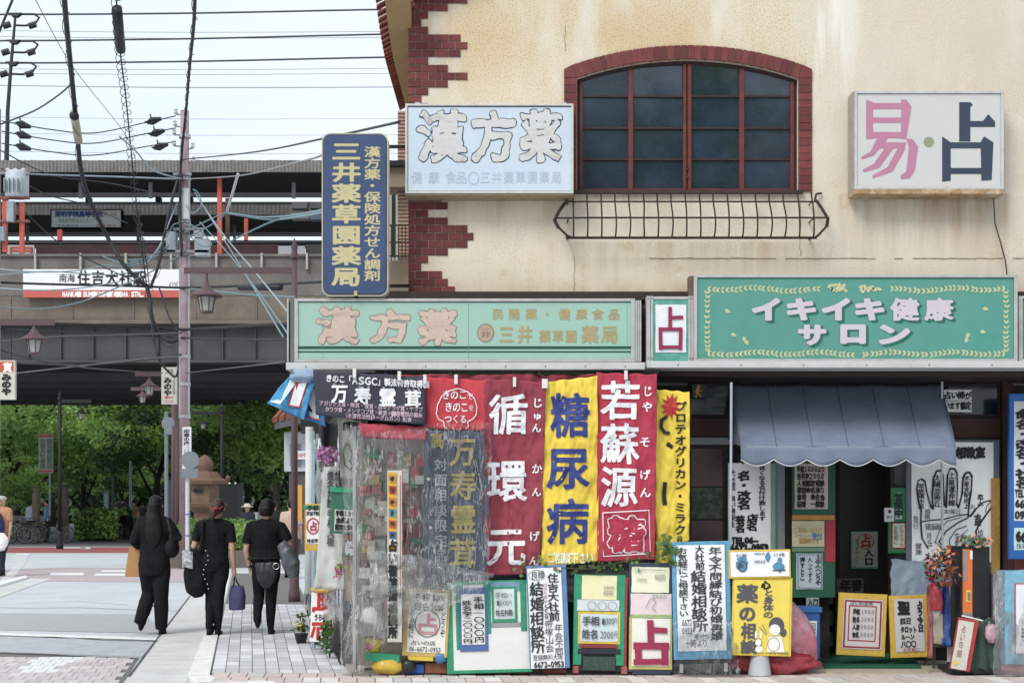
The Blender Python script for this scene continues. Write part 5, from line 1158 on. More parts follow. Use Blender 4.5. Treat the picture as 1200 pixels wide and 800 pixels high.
# small things at the foot of the corner
blob('yellow wrapped bag on the ground at the shop corner', 'wrapped_bag', 'bag', (PX(455, 12.9), 12.92, .10), .155, .09, .075, vinyl(226, 188, 40), 2.0, .14)
G().lathe([(.055, 0), (.075, .14), (.08, .145)], (PX(438, 12.9), 12.95, .19), 14).build('flower_pot', vinyl(228, 200, 60), None, smooth=True, label='small yellow pot above the green strip at the corner', cat='pot')
b = Board('plank', 'green taped strip lying across the foot of the corner display', 'plank', 428, 765, 468, 775, 12.86, roll=4, th=.06); b.panel(grn)
for px_, py_, c, r_, lab in ((433, 757, (206, 70, 100), .035, 'pink paper flower ball by the yellow pot'), (447, 742, (190, 180, 186), .05, 'grey-white paper flower behind the yellow pot'), (478, 779, (30, 32, 34), .07, 'small black bag beside the yellow wrapped bag'), (516, 770, (70, 130, 190), .06, 'little blue bucket under the yellow edged poster')):
    blob(lab, 'small_bundle', 'bundle', P(px_, py_, 12.9), r_, r_, r_, vinyl(*c), px_ * .1, .25, n=12, m=8)
g = G(); g.ell(P(437, 722, 12.78), .09, .02, .07, 10, 6); 
blob('crumpled white paper scrap inside the corner plastic', 'paper_scrap', 'paper', P(434, 722, 12.9), .08, .03, .08, paper(), 4.4, .5, n=12, m=8)

# ================================================================== ENTRANCE AREA POSTERS (on the shopfront, GW plane)
gw = 'posters stuck on the shopfront around the door'
b = Board('poster', 'white poster with vertical brushed naming advice and a telephone number, green edge', 'poster', 853, 542, 909, 646, 13.9, group=gw)
b.panel(vinyl(120, 176, 142)); b.sheet('paper', paper(242, 242, 244), 853.5, 542, 903, 646)
t = b.text(1); t.put('命', 862, 530, 876, 544, bold=.5, jit=.03); t.line('名・改名', 864, 552, 879, 597, vert=True, bold=.7, jit=.075).line('芸名', 862, 604, 873, 624, vert=True, bold=.6, jit=.075).line('店名', 875, 602, 888, 622, vert=True, bold=.6, jit=.075).line('良くなる名付け致します', 889, 545, 897, 610, vert=True, bold=.2, jit=.075).line('大社前', 855, 550, 862, 575, vert=True, bold=.2, jit=.075).line('良い将来を', 855, 580, 862, 618, vert=True, bold=.2, jit=.075).line('TEL06-', 857, 629, 888, 636, bold=.5, jit=.04).line('6672-0953', 856, 637, 900, 646, bold=.6, jit=.04); t.done(INK, b.o, False)
b = Board('notice_board', 'dark green board beside the door carrying three handwritten papers', 'notice board', 928, 540, 979, 700, 13.86, group=gw, th=.03)
b.panel(paint(34, 96, 72, rough=.6, var=.15)); b.sheet('paper', paint(214, 196, 186, rough=.6, var=.1), 931, 543, 970, 596, label='pinkish price list'); b.solid('orange_strip', paint(210, 140, 56), 928, 603, 978, 609, f=.008, b=0); b.solid('red_strip', paint(186, 44, 62), 967, 609.5, 979, 658, f=.006, b=0); b.sheet('paper', paint(216, 206, 168, rough=.6, var=.15), 928, 610, 966, 640, label='cream handwritten paper'); b.sheet('paper', paint(190, 206, 214, rough=.6, var=.1), 933, 648, 964, 690, label='pale blue handwritten paper')
b.solid('green_strip', paint(120, 150, 124), 928, 641, 966, 646, f=.006, b=0)
t = b.text(2)
for i, s_ in enumerate(('手相１０００より', '姓名学２０００', '人相鑑定相談', '家相命名承り', '家相　命名会', '結婚　一般談')): t.line(s_, 934, 546 + i * 8.2, 966, 553.5 + i * 8.2, bold=.3, jit=.075)
t.line('上の人へどうぞ', 955, 650, 962, 685, vert=True, jit=.075, bold=.2).line('入ってすぐ', 946, 652, 952, 683, vert=True, jit=.075, bold=.1).line('押すとこ', 937, 652, 943, 680, vert=True, jit=.075, bold=.2)
for i in range(14): t.stroke([(934.5, 650 + i * 2.8), (935.5, 651.4 + i * 2.8)], .7); t.stroke([(963, 650 + i * 2.8), (962, 651.4 + i * 2.8)], .7)
for i in range(10): t.stroke([(936 + i * 2.8, 649), (937.4 + i * 2.8, 650)], .7); t.stroke([(936 + i * 2.8, 688), (937.4 + i * 2.8, 689)], .7)
t.done(INK, b.o, False)
t = b.text(3); t.line('ご自由にお入り', 930, 617, 964, 624, jit=.075).line('営業中です', 936, 630, 960, 637, bold=.2, jit=.075); t.done(paint(196, 150, 80), b.o, False, label='orange handwriting')
t = b.text(4); t.line('いらっしゃ', 932, 625, 950, 629, jit=.075).line('受付', 951, 624, 963, 632, bold=.2, jit=.075); t.done(paint(80, 130, 180), b.o, False, label='blue handwriting')
b = Board('poster', 'small grey-green paper low beside the door with dark characters', 'poster', 945, 700, 960, 712, 13.84, group=gw); b.panel(paint(150, 170, 160)); t = b.text(1); t.line('入口', 946, 701, 959, 711, bold=.4, jit=.04); t.done(INK, b.o, False)
b = Board('poster', 'white poster on the dark door with a circled red character and two black characters', 'poster', 997, 622, 1029, 666, 14.5, group=gw, th=.006)
b.panel(paint(120, 170, 170, rough=.6)); b.sheet('paper', paper(206, 204, 190), 998.5, 623, 1028, 664)
t = b.text(1); t.put('占', 1008, 627, 1021, 641, bold=.6, jit=.02); t.circle(1014, 634, 9.5, 8.5, .9, n=18); t.done(paint(190, 40, 44), b.o, False, label='red circled character')
t = b.text(2); t.put('入', 1013, 643, 1023, 652, bold=.4, jit=.03); t.put('口', 1013, 653, 1023, 662, bold=.5, jit=.03); t.line('どうぞお入り', 1001, 631, 1007, 659, vert=True, jit=.075); t.done(INK, b.o, False)
b = Board('poster', 'brown-grey paper with two dark characters low on the door', 'poster', 980, 677, 1012, 695, 14.49, group=gw, th=.006); b.panel(paint(124, 116, 108, rough=.7, var=.15)); t = b.text(1); t.line('年春', 984, 679, 1010, 693, bold=.5, jit=.06); t.done(INK, b.o, False)
b = Board('poster', 'green plaque with a white strip reading open for business, right of the door', 'poster', 1044, 571, 1063, 611, 13.88, group=gw); b.panel(paint(40, 130, 84, rough=.5)); b.sheet('paper', paper(200, 214, 200), 1049, 577, 1057, 608)
t = b.text(1); t.line('営業中', 1048.5, 578, 1057.5, 606, vert=True, bold=.7); t.done(ink(20, 60, 44), b.o, False)
b = Board('poster', 'red edged green poster with a column of small writing, right of the door', 'poster', 1041, 611.5, 1063, 648, 13.87, group=gw); b.panel(paint(40, 118, 80, rough=.5)); b.solid('red_edge', paint(160, 40, 48), 1044, 612, 1062, 643, f=.004, b=0); b.sheet('paper', paper(206, 210, 190), 1046, 613, 1060, 641, f=.006)
t = b.text(1); t.line('どなたでも', 1053.5, 615, 1059, 640, vert=True, jit=.04, lift=.004).line('お気軽に', 1047, 616, 1052, 638, vert=True, jit=.04, lift=.004); t.done(GRY, b.o, False)
b = Board('intercom', 'small white bell plate with a black button on the door post', 'intercom', 1036.5, 594.5, 1048, 611, 13.78, th=.02); b.panel(paint(212, 212, 212, rough=.4), name='plate')
t = b.text(1); t.disc(1042.5, 599, 2, 2, 12); t.line('押す', 1039, 604, 1046, 608); t.done(INK, b.o, False, name='button')
b = Board('poster', 'small two-line white notice in the transom window right of the awning', 'poster', 1105, 456, 1139, 483, 13.88, group=gw, th=.004); b.panel(paper(206, 206, 200)); b.sheet('paper', paper(), 1106, 457, 1138, 468.5); b.sheet('paper', paper(), 1106, 470, 1138, 482)
t = b.text(1); t.line('占い師が', 1106, 459, 1138, 468, bold=.35, jit=.075).line('います鑑定', 1106, 471, 1138, 480, bold=.3, jit=.075); t.done(INK, b.o, False)
b = Board('sticker', 'green sticker with an orange walking figure in the left transom window', 'sticker', 811, 450, 829, 466, 13.9, th=.003); b.panel(paint(40, 66, 60, rough=.4))
t = b.text(1); t.disc(818.5, 452.5, 1.9, 2, 10, lift=.001); t.stroke([(818, 455), (817.5, 460)], 3.4); t.stroke([(817, 456), (814.5, 459)], 1.3); t.stroke([(819, 456), (822, 458.5)], 1.3); t.stroke([(817.5, 460), (815.5, 465)], 1.7); t.stroke([(818, 460), (821, 464.5)], 1.7); t.done(paint(222, 150, 60), b.o, False, name='walking_figure')
# palm reading poster
b = Board('poster', 'large white palm reading poster with a hand outline full of writing', 'poster', 1062, 518, 1171, 662, 13.86, group=gw, th=.02)
b.panel(paint(112, 116, 130, rough=.5, var=.15), 1062, 516, 1171, 664); b.sheet('paper', paper(244, 244, 244), 1068, 518, 1164, 658, wav=.010)
t = b.text(3)
hand = [(1087, 642), (1080, 630), (1078.5, 612), (1079, 598), (1076, 588), (1074, 572), (1075.5, 563), (1079.5, 561), (1083.5, 564), (1086, 578), (1090, 592), (1093, 596), (1092, 580), (1093.5, 560), (1097, 552), (1101, 551), (1104.5, 556), (1105, 575), (1106.5, 592), (1108.5, 594), (1109, 575), (1110, 556), (1113, 549), (1118, 549), (1121, 554), (1121.5, 572), (1120.5, 590), (1123, 594), (1127, 578), (1128, 560), (1131, 554), (1135.5, 553), (1138.5, 558), (1137.5, 575), (1135, 590), (1134, 604), (1137, 604), (1143, 596), (1152, 588), (1160, 586), (1162.5, 588), (1161, 594), (1154, 604), (1147, 614), (1143, 622), (1145, 634), (1150, 640)]
t.stroke(hand, 1.9, wiggle=.3)
t.stroke([(1079, 611), (1092, 609), (1106, 608), (1120, 604), (1134, 602)], 1.3); t.stroke([(1134, 606), (1122, 612), (1108, 622), (1100, 634), (1110, 648)], 1.5); t.stroke([(1132, 616), (1120, 620), (1112, 632), (1114, 648)], 1.0); t.stroke([(1095, 636), (1101, 620), (1110, 610), (1126, 606)], .8); t.stroke([(1095, 634), (1102, 640)], .7); t.stroke([(1116, 652), (1122, 630), (1134, 620)], .6)
t.stroke([(1154, 600), (1156, 592), (1160, 588)], .9)
t.line('手相教室', 1108, 524, 1154, 537, bold=.8, jit=.075)
t.line('家族運水星', 1075.5, 566, 1083, 596, vert=True, jit=.075, bold=.1).line('太陽芸術丘', 1094, 556, 1102, 594, vert=True, jit=.075, bold=.15).line('土星運命線', 1111, 553, 1119, 593, vert=True, jit=.075, bold=.15).line('木星支配向上', 1129, 557, 1136, 596, vert=True, jit=.075, bold=.15).line('金星', 1141, 602, 1150, 616, vert=True, jit=.075, bold=.2).line('恋人', 1145, 579, 1152, 592, vert=True, jit=.075, bold=.2)
t.line('感情', 1083, 596, 1090, 609, vert=True, jit=.075).line('頭脳線', 1084, 613, 1104, 621, jit=.075).line('生命線', 1118, 624, 1124, 646, vert=True, jit=.075).line('愛情', 1126, 626, 1133, 642, vert=True, jit=.075).line('月丘', 1085, 624, 1092, 640, vert=True, jit=.075).line('旅行', 1070, 604, 1076, 620, vert=True, jit=.075).line('健康', 1072, 636, 1080, 650, vert=True, jit=.075).line('結婚', 1145, 620, 1152, 632, vert=True, jit=.075).line('太陽丘', 1105, 596, 1126, 602, jit=.075).put('火', 1136, 590, 1142, 596)
t.done(INK, b.o, False, name='hand_drawing')
o = plastic('light blue-grey plastic drape under the palm reading poster', [(1044, 655, 13.78), (1125, 660, 13.78), (1120, 735, 13.76), (1044, 735, 13.78)], paint(138, 156, 176, rough=.4, var=.12, scale=5, bump=.7, bscale=9, tint=(176, 188, 200), tamt=.6, tscale=4), 9., .03, group=None)
b = Board('vertical_sign', 'gold and grey foil strip behind the black stand, right of the palm poster', 'sign', 1162, 560, 1172, 700, 13.8, th=.02); b.panel(vinyl(176, 130, 50))
# blue sign at the right frame edge
b = Board('vertical_sign', 'tall blue board with white papers of brushed name advice at the right pillar', 'sign', 1183, 461, 1232, 655, 13.6, th=.05)
b.panel(paint(30, 106, 190, rough=.4, var=.08)); b.sheet('paper', paper(214, 216, 222), 1188, 470, 1226, 610); b.sheet('paper', paper(200, 222, 222), 1188, 618, 1226, 644)
t = b.text(4); t.line('命名・改名・社名', 1190, 480, 1206, 572, vert=True, bold=.7, jit=.075).line('店名選定', 1208, 482, 1222, 570, vert=True, bold=.5, jit=.075).line('TEL06', 1189, 573, 1208, 582, bold=.3, jit=.075).line('6672', 1189, 585, 1212, 594, bold=.4, jit=.075).line('0953', 1189, 598, 1212, 607, bold=.4, jit=.075).line('6672', 1190, 622, 1216, 634, bold=.6, jit=.075).line('住吉大社', 1190, 636, 1218, 642, jit=.075); t.done(INK, b.o, False)
G().bbox(FX(1186), FX(1400), GW - .05, GW - .001, FZ(700), FZ(655)).build('brick_dado', paint(112, 56, 50, rough=.8, var=.15, scale=10), bld)

# ================================================================== THINGS AT THE ENTRANCE
matg = paint(18, 96, 68, rough=.95, var=.12, scale=9, bump=.5, bscale=300, name="green_mat")
pm = gp((962, 769), (1074, 769), (1087, 787), (972, 787)); mh = .05
G().slab([(p.x * .985, p.y) for p in pm], .032, .046).build('door_mat', matg, None, label='green entrance mat on the pale step', cat='mat')
pm = gp((968, 786), (1090, 786), (1097, 795), (974, 795)); G().slab([(pm[0].x, 13.42), (pm[1].x, 13.42), (pm[2].x, 12.98), (pm[3].x, 12.98)], .0, .031).build('step', paint(186, 172, 150, rough=.9, var=.15, scale=12, bump=.4), None, kind='structure', label='pale concrete ramp slab below the green mat')
gv = vinyl(226, 180, 44)
b = Board('sign_board', 'gold foil framed board with a red bordered price list behind the green mat', 'sign', 980, 695, 1037, 768, 13.5, roll=2.5, group=grp)
b.panel(gv); b.sheet('paper', paper(214, 206, 208), 986, 702, 1032, 760, f=.006); b.frame(paint(150, 34, 52, rough=.5), 2.2, name='red_border', f=.009, r=(987, 703, 1031, 759)); b.frame(paint(170, 40, 60, rough=.5), 1.6, name='red_border', f=.009, r=(992, 709, 1025, 751)); 
t = b.text(1); t.line('占い料金表', 993, 704, 1020, 709, lift=.004).line('手相', 997, 713, 1005, 720, bold=.3, jit=.075, lift=.004).line('１０００', 1006, 713, 1022, 719, jit=.04, lift=.004).line('姓名', 997, 722, 1005, 729, bold=.3, jit=.075, lift=.004).line('２０００', 1006, 722, 1022, 728, jit=.04, lift=.004).line('人相', 997, 731, 1005, 738, bold=.3, jit=.075, lift=.004).line('３０００', 1006, 731, 1022, 737, jit=.04, lift=.004).line('命名', 997, 740, 1005, 747, bold=.3, jit=.075, lift=.004).line('５０００', 1006, 740, 1022, 746, jit=.04, lift=.004); t.done(INK, b.o, False)
b = Board('sign_board', 'yellow foil framed board with bold black writing, right of the two by the mat', 'sign', 1044, 697, 1092, 770, 13.5, roll=-2, group=grp)
b.panel(gv); b.sheet('paper', paper(206, 204, 206), 1050, 701, 1084, 763, f=.006)
t = b.text(2); t.put('聖', 1054, 704, 1068, 720, bold=.8, jit=.03); t.line('四日', 1056, 723, 1069, 731, bold=.3, jit=.075).line('タロット', 1056, 733, 1075, 741, bold=.3, jit=.075).line('ルーン', 1056, 742, 1072, 749, bold=.3, jit=.075).line('八〇〇', 1056, 750, 1074, 758, bold=.3, jit=.075).line('占う今日', 1076, 704, 1083, 740, vert=True, bold=.4, jit=.075); t.done(INK, b.o, False)
t = b.text(3); t.line('お気軽に', 1058, 758, 1078, 763, jit=.04); t.done(paint(190, 60, 90), b.o, False, label='pink line')
# cloth streamers, little table, paper panel
for (x0, y0, x1, y1, c, lab, Y) in ((1090, 682, 1103, 716, (190, 36, 56), 'red streamer hanging on the small table', 13.2), (1103, 684, 1113, 757, (30, 72, 160), 'blue streamer hanging on the small table', 13.18), (1086, 684, 1093, 772, (196, 110, 106), 'faded red plastic streamer at the yellow framed board', 13.24), (1094, 717, 1104, 755, (176, 166, 150), 'pale beige streamer hanging on the small table', 13.22)):
    banner(lab, [(x0, y0), (x1, y0 + 1), (x1 + 1, y1), (x0 + 1, y1 - 1)], vinyl(*c), cloth_disp(.02, .3, x0, wr=.03), Y=Y, name='streamer', group='streamers by the entrance', nu=8, nv=20, cat='streamer', hem=.5)
b = Board('sign_board', 'plain white board with a yellow top edge behind the streamers', 'sign', 1111, 681, 1128, 775, 13.3, th=.03); b.panel(paper(226, 226, 226)); b.solid('yellow_edge', vinyl(230, 206, 80), 1111, 681, 1128, 684, f=.004); b.solid('red_patch', paint(190, 40, 50), 1119, 708, 1127, 720, f=.004, b=0)
tb = thing('small_table', 'low dark table behind the streamers at the entrance', 'table', P(1108, 778, 13.45))
G().bbox(PX(1093, 13.3), PX(1125, 13.3), 13.3, 13.6, PZ(758, 13.3), PZ(754, 13.3)).build('table_top', paint(110, 104, 98, rough=.6), tb)
for x in (1094, 1121):
    for y in (13.33, 13.57): G().box(PX(x, 13.3), PX(x + 3, 13.3), y - .015, y + .015, .03, PZ(758, 13.3)).build('leg', paint(84, 80, 76, rough=.6), tb)
# black stand with orange panel
st = thing('stand', 'tall black stand with an orange and grey poster and green mesh at its foot', 'stand', P(1143, 788, 13.1))
bk = paint(24, 26, 28, rough=.45, var=.15); Y = 12.95
G().bbox(PX(1125.5, Y), PX(1160, Y), Y, Y + .3, PZ(760, Y), PZ(640, Y), .006).build('body', bk, st)
G().bbox(PX(1128, Y), PX(1139.5, Y), Y - .008, Y - .001, PZ(721, Y), PZ(643, Y)).build('poster', paint(226, 112, 36, rough=.4), st)
G().bbox(PX(1128.5, Y), PX(1133, Y), Y - .013, Y - .009, PZ(680, Y), PZ(644, Y)).build('grey_strip', paint(150, 150, 152, rough=.5), st); G().bbox(PX(1128, Y), PX(1139.5, Y), Y - .013, Y - .009, PZ(723, Y), PZ(717, Y)).build('grey_strip', paint(150, 140, 120, rough=.5), st)
G().bbox(PX(1136.5, Y), PX(1139.5, Y), Y - .013, Y - .009, PZ(655, Y), PZ(645, Y)).build('white_patch', paper(), st); G().bbox(PX(1132, Y), PX(1137.5, Y), Y - .013, Y - .009, PZ(705, Y), PZ(691, Y)).build('window_frame', paint(230, 200, 80), st); G().bbox(PX(1133.2, Y), PX(1136.5, Y), Y - .018, Y - .0135, PZ(703, Y), PZ(693, Y)).build('grey_window', paint(130, 130, 120), st)
def skirt(u, v):
    x = PX(1121 - 5 * v + (1163 - 1121 + 12 * v) * u, Y); return Vector((x + .01 * math.sin(v * 9), Y - .03 - .03 * abs(math.sin(u * 11 + v)) * (.4 + v), PZ(724 + 60 * v + 2 * math.sin(u * 20), Y)))
G().grid(skirt, 30, 14).build('mesh_cloth', meshg, st, smooth=True, solid=.004)
G().bbox(PX(1112, Y), PX(1172, Y), Y - .05, Y + .34, .03, PZ(782, Y)).build('base', paint(38, 38, 40, rough=.6), st)
G().tube([P(1127, 721, Y - .03), P(1140, 724, Y - .05), P(1160, 729, Y - .03)], .008, 6).build('white_cord', paper(), st)
b = Board('sign_board', 'small tilted white board with a red side, propped against the black stand', 'sign', 1113, 724, 1137, 785, 12.82, roll=10, group=grp, th=.03)
b.panel(vinyl(190, 40, 50)); b.sheet('paper', paper(218, 212, 200), 1113.5, 727, 1131.5, 784, f=.006)
t = b.text(1); t.line('占いの館', 1117, 732, 1123, 770, vert=True, jit=.1); t.done(paint(160, 110, 110), b.o, False); t = b.text(2); t.disc(1118, 777, 3, 3, 9, wob=.3); t.done(paint(226, 196, 70), b.o, False, name='yellow_mark')
blob('pink and white cloth flower tied to the black stand', 'cloth_flower', 'decoration', P(1162, 742, 12.85), .06, .04, .09, vinyl(206, 160, 176), 7, .4, n=14, m=10)
# right wrapped sign
b = Board('sign_board', 'light-blue board wrapped in clear plastic with a red lined paper, at the right edge', 'sign', 1178, 669, 1262, 778, 12.8, th=.25, group=grp)
b.panel(vinyl(120, 186, 214)); b.sheet('paper', paper(228, 228, 232), 1190, 684, 1256, 765, f=.008, wav=.006); b.frame(paint(196, 60, 70), 1.0, name='red_border', f=.014, r=(1189, 683, 1257, 766))
t = b.text(1); t.put('占', 1196, 690, 1228, 722, bold=1.2, jit=.03, lift=.006); t.line('手相人相', 1195, 735, 1250, 752, bold=.6, jit=.075, lift=.006); t.done(INK, b.o, False)
plastic('clear plastic wrapped round the light-blue board at the right edge', [(1166, 668, 12.85), (1262, 666, 12.74), (1262, 795, 12.72), (1164, 790, 12.8)], film_mat("wrap_film", .16, .5, 12), 12., .05, 30, 40)
blob('crimson and white bundle under the light-blue wrapped board', 'wrapped_bundle', 'bundle', (PX(1200, 12.85), 12.95, .09), .2, .12, .09, vinyl(196, 120, 130), 6., .2)
b = Board('plastic_sheet', 'grey streaked plastic roll standing beside the wrapped board at the right edge', 'plastic sheet', 1164, 672, 1177, 790, 12.95, th=.1); b.panel(paint(150, 140, 146, rough=.35, var=.4, scale=7, bump=.8, bscale=12), name='roll')

# ---- flowers and ivy
def petals(name, label, cat, c, r, n, cols, size, sd, group=None, stem=True, flat=.6):
    R = random.Random(sd); o = thing(name, label, cat, c - Vector((0, 0, r)), group)
    for ci, col in enumerate(cols):
        g = G()
        for i in range(n):
            d_ = Vector((R.gauss(0, 1), R.gauss(0, .7), R.gauss(0, 1))).normalized() * r * R.uniform(.3, 1); d_.z *= flat
            p = c + d_; a = Vector((R.gauss(0, 1), R.gauss(0, 1), R.gauss(0, 1))).normalized(); b_ = a.cross(Vector((R.gauss(0, 1), R.gauss(0, 1), R.gauss(0, 1)))).normalized(); s_ = size * R.uniform(.6, 1.3)
            g.add([p - a * s_, p + b_ * s_ * .6 + a * .1 * s_, p + a * s_, p - b_ * s_ * .6 + a * .1 * s_], [(0, 1, 2, 3)])
        g.build('petals' if col[1] < max(col[0], col[2]) else 'leaves', paint(*col, rough=.6, var=.25, scale=20), o, fix=False, kind='stuff')
    return o
petals('flower_bunch', 'bunch of orange and dark red artificial flowers in front of the palm poster', 'flowers', P(1104, 664, 12.9), .17, 60, ((176, 76, 50), (120, 40, 60), (60, 44, 70), (66, 90, 50), (206, 130, 80)), .03, 3, flat=1.2)
petals('flower_bunch', 'small peach and green flower arrangement on top of the black stand', 'flowers', P(1143, 634, 12.98), .14, 50, ((226, 150, 110), (70, 110, 70), (110, 140, 110), (150, 170, 180)), .028, 4, flat=.45)
petals('flower_bunch', 'bunch of pink hydrangea-like flowers hung at the shop corner', 'flowers', P(384, 533, 13.3), .12, 90, ((206, 140, 190), (226, 176, 212), (190, 110, 170)), .022, 5, flat=.7)
petals('flower_bunch', 'magenta and lime artificial flowers behind the red and white sign', 'flowers', P(398, 668, 13.6), .07, 40, ((200, 60, 150), (170, 196, 70)), .022, 6, flat=1.4)
ivm = [leaf_mat("ivy_a", (.05, .11, .03), (.12, .22, .06), 8), leaf_mat("ivy_b", (.10, .17, .05), (.20, .30, .10), 8)]
def ivy(label, pts, n, spread, sd, size=.022):
    R = random.Random(sd); o = thing('ivy', label, 'ivy', P(*pts[0])); g = G(); cur = [P(*q) for q in pts]
    g.tube([c + Vector((R.uniform(-.01, .01), 0, R.uniform(-.02, .02))) for c in cur], .004, 4); g.build('stem', paint(80, 84, 50), o)
    for mi in (0, 1):
        g = G()
        for i in range(n):
            t_ = R.uniform(0, len(cur) - 1.001); k = int(t_); p = cur[k].lerp(cur[k + 1], t_ - k) + Vector((R.gauss(0, spread), R.uniform(-.05, .02), R.gauss(0, spread)))
            s_ = size * R.uniform(.6, 1.3); a = R.uniform(0, 6.28); tl = Vector((R.uniform(-.4, .4), 0, 0))
            vs = [p + Vector((math.cos(a + q) * s_ * k2, -.3 * s_ * math.sin(q), math.sin(a + q) * s_ * k2)) for q, k2 in ((0, 1.2), (1.1, .8), (2.2, 1.), (4.1, 1.), (5.2, .8))]
            g.add(vs, [(0, 1, 2, 3, 4)])
        g.build('leaves', ivm[mi], o, fix=False, kind='stuff')
ivy('ivy trailing over the foot of the maroon, yellow and crimson banners', [(600, 668, 12.86), (625, 660, 12.86), (650, 664, 12.84), (690, 668, 12.84), (735, 655, 12.84), (772, 650, 12.84), (800, 645, 12.86)], 34, .035, 4, .017)
ivy('ivy hanging on the dark wall between the sign boards and banners', [(640, 672, 12.98), (680, 664, 12.98), (730, 662, 12.98), (780, 668, 12.98)], 34, .035, 5, .017)
ivy('red and green leaves tied at the foot of the narrow yellow banner', [(778, 628, 12.86), (786, 645, 12.84), (790, 660, 12.86)], 16, .03, 6, .026)
g = G(); G().bbox(PX(500, 13.2), PX(800, 13.2), 13.2, 13.5, .03, PZ(700, 13.2)).build('shelf_unit', paint(58, 56, 58, rough=.7, var=.4, scale=8, bump=.5, bscale=10, tint=(96, 92, 92), tamt=.7, tscale=9), None, label='dark plastic covered shelving behind the row of sign boards', cat='shelving')
# bundled grey vinyl above boards
plastic('grey crumpled netting laid over the shelving above the boards', [(560, 650, 13.1), (800, 645, 13.1), (800, 705, 13.02), (500, 705, 13.0)], paint(96, 94, 98, rough=.6, var=.5, scale=14, bump=.8, bscale=30, tint=(150, 150, 150), tamt=.5, tscale=20), 14., .07, 60, 16, group=None)

# ================================================================== STREET SIDE OF THE SHOP
def sideY(px, base=0): return None
# blue and white happi cloths at the corner
d1 = cloth_disp(.04, .18, 1.2, wr=.05)
sideg = 'cloths and papers hung along the street side of the shop'
o, sf = banner('blue and white festival cloth with a red bordered patch, hung at the sign corner', [(343, 437), (372, 440), (356, 492), (312, 472)], cloth(60, 150, 206), cloth_disp(.03, .16, 1.2, wr=.05), Y=13.0, name='cloth', group=sideg, nu=20, nv=20, cat='cloth')
t = Text(sf, 1); t.poly([(342, 442), (350, 444), (330, 474), (316, 470)]); t.done(paint(226, 238, 242, rough=.8), o, name='white_panel'); t = Text(sf, 2); t.poly([(345, 448), (362, 446), (352, 478), (338, 476)], lift=.003); t.done(paint(190, 60, 60, rough=.8), o, name='red_border'); t = Text(sf, 3); t.poly([(346.5, 450), (360, 448), (350.5, 476), (340, 474.5)], lift=.006); t.done(paint(232, 236, 240, rough=.8), o, name='white_patch')
t = Text(sf, 4); t.line('7', 347, 452, 357, 466, lift=.009, bold=.5); t.done(ink(70, 80, 96), o)
o, sf = banner('deep blue festival cloth with black brushed figures, beside the navy banner', [(352, 440), (374, 446), (382, 500), (330, 482)], cloth(34, 112, 180), cloth_disp(.03, .2, 4.2, wr=.04), Y=13.06, name='cloth', group=sideg, nu=20, nv=20, cat='cloth')
t = Text(sf, 5); t.poly([(352, 452), (370, 456), (374, 492), (346, 482)]); t.done(paint(224, 228, 232, rough=.8), o, name='white_panel'); t = Text(sf, 6); t.line('大入', 353, 458, 368, 484, vert=True, bold=1.2, jit=.06, lift=.004); t.done(ink(), o); t = Text(sf, 7); t.stroke([(344, 482), (360, 489), (376, 492)], 1.4, lift=.004); t.stroke([(352, 452), (362, 448), (374, 452)], 1.4, lift=.004); t.done(paint(196, 60, 60), o, name='red_line')
blob('bunched blue and white cloth tied under the corner of the fascia sign', 'cloth_knot', 'cloth', P(358, 440, 13.0), .14, .09, .07, cloth(150, 176, 206), 2.2, .4, n=18, m=12)
# posts, hangings receding down the side: Y from 13.3 (px 400) to 16 (px 360)
G().tube([P(362, 790 - 95, 15.4), P(363, 500, 15.4)], .045, 10).build('side_post', paint(214, 216, 214, rough=.5, var=.08), None, smooth=True, label='round white pole on the street side of the shop', cat='pole')
G().bbox(PX(365, 15.2), PX(369, 15.2), 15.2, 15.26, .03, PZ(505, 15.2)).build('side_post', paint(150, 176, 186, rough=.5), None, label='thin pale blue timber post beside the round white pole', cat='post')
o, sf = banner('folded black umbrella cloth hung behind the pink flowers', [(372, 492), (397, 497), (395, 535), (378, 527)], cloth(56, 56, 60), cloth_disp(.04, .35, 2, wr=.03), Y=13.5, name='cloth', group=sideg, nu=14, nv=12, cat='cloth')
o, sf = banner('grey-white cloth with black brush drawing beside the navy banner', [(395, 489), (423, 493), (421, 565), (399, 560)], cloth(190, 186, 176), cloth_disp(.015, .12, 2.5, wr=.02), Y=13.35, name='cloth', group=sideg, nu=12, nv=16, cat='cloth')
t = Text(sf, 8); t.stroke([(405, 519), (402, 530), (404, 545), (411, 550), (414, 546), (410, 540), (413, 532), (409, 522), (405, 519)], 1.2, lift=.003); t.stroke([(418, 512), (415, 524), (418, 536), (416, 545)], 1.2, lift=.003); t.line('開運', 402, 494, 422, 504, bold=.4, jit=.075, lift=.003); t.done(ink(), o)
o, sf = banner('long white paper scroll of brushed writing on the street side', [(380, 546), (402, 546), (401, 690), (368, 690)], paper(206, 208, 204), cloth_disp(.02, .12, 1.5, wr=.03), Y=13.7, name='paper_scroll', group=sideg, nu=12, nv=30, cat='paper')
t = Text(sf, 9); t.line('姓名判断手相人相', 384, 552, 392, 640, vert=True, bold=.3, jit=.06, lift=.003).line('結婚方位', 393, 552, 400, 600, vert=True, bold=.3, jit=.06, lift=.003); t.done(GRY, o)
b = Board('poster', 'yellow bordered poster with a pink circled character on the street side', 'poster', 357, 590, 377, 645, 14.6, group=sideg); b.panel(vinyl(226, 180, 60)); b.sheet('paper', paper(232, 230, 230), 359, 597, 374, 637, f=.005)
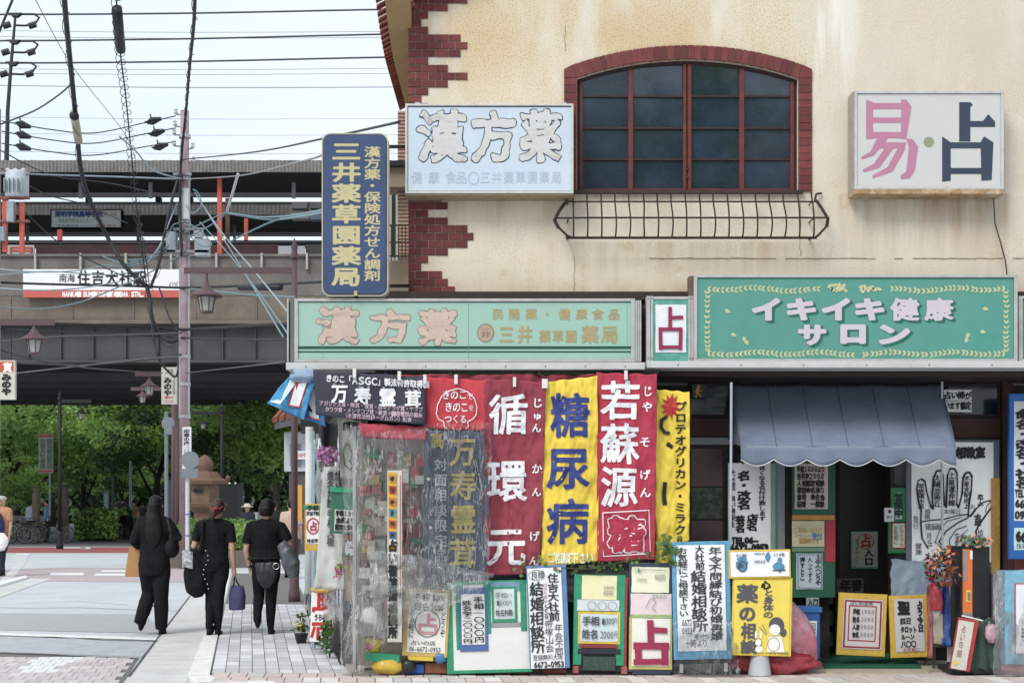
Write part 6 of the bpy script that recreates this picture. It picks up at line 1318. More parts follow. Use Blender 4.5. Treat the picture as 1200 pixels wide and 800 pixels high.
t = b.text(1); t.line('手相', 360, 592, 373, 598, jit=.075, bold=.3, lift=.002).line('宗派不問', 359, 599, 374, 604, jit=.075, bold=.2).line('姓名学', 360, 631, 373, 636, jit=.075, bold=.2); t.done(INK, b.o, False); t = b.text(2); t.circle(367, 616, 7, 9, 1.6, n=16); t.put('占', 363, 611, 372, 622, bold=.5, jit=.02); t.done(paint(196, 50, 80), b.o, False, label='pink circled character')
b.solid('green_tape', grn, 356, 592, 378, 596, f=.012, b=0)
b = Board('poster', 'green framed poster with two lines of black writing at the shop corner', 'poster', 386, 575, 419, 640, 13.2, roll=2, group=sideg); b.panel(vinyl(40, 110, 84), 386, 575, 419, 625); b.sheet('paper', paper(206, 210, 200), 391, 597, 416, 622, f=.005)
t = b.text(1); t.line('手相１００', 392, 598, 415, 605, bold=.35, jit=.06).line('金運より', 393, 606, 415, 613, bold=.35, jit=.06).line('鑑定お受け', 392, 614, 415, 621, bold=.35, jit=.06); t.done(INK, b.o, False)
b.solid('green_strap', grn, 385, 571, 420, 577, f=.02, b=0)
b = Board('poster', 'black and red panel with white characters below the green framed poster', 'poster', 402, 624, 418, 652, 13.25, roll=2, group=sideg); b.panel(paint(40, 60, 66, rough=.5)); b.solid('red_band', paint(170, 54, 48), 403, 626, 417, 632, f=.004, b=0); t = b.text(1); t.line('占い', 404, 633, 416, 641, bold=.6, jit=.075).line('学院', 404, 642, 416, 650, bold=.6, jit=.075); t.done(paper(190, 196, 196), b.o, False)
b = Board('plank', 'weathered wooden plank leaning below the black and red panel', 'plank', 404, 652, 417, 704, 13.3, roll=3); b.panel(paint(140, 112, 78, rough=.8, var=.4, scale=20, tint=(80, 66, 50), tamt=.8, tscale=18))
b = Board('cloth', 'cream paper bag hung with a red ribbon on the street side', 'cloth', 378, 618, 392, 662, 13.9, group=sideg); b.panel(paper(214, 208, 196)); b.solid('ribbon', paint(180, 70, 80), 379, 618, 381.5, 660, f=.006, b=0); b.solid('yellow_edge', vinyl(222, 180, 70), 390.5, 618, 392, 662, f=.004)
G().slab([(PX(392, 13.9), 13.9), (PX(410, 13.9), 13.9), (PX(412, 14.3), 14.3), (PX(394, 14.3), 14.3)], .36, .72).build('container', paint(110, 120, 126, rough=.6, var=.2, scale=9, bump=.3), None, label='grey plastic box behind the red and white sign', cat='container')
blob('dark cloth covered heap at the corner behind the gathered plastic', 'covered_heap', 'heap', (PX(404, 13.7), 13.8, .25), .13, .2, .24, paint(50, 44, 42, rough=.8, var=.5, scale=9), 2.9, .25)
# red and white fortune box sign with round padded top
b = Board('sign_board', 'white box sign with a large red character standing on the pavement under a round top', 'sign', 363, 694, 391, 752, 14.75, roll=2, th=.16)
b.panel(paper(236, 234, 232), name='box')
t = b.text(1); rd = paint(200, 40, 40, rough=.5); t.stroke([(372, 696), (372, 713)], 4); t.stroke([(372, 702), (381, 702)], 4); t.stroke([(366, 713), (388, 713), (388, 730), (366, 731)], 4.2); t.stroke([(366, 713), (366, 716)], 3.5); t.stroke([(372, 736), (388, 735), (388, 748), (372, 748), (372, 736)], 3.4); t.stroke([(368, 735), (365, 746)], 3.4); t.done(rd, b.o, False, label='large red character')
t = b.text(2); t.line('いらっしゃい', 373, 706, 389, 711, bold=.2, jit=.04, lift=.002).line('うらない', 367, 719, 386, 727, bold=.3, jit=.04, lift=.002).line('手相見', 372, 739, 386, 744, jit=.04, lift=.002); t.done(INK, b.o, False)
for x in (368, 382): b.solid('caster', INK, x, 752, x + 4, 755.5, f=-.02, b=.1)
rt = thing('padded_top', 'round yellow edged padded tray on top of the red and white box sign', 'tray', P(383, 694, 14.75))
g = G().lathe([(.16, -.01), (.185, .005), (.185, .03), (.16, .04)], P(385, 692, 14.85), 20); g.build('rim', vinyl(226, 170, 60), rt, smooth=True); G().lathe([(.15, .041), (.14, .05), (.0, .055)], P(385, 692, 14.85), 20, cap=False).build('pad', paper(226, 220, 206), rt, smooth=True)
# pots
pt = thing('potted_plant', 'small potted plant with yellow flowers on the pavement edge', 'plant', Vector((PX(353, 15.9), 15.9, .01)))
G().lathe([(.05, 0), (.075, .1), (.08, .11)], (PX(353, 15.9), 15.9, .012), 14).build('pot', paint(30, 34, 40, rough=.5), pt, smooth=True)
R_ = random.Random(4)
for nm, col, hgt, n in (('leaves', (60, 90, 50), .3, 60), ('petals', (226, 206, 50), .2, 22)):
    g = G()
    for i in range(n):
        p = Vector((PX(353, 15.9) + R_.gauss(0, .045), 15.9 + R_.gauss(0, .04), .14 + R_.uniform(0, hgt - .1))); a = Vector((R_.gauss(0, 1), R_.gauss(0, 1), R_.gauss(0, 1))).normalized() * .03; b_ = Vector((R_.gauss(0, 1), R_.gauss(0, 1), R_.gauss(0, 1))).normalized() * .02
        g.add([p - a, p + b_, p + a, p - b_], [(0, 1, 2, 3)])
    g.build(nm, paint(*col, rough=.6, var=.2), pt, fix=False, kind='stuff')
petals('potted_plant', 'leafy green plant at the foot of the street side wall', 'plant', Vector((PX(394, 14.6), 14.3, .25)), .17, 90, ((50, 90, 40), (80, 120, 50)), .035, 8, flat=1.2)
plastic('long clear plastic curtain down the street side of the shop', [(360, 520, 15.6), (400, 500, 13.6), (402, 780, 13.4), (358, 712, 16.0)], film, 21., .10, 24, 50)
# ================================================================== PEOPLE
skin = paint(206, 160, 136, rough=.55, var=.06, scale=6, spec=.35, name="skin"); 
blk = paint(20, 20, 23, rough=.9, var=.4, scale=9, bump=.5, bscale=26, spec=.2, name="black_cloth"); blk2 = paint(28, 28, 31, rough=.75, var=.2, scale=7, spec=.2)
hairm = paint(15, 12, 13, rough=.5, var=.5, scale=40, bump=.5, bscale=90, spec=.25); hair_br = paint(66, 34, 26, rough=.45, var=.5, scale=40, bump=.6, bscale=120)
def remesh(g, name, mat, parent, vox, smooth=3, dec=1.0, folds=0., sd=0, label=None):
    vox *= 1.12
    """one continuous surface from overlapping closed volumes"""
    me = bpy.data.meshes.new(name); me.from_pydata([tuple(v) for v in g.v], [], g.f)
    bm = bmesh.new(); bm.from_mesh(me); bmesh.ops.recalc_face_normals(bm, faces=bm.faces); bm.to_mesh(me); bm.free()
    o = bpy.data.objects.new("tmp", me); COL.objects.link(o)
    m = o.modifiers.new("r", 'REMESH'); m.mode = 'VOXEL'; m.voxel_size = vox
    m = o.modifiers.new("s", 'SMOOTH'); m.factor = .5; m.iterations = smooth
    if dec < 1: m = o.modifiers.new("d", 'DECIMATE'); m.ratio = dec
    m2 = bpy.data.meshes.new_from_object(o.evaluated_get(bpy.context.evaluated_depsgraph_get()))
    bpy.data.objects.remove(o); bpy.data.meshes.remove(me)
    if folds:
        for v in m2.vertices:
            c = v.co; k = noise.noise(Vector((c.x * 9 + sd, c.y * 9, c.z * 5))) + .6 * noise.noise(Vector((c.x * 20, c.y * 20 + sd, c.z * 11))); v.co = c + v.normal * k * folds
    m2.materials.clear(); m2.materials.append(mat); m2.polygons.foreach_set('use_smooth', [True] * len(m2.polygons)); m2.name = name
    r = bpy.data.objects.new(name, m2); COL.objects.link(r); r.parent = parent
    return tag(r, label)
def hand(g, wr, d, side, r=1.0, curl=.5):
    """palm, four fingers and a thumb below wrist wr, pointing along d; side +1/-1 = thumb side x"""
    d = Vector(d).normalized(); f = Vector((0, 1, 0)); f = (f - d * f.dot(d)).normalized(); s_ = d.cross(f).normalized()
    g.tube([wr, wr + d * .03 * r, wr + d * .075 * r], [.021 * r, .028 * r, .030 * r], 8)
    for i, (o_, ln) in enumerate(((-.026, .060), (-.009, .072), (.009, .070), (.026, .054))):
        b = wr + d * .07 * r + f * o_ * r; k1 = b + d * ln * .45 * r + s_ * side * .010 * curl; k2 = b + d * ln * .8 * r + s_ * side * .034 * curl; k3 = b + d * ln * .95 * r + s_ * side * .056 * curl
        g.tube([b - d * .02 * r, b, k1, k2, k3], [.0095 * r, .0095 * r, .0088 * r, .008 * r, .0065 * r], 6)
    t0 = wr + d * .025 * r + f * .02 * r; g.tube([t0, t0 + f * .026 * r + d * .02 * r, t0 + f * .038 * r + d * .05 * r], [.012 * r, .0105 * r, .008 * r], 6)
def person(label, loc, H, rot=0., J={}, top=None, sleeves='short', bottom=None, wide=1.0, legw=1.0, hair='short', hairmat=None, shoes=None, hem=.50, vox=.009, face=False, group=None, topmat=None, botmat=None, lean=0., skinm=None, soles=None, shoulder=1.0, lift=(0, 0)):
    o = thing('person', label, 'person', loc, group, (0, 0, rot)); sk = skinm or skin
    h = H; sh = .103 * h * shoulder
    j = dict(ls=(-sh, 0, .815 * h), rs=(sh, 0, .815 * h), le=(-sh - .03, -.01, .63 * h), re=(sh + .03, -.01, .63 * h), lw=(-sh - .04, .05, .49 * h), rw=(sh + .04, .05, .49 * h),
             lh=(-.052 * h, 0, .50 * h), rh=(.052 * h, 0, .50 * h), lk=(-.056 * h, .03, .285 * h), rk=(.056 * h, -.01, .285 * h), la=(-.056 * h, .0, .048 * h), ra=(.056 * h, -.0, .048 * h), hd=(0, .015 * h, .932 * h), lf=0., rf=0.)
    j.update(J); V = {k: (Vector(v) if isinstance(v, tuple) else v) for k, v in j.items()}
    g = G()
    torso = [(0, 0, .47, .062, .055), (0, 0, .50, .088, .062), (0, -.004, .535, .096, .066), (0, 0, .58, .083, .056), (0, .004, .63, .072, .050), (0, .002, .69, .083, .056), (0, 0, .75, .093, .058), (0, 0, .79, .098, .052), (0, 0, .82, .080, .040), (0, 0, .845, .036, .034)]
    ring = lambda L_, e=1.0, ad=0.: [(x * h, y * h, z * h, rx * h * e + ad, ry * h * e + ad) for x, y, z, rx, ry in L_]
    g.loft(ring(torso)); hd = V['hd']; g.tube([V['ls'], (0, 0, .812 * h), V['rs']], [.028 * h, .034 * h, .028 * h], 10)
    g.tube([(0, 0, .83 * h), (hd.x * .5, .004 * h, .86 * h), (hd.x, hd.y, hd.z - .03 * h)], [.034 * h, .030 * h, .031 * h], 12)
    g.ell(hd + Vector((0, -.004, .008)), .047 * h, .057 * h, .062 * h, 16, 12); g.ell(hd + Vector((0, .018 * h, -.028 * h)), .034 * h, .038 * h, .038 * h, 14, 10)
    g.ell(hd + Vector((0, .062 * h, -.010 * h)), .008 * h, .012 * h, .013 * h, 8, 6)
    for s_ in (-1, 1): g.ell(hd + Vector((s_ * .048 * h, -.002, -.006 * h)), .007 * h, .012 * h, .019 * h, 8, 6)
    for a, b, c, s_ in (('ls', 'le', 'lw', -1), ('rs', 're', 'rw', 1)):
        g.tube([V[a] + Vector((-s_ * .02, 0, 0)), V[a], V[a].lerp(V[b], .5), V[b], V[b].lerp(V[c], .35), V[c]], [.030 * h, .031 * h, .026 * h, .022 * h, .022 * h, .0145 * h], 12)
        hand(g, V[c], V[c] - V[b], -s_, h / 1.62)
    for a, b, c, s_, fl in (('lh', 'lk', 'la', -1, V['lf']), ('rh', 'rk', 'ra', 1, V['rf'])):
        g.tube([V[a] + Vector((0, 0, .02)), V[a].lerp(V[b], .3), V[b], V[b].lerp(V[c], .35), V[c]], [.052 * h, .050 * h, .034 * h, .034 * h, .021 * h], 12)
        g.ell(V[c] + Matrix.Rotation(-fl, 3, 'X') @ Vector((0, .03, -.03)), .024, .045, .022, 10, 6)
    remesh(g, 'body', sk, o, vox, 4, .5)
    # shoes
    for c, fl in (('la', V['lf']), ('ra', V['rf'])):
        R = Matrix.Rotation(-fl, 3, 'X'); g = G(); a = V[c]; dn = R @ Vector((0, 0, -.042)); fw_ = R @ Vector((0, 1, 0))
        g.ell(a + dn + fw_ * .045, .040, .118, .034, 14, 8, R); g.ell(a + dn * .6, .036, .05, .045, 12, 8, R); g.ell(a + dn + fw_ * .09, .042, .065, .03, 12, 8, R)
        so_ = remesh(g, 'shoe', shoes or blk2, o, max(vox, .009), 3)
        g = G(); vs = []; 
        for zz in (-.034, -.022):
            for k in range(18):
                t_ = 2 * math.pi * k / 18; vs.append(a + dn + R @ Vector((math.cos(t_) * (.041 + .006 * max(0, math.sin(t_))), .045 + math.sin(t_) * .125, zz)))
        g.add(vs, [tuple(range(17, -1, -1)), tuple(range(18, 36))] + [(k, (k + 1) % 18, (k + 1) % 18 + 18, k + 18) for k in range(18)])
        s2 = g.build('sole', soles or blk2, so_, world=False)
    # trousers
    g = G(); e = 1.10 * legw
    g.loft(ring(torso[:4], 1.07 + .04 * (legw - 1), .006)); 
    for a, b, c in (('lh', 'lk', 'la'), ('rh', 'rk', 'ra')):
        g.tube([V[a] + Vector((0, 0, .03)), V[a].lerp(V[b], .3), V[b], V[b].lerp(V[c], .4), V[c] + (V[c] - V[b]).normalized() * .012], [.055 * h * min(e, 1.15), .054 * h * min(e, 1.2), .042 * h * e, .040 * h * e * (1.05 if legw > 1.1 else .95), (.034 if legw > 1.1 else .025) * h * e], 14)
    remesh(g, 'trousers', botmat or blk, o, vox, 3, .6, .007, H * 10)
    # top
    g = G(); W_ = wide
    tr = [r_ for r_ in torso if r_[2] >= .53]
    rr = [(0, 0, hem, .094 * (W_ + .12 * (W_ - 1) * 4), .070 * W_)] + [(x, y, z, rx * (W_ if z < .78 else 1 + (W_ - 1) * .4), ry * W_) for x, y, z, rx, ry in tr if z > hem + .03 and z < .83]
    rr = [(x, y, z, max(rx, .088 * W_) if z < .76 else rx, ry) for x, y, z, rx, ry in rr]
    g.loft(ring(rr, 1.05, .008)); g.tube([V['ls'] + Vector((-.005, 0, 0)), V['ls'].lerp(Vector((0, 0, .822 * h)), .6), (0, 0, .822 * h), V['rs'].lerp(Vector((0, 0, .822 * h)), .6), V['rs'] + Vector((.005, 0, 0))], [.037 * h, .041 * h, .044 * h, .041 * h, .037 * h], 14); g.tube([V['ls'] + Vector((.02, 0, -.05)), V['rs'] + Vector((-.02, 0, -.05))], [.045 * h, .045 * h], 14); g.tube([(0, -.002, .80 * h), (0, 0, .845 * h)], [.058 * h, .042 * h], 14)
    for a, b, c, s_ in (('ls', 'le', 'lw', -1), ('rs', 're', 'rw', 1)):
        if sleeves == 'short': g.tube([V[a] + Vector((-s_ * .05, 0, -.01)), V[a] + Vector((0, 0, .004)), V[a].lerp(V[b], .4), V[a].lerp(V[b], .72)], [.040 * h, .037 * h, .035 * h * W_, .034 * h * W_], 14)
        else: g.tube([V[a] + Vector((-s_ * .05, 0, -.01)), V[a] + Vector((0, 0, .004)), V[a].lerp(V[b], .5), V[b], V[b].lerp(V[c], .5), V[c].lerp(V[b], .08)], [.042 * h, .038 * h, .035 * h * W_, .033 * h * W_, .029 * h * W_, .023 * h * W_], 14)
    remesh(g, 'jacket' if sleeves == 'long' else 'shirt', topmat or blk, o, vox, 3, .6, .008, H * 7)
    hm = hairmat or hairm; g = G()
    if hair == 'long':
        g.ell(hd + Vector((0, -.012, .012)), .051 * h, .060 * h, .062 * h, 18, 12)
        g.loft([(hd.x, -.05 * h, .62 * h, .02 * h, .012 * h), (hd.x, -.052 * h, .67 * h, .050 * h, .020 * h), (hd.x, -.05 * h, .74 * h, .068 * h, .028 * h), (hd.x, -.036 * h, .82 * h, .062 * h, .040 * h), (hd.x, -.014 * h, .88 * h, .052 * h, .050 * h), (hd.x, -.008 * h, .94 * h, .050 * h, .058 * h)], 20)
    elif hair == 'bun':
        g.ell(hd + Vector((0, -.008, .014)), .053 * h, .062 * h, .062 * h, 18, 12); g.ell(hd + Vector((0, -.062 * h, -.022 * h)), .030 * h, .026 * h, .034 * h, 14, 10); g.loft([(0, -.07 * h, hd.z - .085 * h, .012 * h, .01 * h), (0, -.07 * h, hd.z - .05 * h, .024 * h, .018 * h), (0, -.06 * h, hd.z - .01 * h, .03 * h, .02 * h)], 12)
    elif hair == 'bob':
        g.ell(hd + Vector((0, -.012, .008)), .060 * h, .068 * h, .068 * h, 18, 12); g.loft([(0, -.016 * h, hd.z - .062 * h, .040 * h, .034 * h), (0, -.014 * h, hd.z - .045 * h, .053 * h, .050 * h), (0, -.010 * h, hd.z, .059 * h, .060 * h)], 18)
    elif hair == 'short':
        g.ell(hd + Vector((0, -.014, .016)), .051 * h, .058 * h, .058 * h, 16, 10)
    if hair != 'none':
        remesh(g, 'hair', hm, o, max(vox * .9, .008), 2, 1, .004, H * 3)
    if face:
        for s_ in (-1, 1):
            G().ell(hd + Vector((s_ * .018 * h, .050 * h, .002 * h)), .009 * h, .006 * h, .0045 * h, 10, 6).build('eye', paint(30, 24, 22, rough=.2), o, world=False, smooth=True)
            G().ell(hd + Vector((s_ * .018 * h, .051 * h, .013 * h)), .012 * h, .005 * h, .0025 * h, 8, 6).build('eyebrow', hairm, o, world=False)
        G().ell(hd + Vector((0, .054 * h, -.034 * h)), .014 * h, .005 * h, .0035 * h, 10, 6).build('mouth', paint(160, 92, 84), o, world=False)
    return o, V
def gl(px, Y): return Vector((PX(px, Y), Y, .018))
wg_ = 'women in black walking away down the street'
# first woman: long hair, jacket, paper bag
Y = 17.1; o, V = person('woman with long black hair and wide black trousers carrying a tan paper bag', gl(181, Y), 1.62, 0, dict(ls=(-.155, 0, 1.31), rs=(.155, 0, 1.31), le=(-.235, -.03, 1.08), lw=(-.215, .13, 1.0), re=(.28, -.02, 1.12), rw=(.17, .16, 1.20), lk=(-.085, .10, .47), rk=(.085, -.02, .46), la=(-.145, -.10, .135), ra=(.075, .03, .06), lf=-1.1, hd=(.01, .02, 1.515)),
    sleeves='long', wide=1.08, legw=1.16, hair='long', hem=.415, vox=.010, group=wg_)
bag = thing('paper_bag', 'tan paper carrier bag held by the long-haired woman', 'bag', gl(181, Y)); kr = paint(190, 138, 84, rough=.7, var=.08, scale=9, bump=.3, bscale=20)
G().add([(-.37, .08, .66), (-.20, .08, .66), (-.20, .20, .66), (-.37, .20, .66), (-.32, .09, 1.01), (-.20, .09, 1.02), (-.20, .17, 1.02), (-.32, .17, 1.01)], [(0, 3, 2, 1), (0, 1, 5, 4), (1, 2, 6, 5), (2, 3, 7, 6), (3, 0, 4, 7)]).build('bag_body', kr, bag, world=False, solid=.003)
G().tube([(-.30, .09, 1.0), (-.27, .10, 1.06), (-.24, .11, 1.06), (-.22, .09, 1.0)], .006, 6).build('handle', kr, bag, world=False)
hb = thing('shoulder_bag', 'black shoulder bag at the right side of the long-haired woman', 'bag', gl(181, Y)); g = G(); g.ell((.20, .02, 1.0), .09, .13, .12, 14, 10); remesh(g, 'bag_body', blk2, hb, .012, 2)
G().tube([(.12, .06, 1.37), (.17, -.06, 1.33), (.21, -.08, 1.2), (.21, -.03, 1.06)], .010, 6).build('strap', paint(60, 58, 60, rough=.5), hb, world=False)
# second woman
Y = 16.9; o, V = person('woman with auburn hair in a red scarf, large black tote on her left arm', gl(252, Y), 1.58, 0, dict(ls=(-.175, 0, 1.27), rs=(.175, 0, 1.27), le=(-.245, -.01, 1.02), lw=(-.20, .16, .92), re=(.205, -.02, 1.0), rw=(.215, .03, .76), lk=(-.055, .04, .45), rk=(.045, -.01, .45), la=(-.06, -.04, .085), ra=(.02, .05, .055), lf=-.35, hd=(.03, .02, 1.475)),
    wide=1.0, legw=.92, hair='bun', hairmat=hair_br, hem=.53, vox=.008, group=wg_)
g = G(); g.tube([Vector((.03 + .066 * math.cos(a), -.055 - .058 * abs(math.sin(a)), 1.49 - .03 * math.sin(a))) for a in [math.pi * i / 12 for i in range(13)]], .009, 6); g.ell((.03, -.128, 1.468), .036, .016, .02, 8, 6); g.ell((.012, -.135, 1.445), .016, .012, .022, 8, 6); g.build('hair_scarf', paint(150, 60, 48, rough=.7, var=.2), o, world=False, smooth=True)
tt = thing('tote_bag', 'big black tote bag with a white printed patch on the auburn-haired woman', 'bag', gl(252, Y)); g = G(); g.loft([(-.20, -.03, .44, .06, .05), (-.20, -.03, .50, .13, .08), (-.21, -.03, .66, .15, .09), (-.22, -.03, .85, .14, .08), (-.21, -.03, .99, .11, .05)], 18); remesh(g, 'bag_body', blk, tt, .012, 3, 1, .02, 5)
G().tube([(-.14, .03, 1.33), (-.12, -.09, 1.30), (-.13, -.11, 1.12), (-.15, -.09, .97)], .018, 6).build('strap', blk, tt, world=False)
G().grid(lambda u, v: Vector((-.355 + u * .12, -.115 - .012 * math.sin(u * 3) , .78 + v * .2 + .01 * math.sin(u * 5))), 8, 8).build('patch', paint(190, 194, 200, rough=.6, var=.7, scale=26, tint=(40, 44, 60), tamt=1, tscale=18), tt, world=False, solid=.004)
for i in range(9): G().ell((-.085 + .03 * math.sin(i), -.115, .98 - i * .055), .007, .006, .007, 6, 5).build('stud', paint(220, 220, 220, rough=.3, metal=.5), tt, world=False)
lb_ = thing('lunch_bag', 'small navy lunch bag hanging from the auburn-haired woman\'s right hand', 'bag', gl(252, Y)); g = G(); g.loft([(.25, .05, .285, .085, .06), (.25, .05, .30, .096, .07), (.25, .05, .45, .098, .07), (.25, .05, .57, .075, .035)], 16); remesh(g, 'bag_body', paint(66, 68, 106, rough=.7, var=.15, scale=9), lb_, .01, 2, 1, .006, 2)
G().tube([(.21, .02, .55), (.215, .04, .62), (.225, .05, .685), (.24, .05, .62), (.29, .03, .55)], .009, 6).build('handle', blk, lb_, world=False)
# third woman
Y = 17.0; o, V = person('woman with black bobbed hair, waist pouch and grey bag, lifting her heel', gl(312, Y), 1.57, 0, dict(ls=(-.18, 0, 1.26), rs=(.18, 0, 1.26), le=(-.235, -.02, .98), lw=(-.195, .04, .745), re=(.28, -.01, 1.03), rw=(.20, .17, .95), lk=(-.10, .07, .44), rk=(.055, .0, .44), la=(-.085, -.14, .165), ra=(.045, .04, .055), lf=-1.25, hd=(.01, .025, 1.475)),
    wide=1.16, legw=.92, hair='bob', hem=.56, vox=.008, soles=paint(120, 78, 62, rough=.8), group=wg_)
G().lathe([(.030, -.012), (.030, .012)], (-.198, .035, .79), 12, cap=False).build('wristwatch', blk2, o, world=False, solid=.004)
pc = thing('waist_pouch', 'black leather pouch worn at the waist of the bobbed-haired woman', 'bag', gl(312, Y)); g = G(); g.loft([(.02, -.13, .54, .03, .03), (.03, -.14, .62, .10, .05), (.04, -.14, .74, .145, .06), (.04, -.13, .84, .15, .05)], 16); remesh(g, 'bag_body', paint(44, 46, 52, rough=.4, var=.3, scale=9, bump=.4, bscale=20), pc, .011, 2, 1, .015, 4)
G().tube([Vector((.15 + .035 * math.cos(a), -.21, .80 + .035 * math.sin(a))) for a in [2 * math.pi * i / 16 for i in range(17)]], .005, 6).build('ring', paint(190, 190, 190, rough=.3, metal=.8), pc, world=False)
G().tube([Vector((.21 * math.cos(a), .165 * math.sin(a), .885)) for a in [2 * math.pi * i / 30 for i in range(31)]], .012, 6).build('belt', blk2, pc, world=False)
gb = thing('grey_bag', 'shiny grey folded bag under the right arm of the bobbed-haired woman', 'bag', gl(312, Y)); g = G(); g.tube([(.19, -.08, 1.06), (.25, -.10, .98), (.30, -.09, .82), (.33, -.07, .66)], [.06, .085, .10, .07], 12); remesh(g, 'bag_body', paint(96, 100, 106, rough=.35, var=.3, scale=12, bump=.6, bscale=14), gb, .012, 2, 1, .02, 9)
# man at the left edge, walking towards us
o, V = person('man in a beige cap, orange checked shirt and dark trousers walking at the left edge', gl(3, 30.8), 1.70, math.radians(158), dict(lk=(-.1, .12, .48), la=(-.1, .14, .10), lf=.2, ra=(.09, -.12, .07)), topmat=paint(206, 150, 116, rough=.8, var=.5, scale=34, tint=(150, 80, 60), tamt=.8, tscale=40), botmat=paint(34, 38, 52, rough=.85), sleeves='short', hair='short', face=True, vox=.014, wide=1.1, shoes=blk2)
g = G(); hd_ = V['hd']; g.ell(hd_ + Vector((0, -.005, .045)), .095, .108, .065, 16, 10); g.ell(hd_ + Vector((0, .12, .03)), .075, .06, .012, 14, 6); remesh(g, 'cap', paint(196, 190, 176, rough=.8), o, .01, 2)
vb = thing('carried_jacket', 'navy jacket and white bag carried by the man at the left edge', 'jacket', gl(3, 30.8)); g = G(); g.ell((-.08, -.20, 1.02), .20, .10, .36, 14, 10); remesh(g, 'folded_jacket', paint(36, 44, 92, rough=.8, var=.2), vb, .02, 3, 1, .02, 3); g = G(); g.ell((.03, -.24, .72), .18, .09, .20, 14, 10); remesh(g, 'white_bag', paper(), vb, .02, 3, 1, .02, 5)
# distant people
far = [(37, 59, 1.66, (200, 206, 222), (40, 40, 46), 0, 'distant man in a white shirt with a blue strap standing among bicycles'), (55, 58, 1.68, (130, 158, 206), (40, 44, 56), 90, 'distant man in a light blue shirt standing by the bicycles, facing right'),
       (290, 40, 1.52, (40, 42, 54), (44, 44, 50), 170, 'person in a pale hat and dark jacket walking towards us behind the women'), (321, 34, 1.60, (30, 30, 34), (26, 26, 30), 10, 'person in black half hidden behind the bobbed-haired woman'), (341, 30, 1.60, (206, 176, 160), (60, 62, 66), 10, 'person in a pale peach top behind the brown lamp pole'),
       (167, 75, 1.6, (70, 60, 66), (40, 40, 44), 0, 'distant walker just left of the long-haired woman\'s head'), (192, 78, 1.6, (90, 70, 90), (40, 40, 44), 0, 'distant walker right of the long-haired woman\'s head'), (157, 82, 1.6, (150, 120, 90), (50, 50, 56), 180, 'distant walker in tan near the blue pillar'), (124, 76, 1.2, (190, 110, 80), (40, 40, 40), 0, 'small distant figure in orange beyond the hedge')]
hatm = paint(214, 190, 176, rough=.8)
for i, (px_, Y_, H_, ct, cb_, r_, lab) in enumerate(far):
    o, V = person(lab, gl(px_, Y_), H_, math.radians(r_), dict(lk=(-.09, .10, .46), la=(-.09, .16, .10), lf=.3, ra=(.08, -.16, .10), rf=-.3) if i not in (0, 1) else {}, topmat=paint(*ct, rough=.85, var=.15), botmat=paint(*cb_, rough=.85), sleeves='long' if i in (0, 1, 2) else 'short', hair='short', vox=.018 if Y_ < 50 else .028, face=False, wide=1.1)
    if i == 2:
        g = G(); hd_ = V['hd']; g.lathe([(.0, .10), (.07, .095), (.095, .03), (.17, .005), (.175, 0), (.0, .0)], hd_ + Vector((0, 0, .02)), 16, cap=False); g.build('hat', hatm, o, world=False, smooth=True)
# bicycles
def bicycle(label, loc, rot, col, group='bicycles parked by the hedge', basket=True):
    o = thing('bicycle', label, 'bicycle', loc, group, (0, 0, rot)); fm_ = paint(*col, rough=.35, metal=.3); dk_ = paint(26, 26, 28, rough=.7); ch = paint(170, 172, 176, rough=.3, metal=.8)
    for x in (-.52, .52):
        w_ = G().tube([Vector((x + .32 * math.cos(a), 0, .335 + .32 * math.sin(a))) for a in [2 * math.pi * i / 28 for i in range(29)]], .017, 6).build('wheel', dk_, o, world=False)
        G().tube([Vector((x + .29 * math.cos(a), 0, .335 + .29 * math.sin(a))) for a in [2 * math.pi * i / 28 for i in range(29)]], .008, 5).build('rim', ch, w_, world=False)
        g = G()
        for k in range(14): a = 2 * math.pi * k / 14; g.bar((x, 0, .335), (x + .29 * math.cos(a), 0, .335 + .29 * math.sin(a)), .003)
        g.build('spokes', ch, w_, world=False, kind='stuff')
    bb = (-.05, 0, .30); g = G()
    for a, b in (((-.52, 0, .335), bb), ((-.52, 0, .335), (-.17, 0, .72)), (bb, (-.18, 0, .78)), (bb, (.36, 0, .72)), ((-.17, 0, .55), (.34, 0, .80)), ((.34, 0, .86), (.40, 0, .66)), ((.38, 0, .66), (.52, 0, .335))): g.tube([a, b], .015, 6)
    g.build('frame', fm_, o, world=False)
    G().ell((-.2, 0, .84), .13, .07, .035, 12, 6).build('saddle', dk_, o, world=False, smooth=True)
    G().tube([(.26, -.26, 1.0), (.38, -.2, 1.02), (.36, 0, .96), (.38, .2, 1.02), (.26, .26, 1.0)], .012, 6).build('handlebar', ch, o, world=False)
    G().tube([(.34, 0, .84), (.36, 0, .98)], .012, 6).build('stem', ch, o, world=False)
    G().tube([Vector((-.52 + .37 * math.cos(a), 0, .335 + .37 * math.sin(a))) for a in [math.pi * .1 + 1.0 * math.pi * i / 14 for i in range(15)]], .018, 5).build('mudguard', ch, o, world=False)
    if basket:
        g = G()
        for z_ in (.72, .80, .88, .96): g.tube([(.42, -.15, z_), (.68, -.16, z_), (.68, .16, z_), (.42, .15, z_), (.42, -.15, z_)], .006, 4)
        for x, y in ((.42, -.15), (.55, -.155), (.68, -.16), (.68, 0), (.68, .16), (.55, .155), (.42, .15)): g.tube([(x, y, .72), (x, y, .96)], .005, 4)
        g.build('basket', dk_, o, world=False)
    return o
bicycle('dark city bicycle parked furthest right with its round wheel showing', Vector((PX(61, 57), 57, .01)), 0.1, (40, 42, 46))
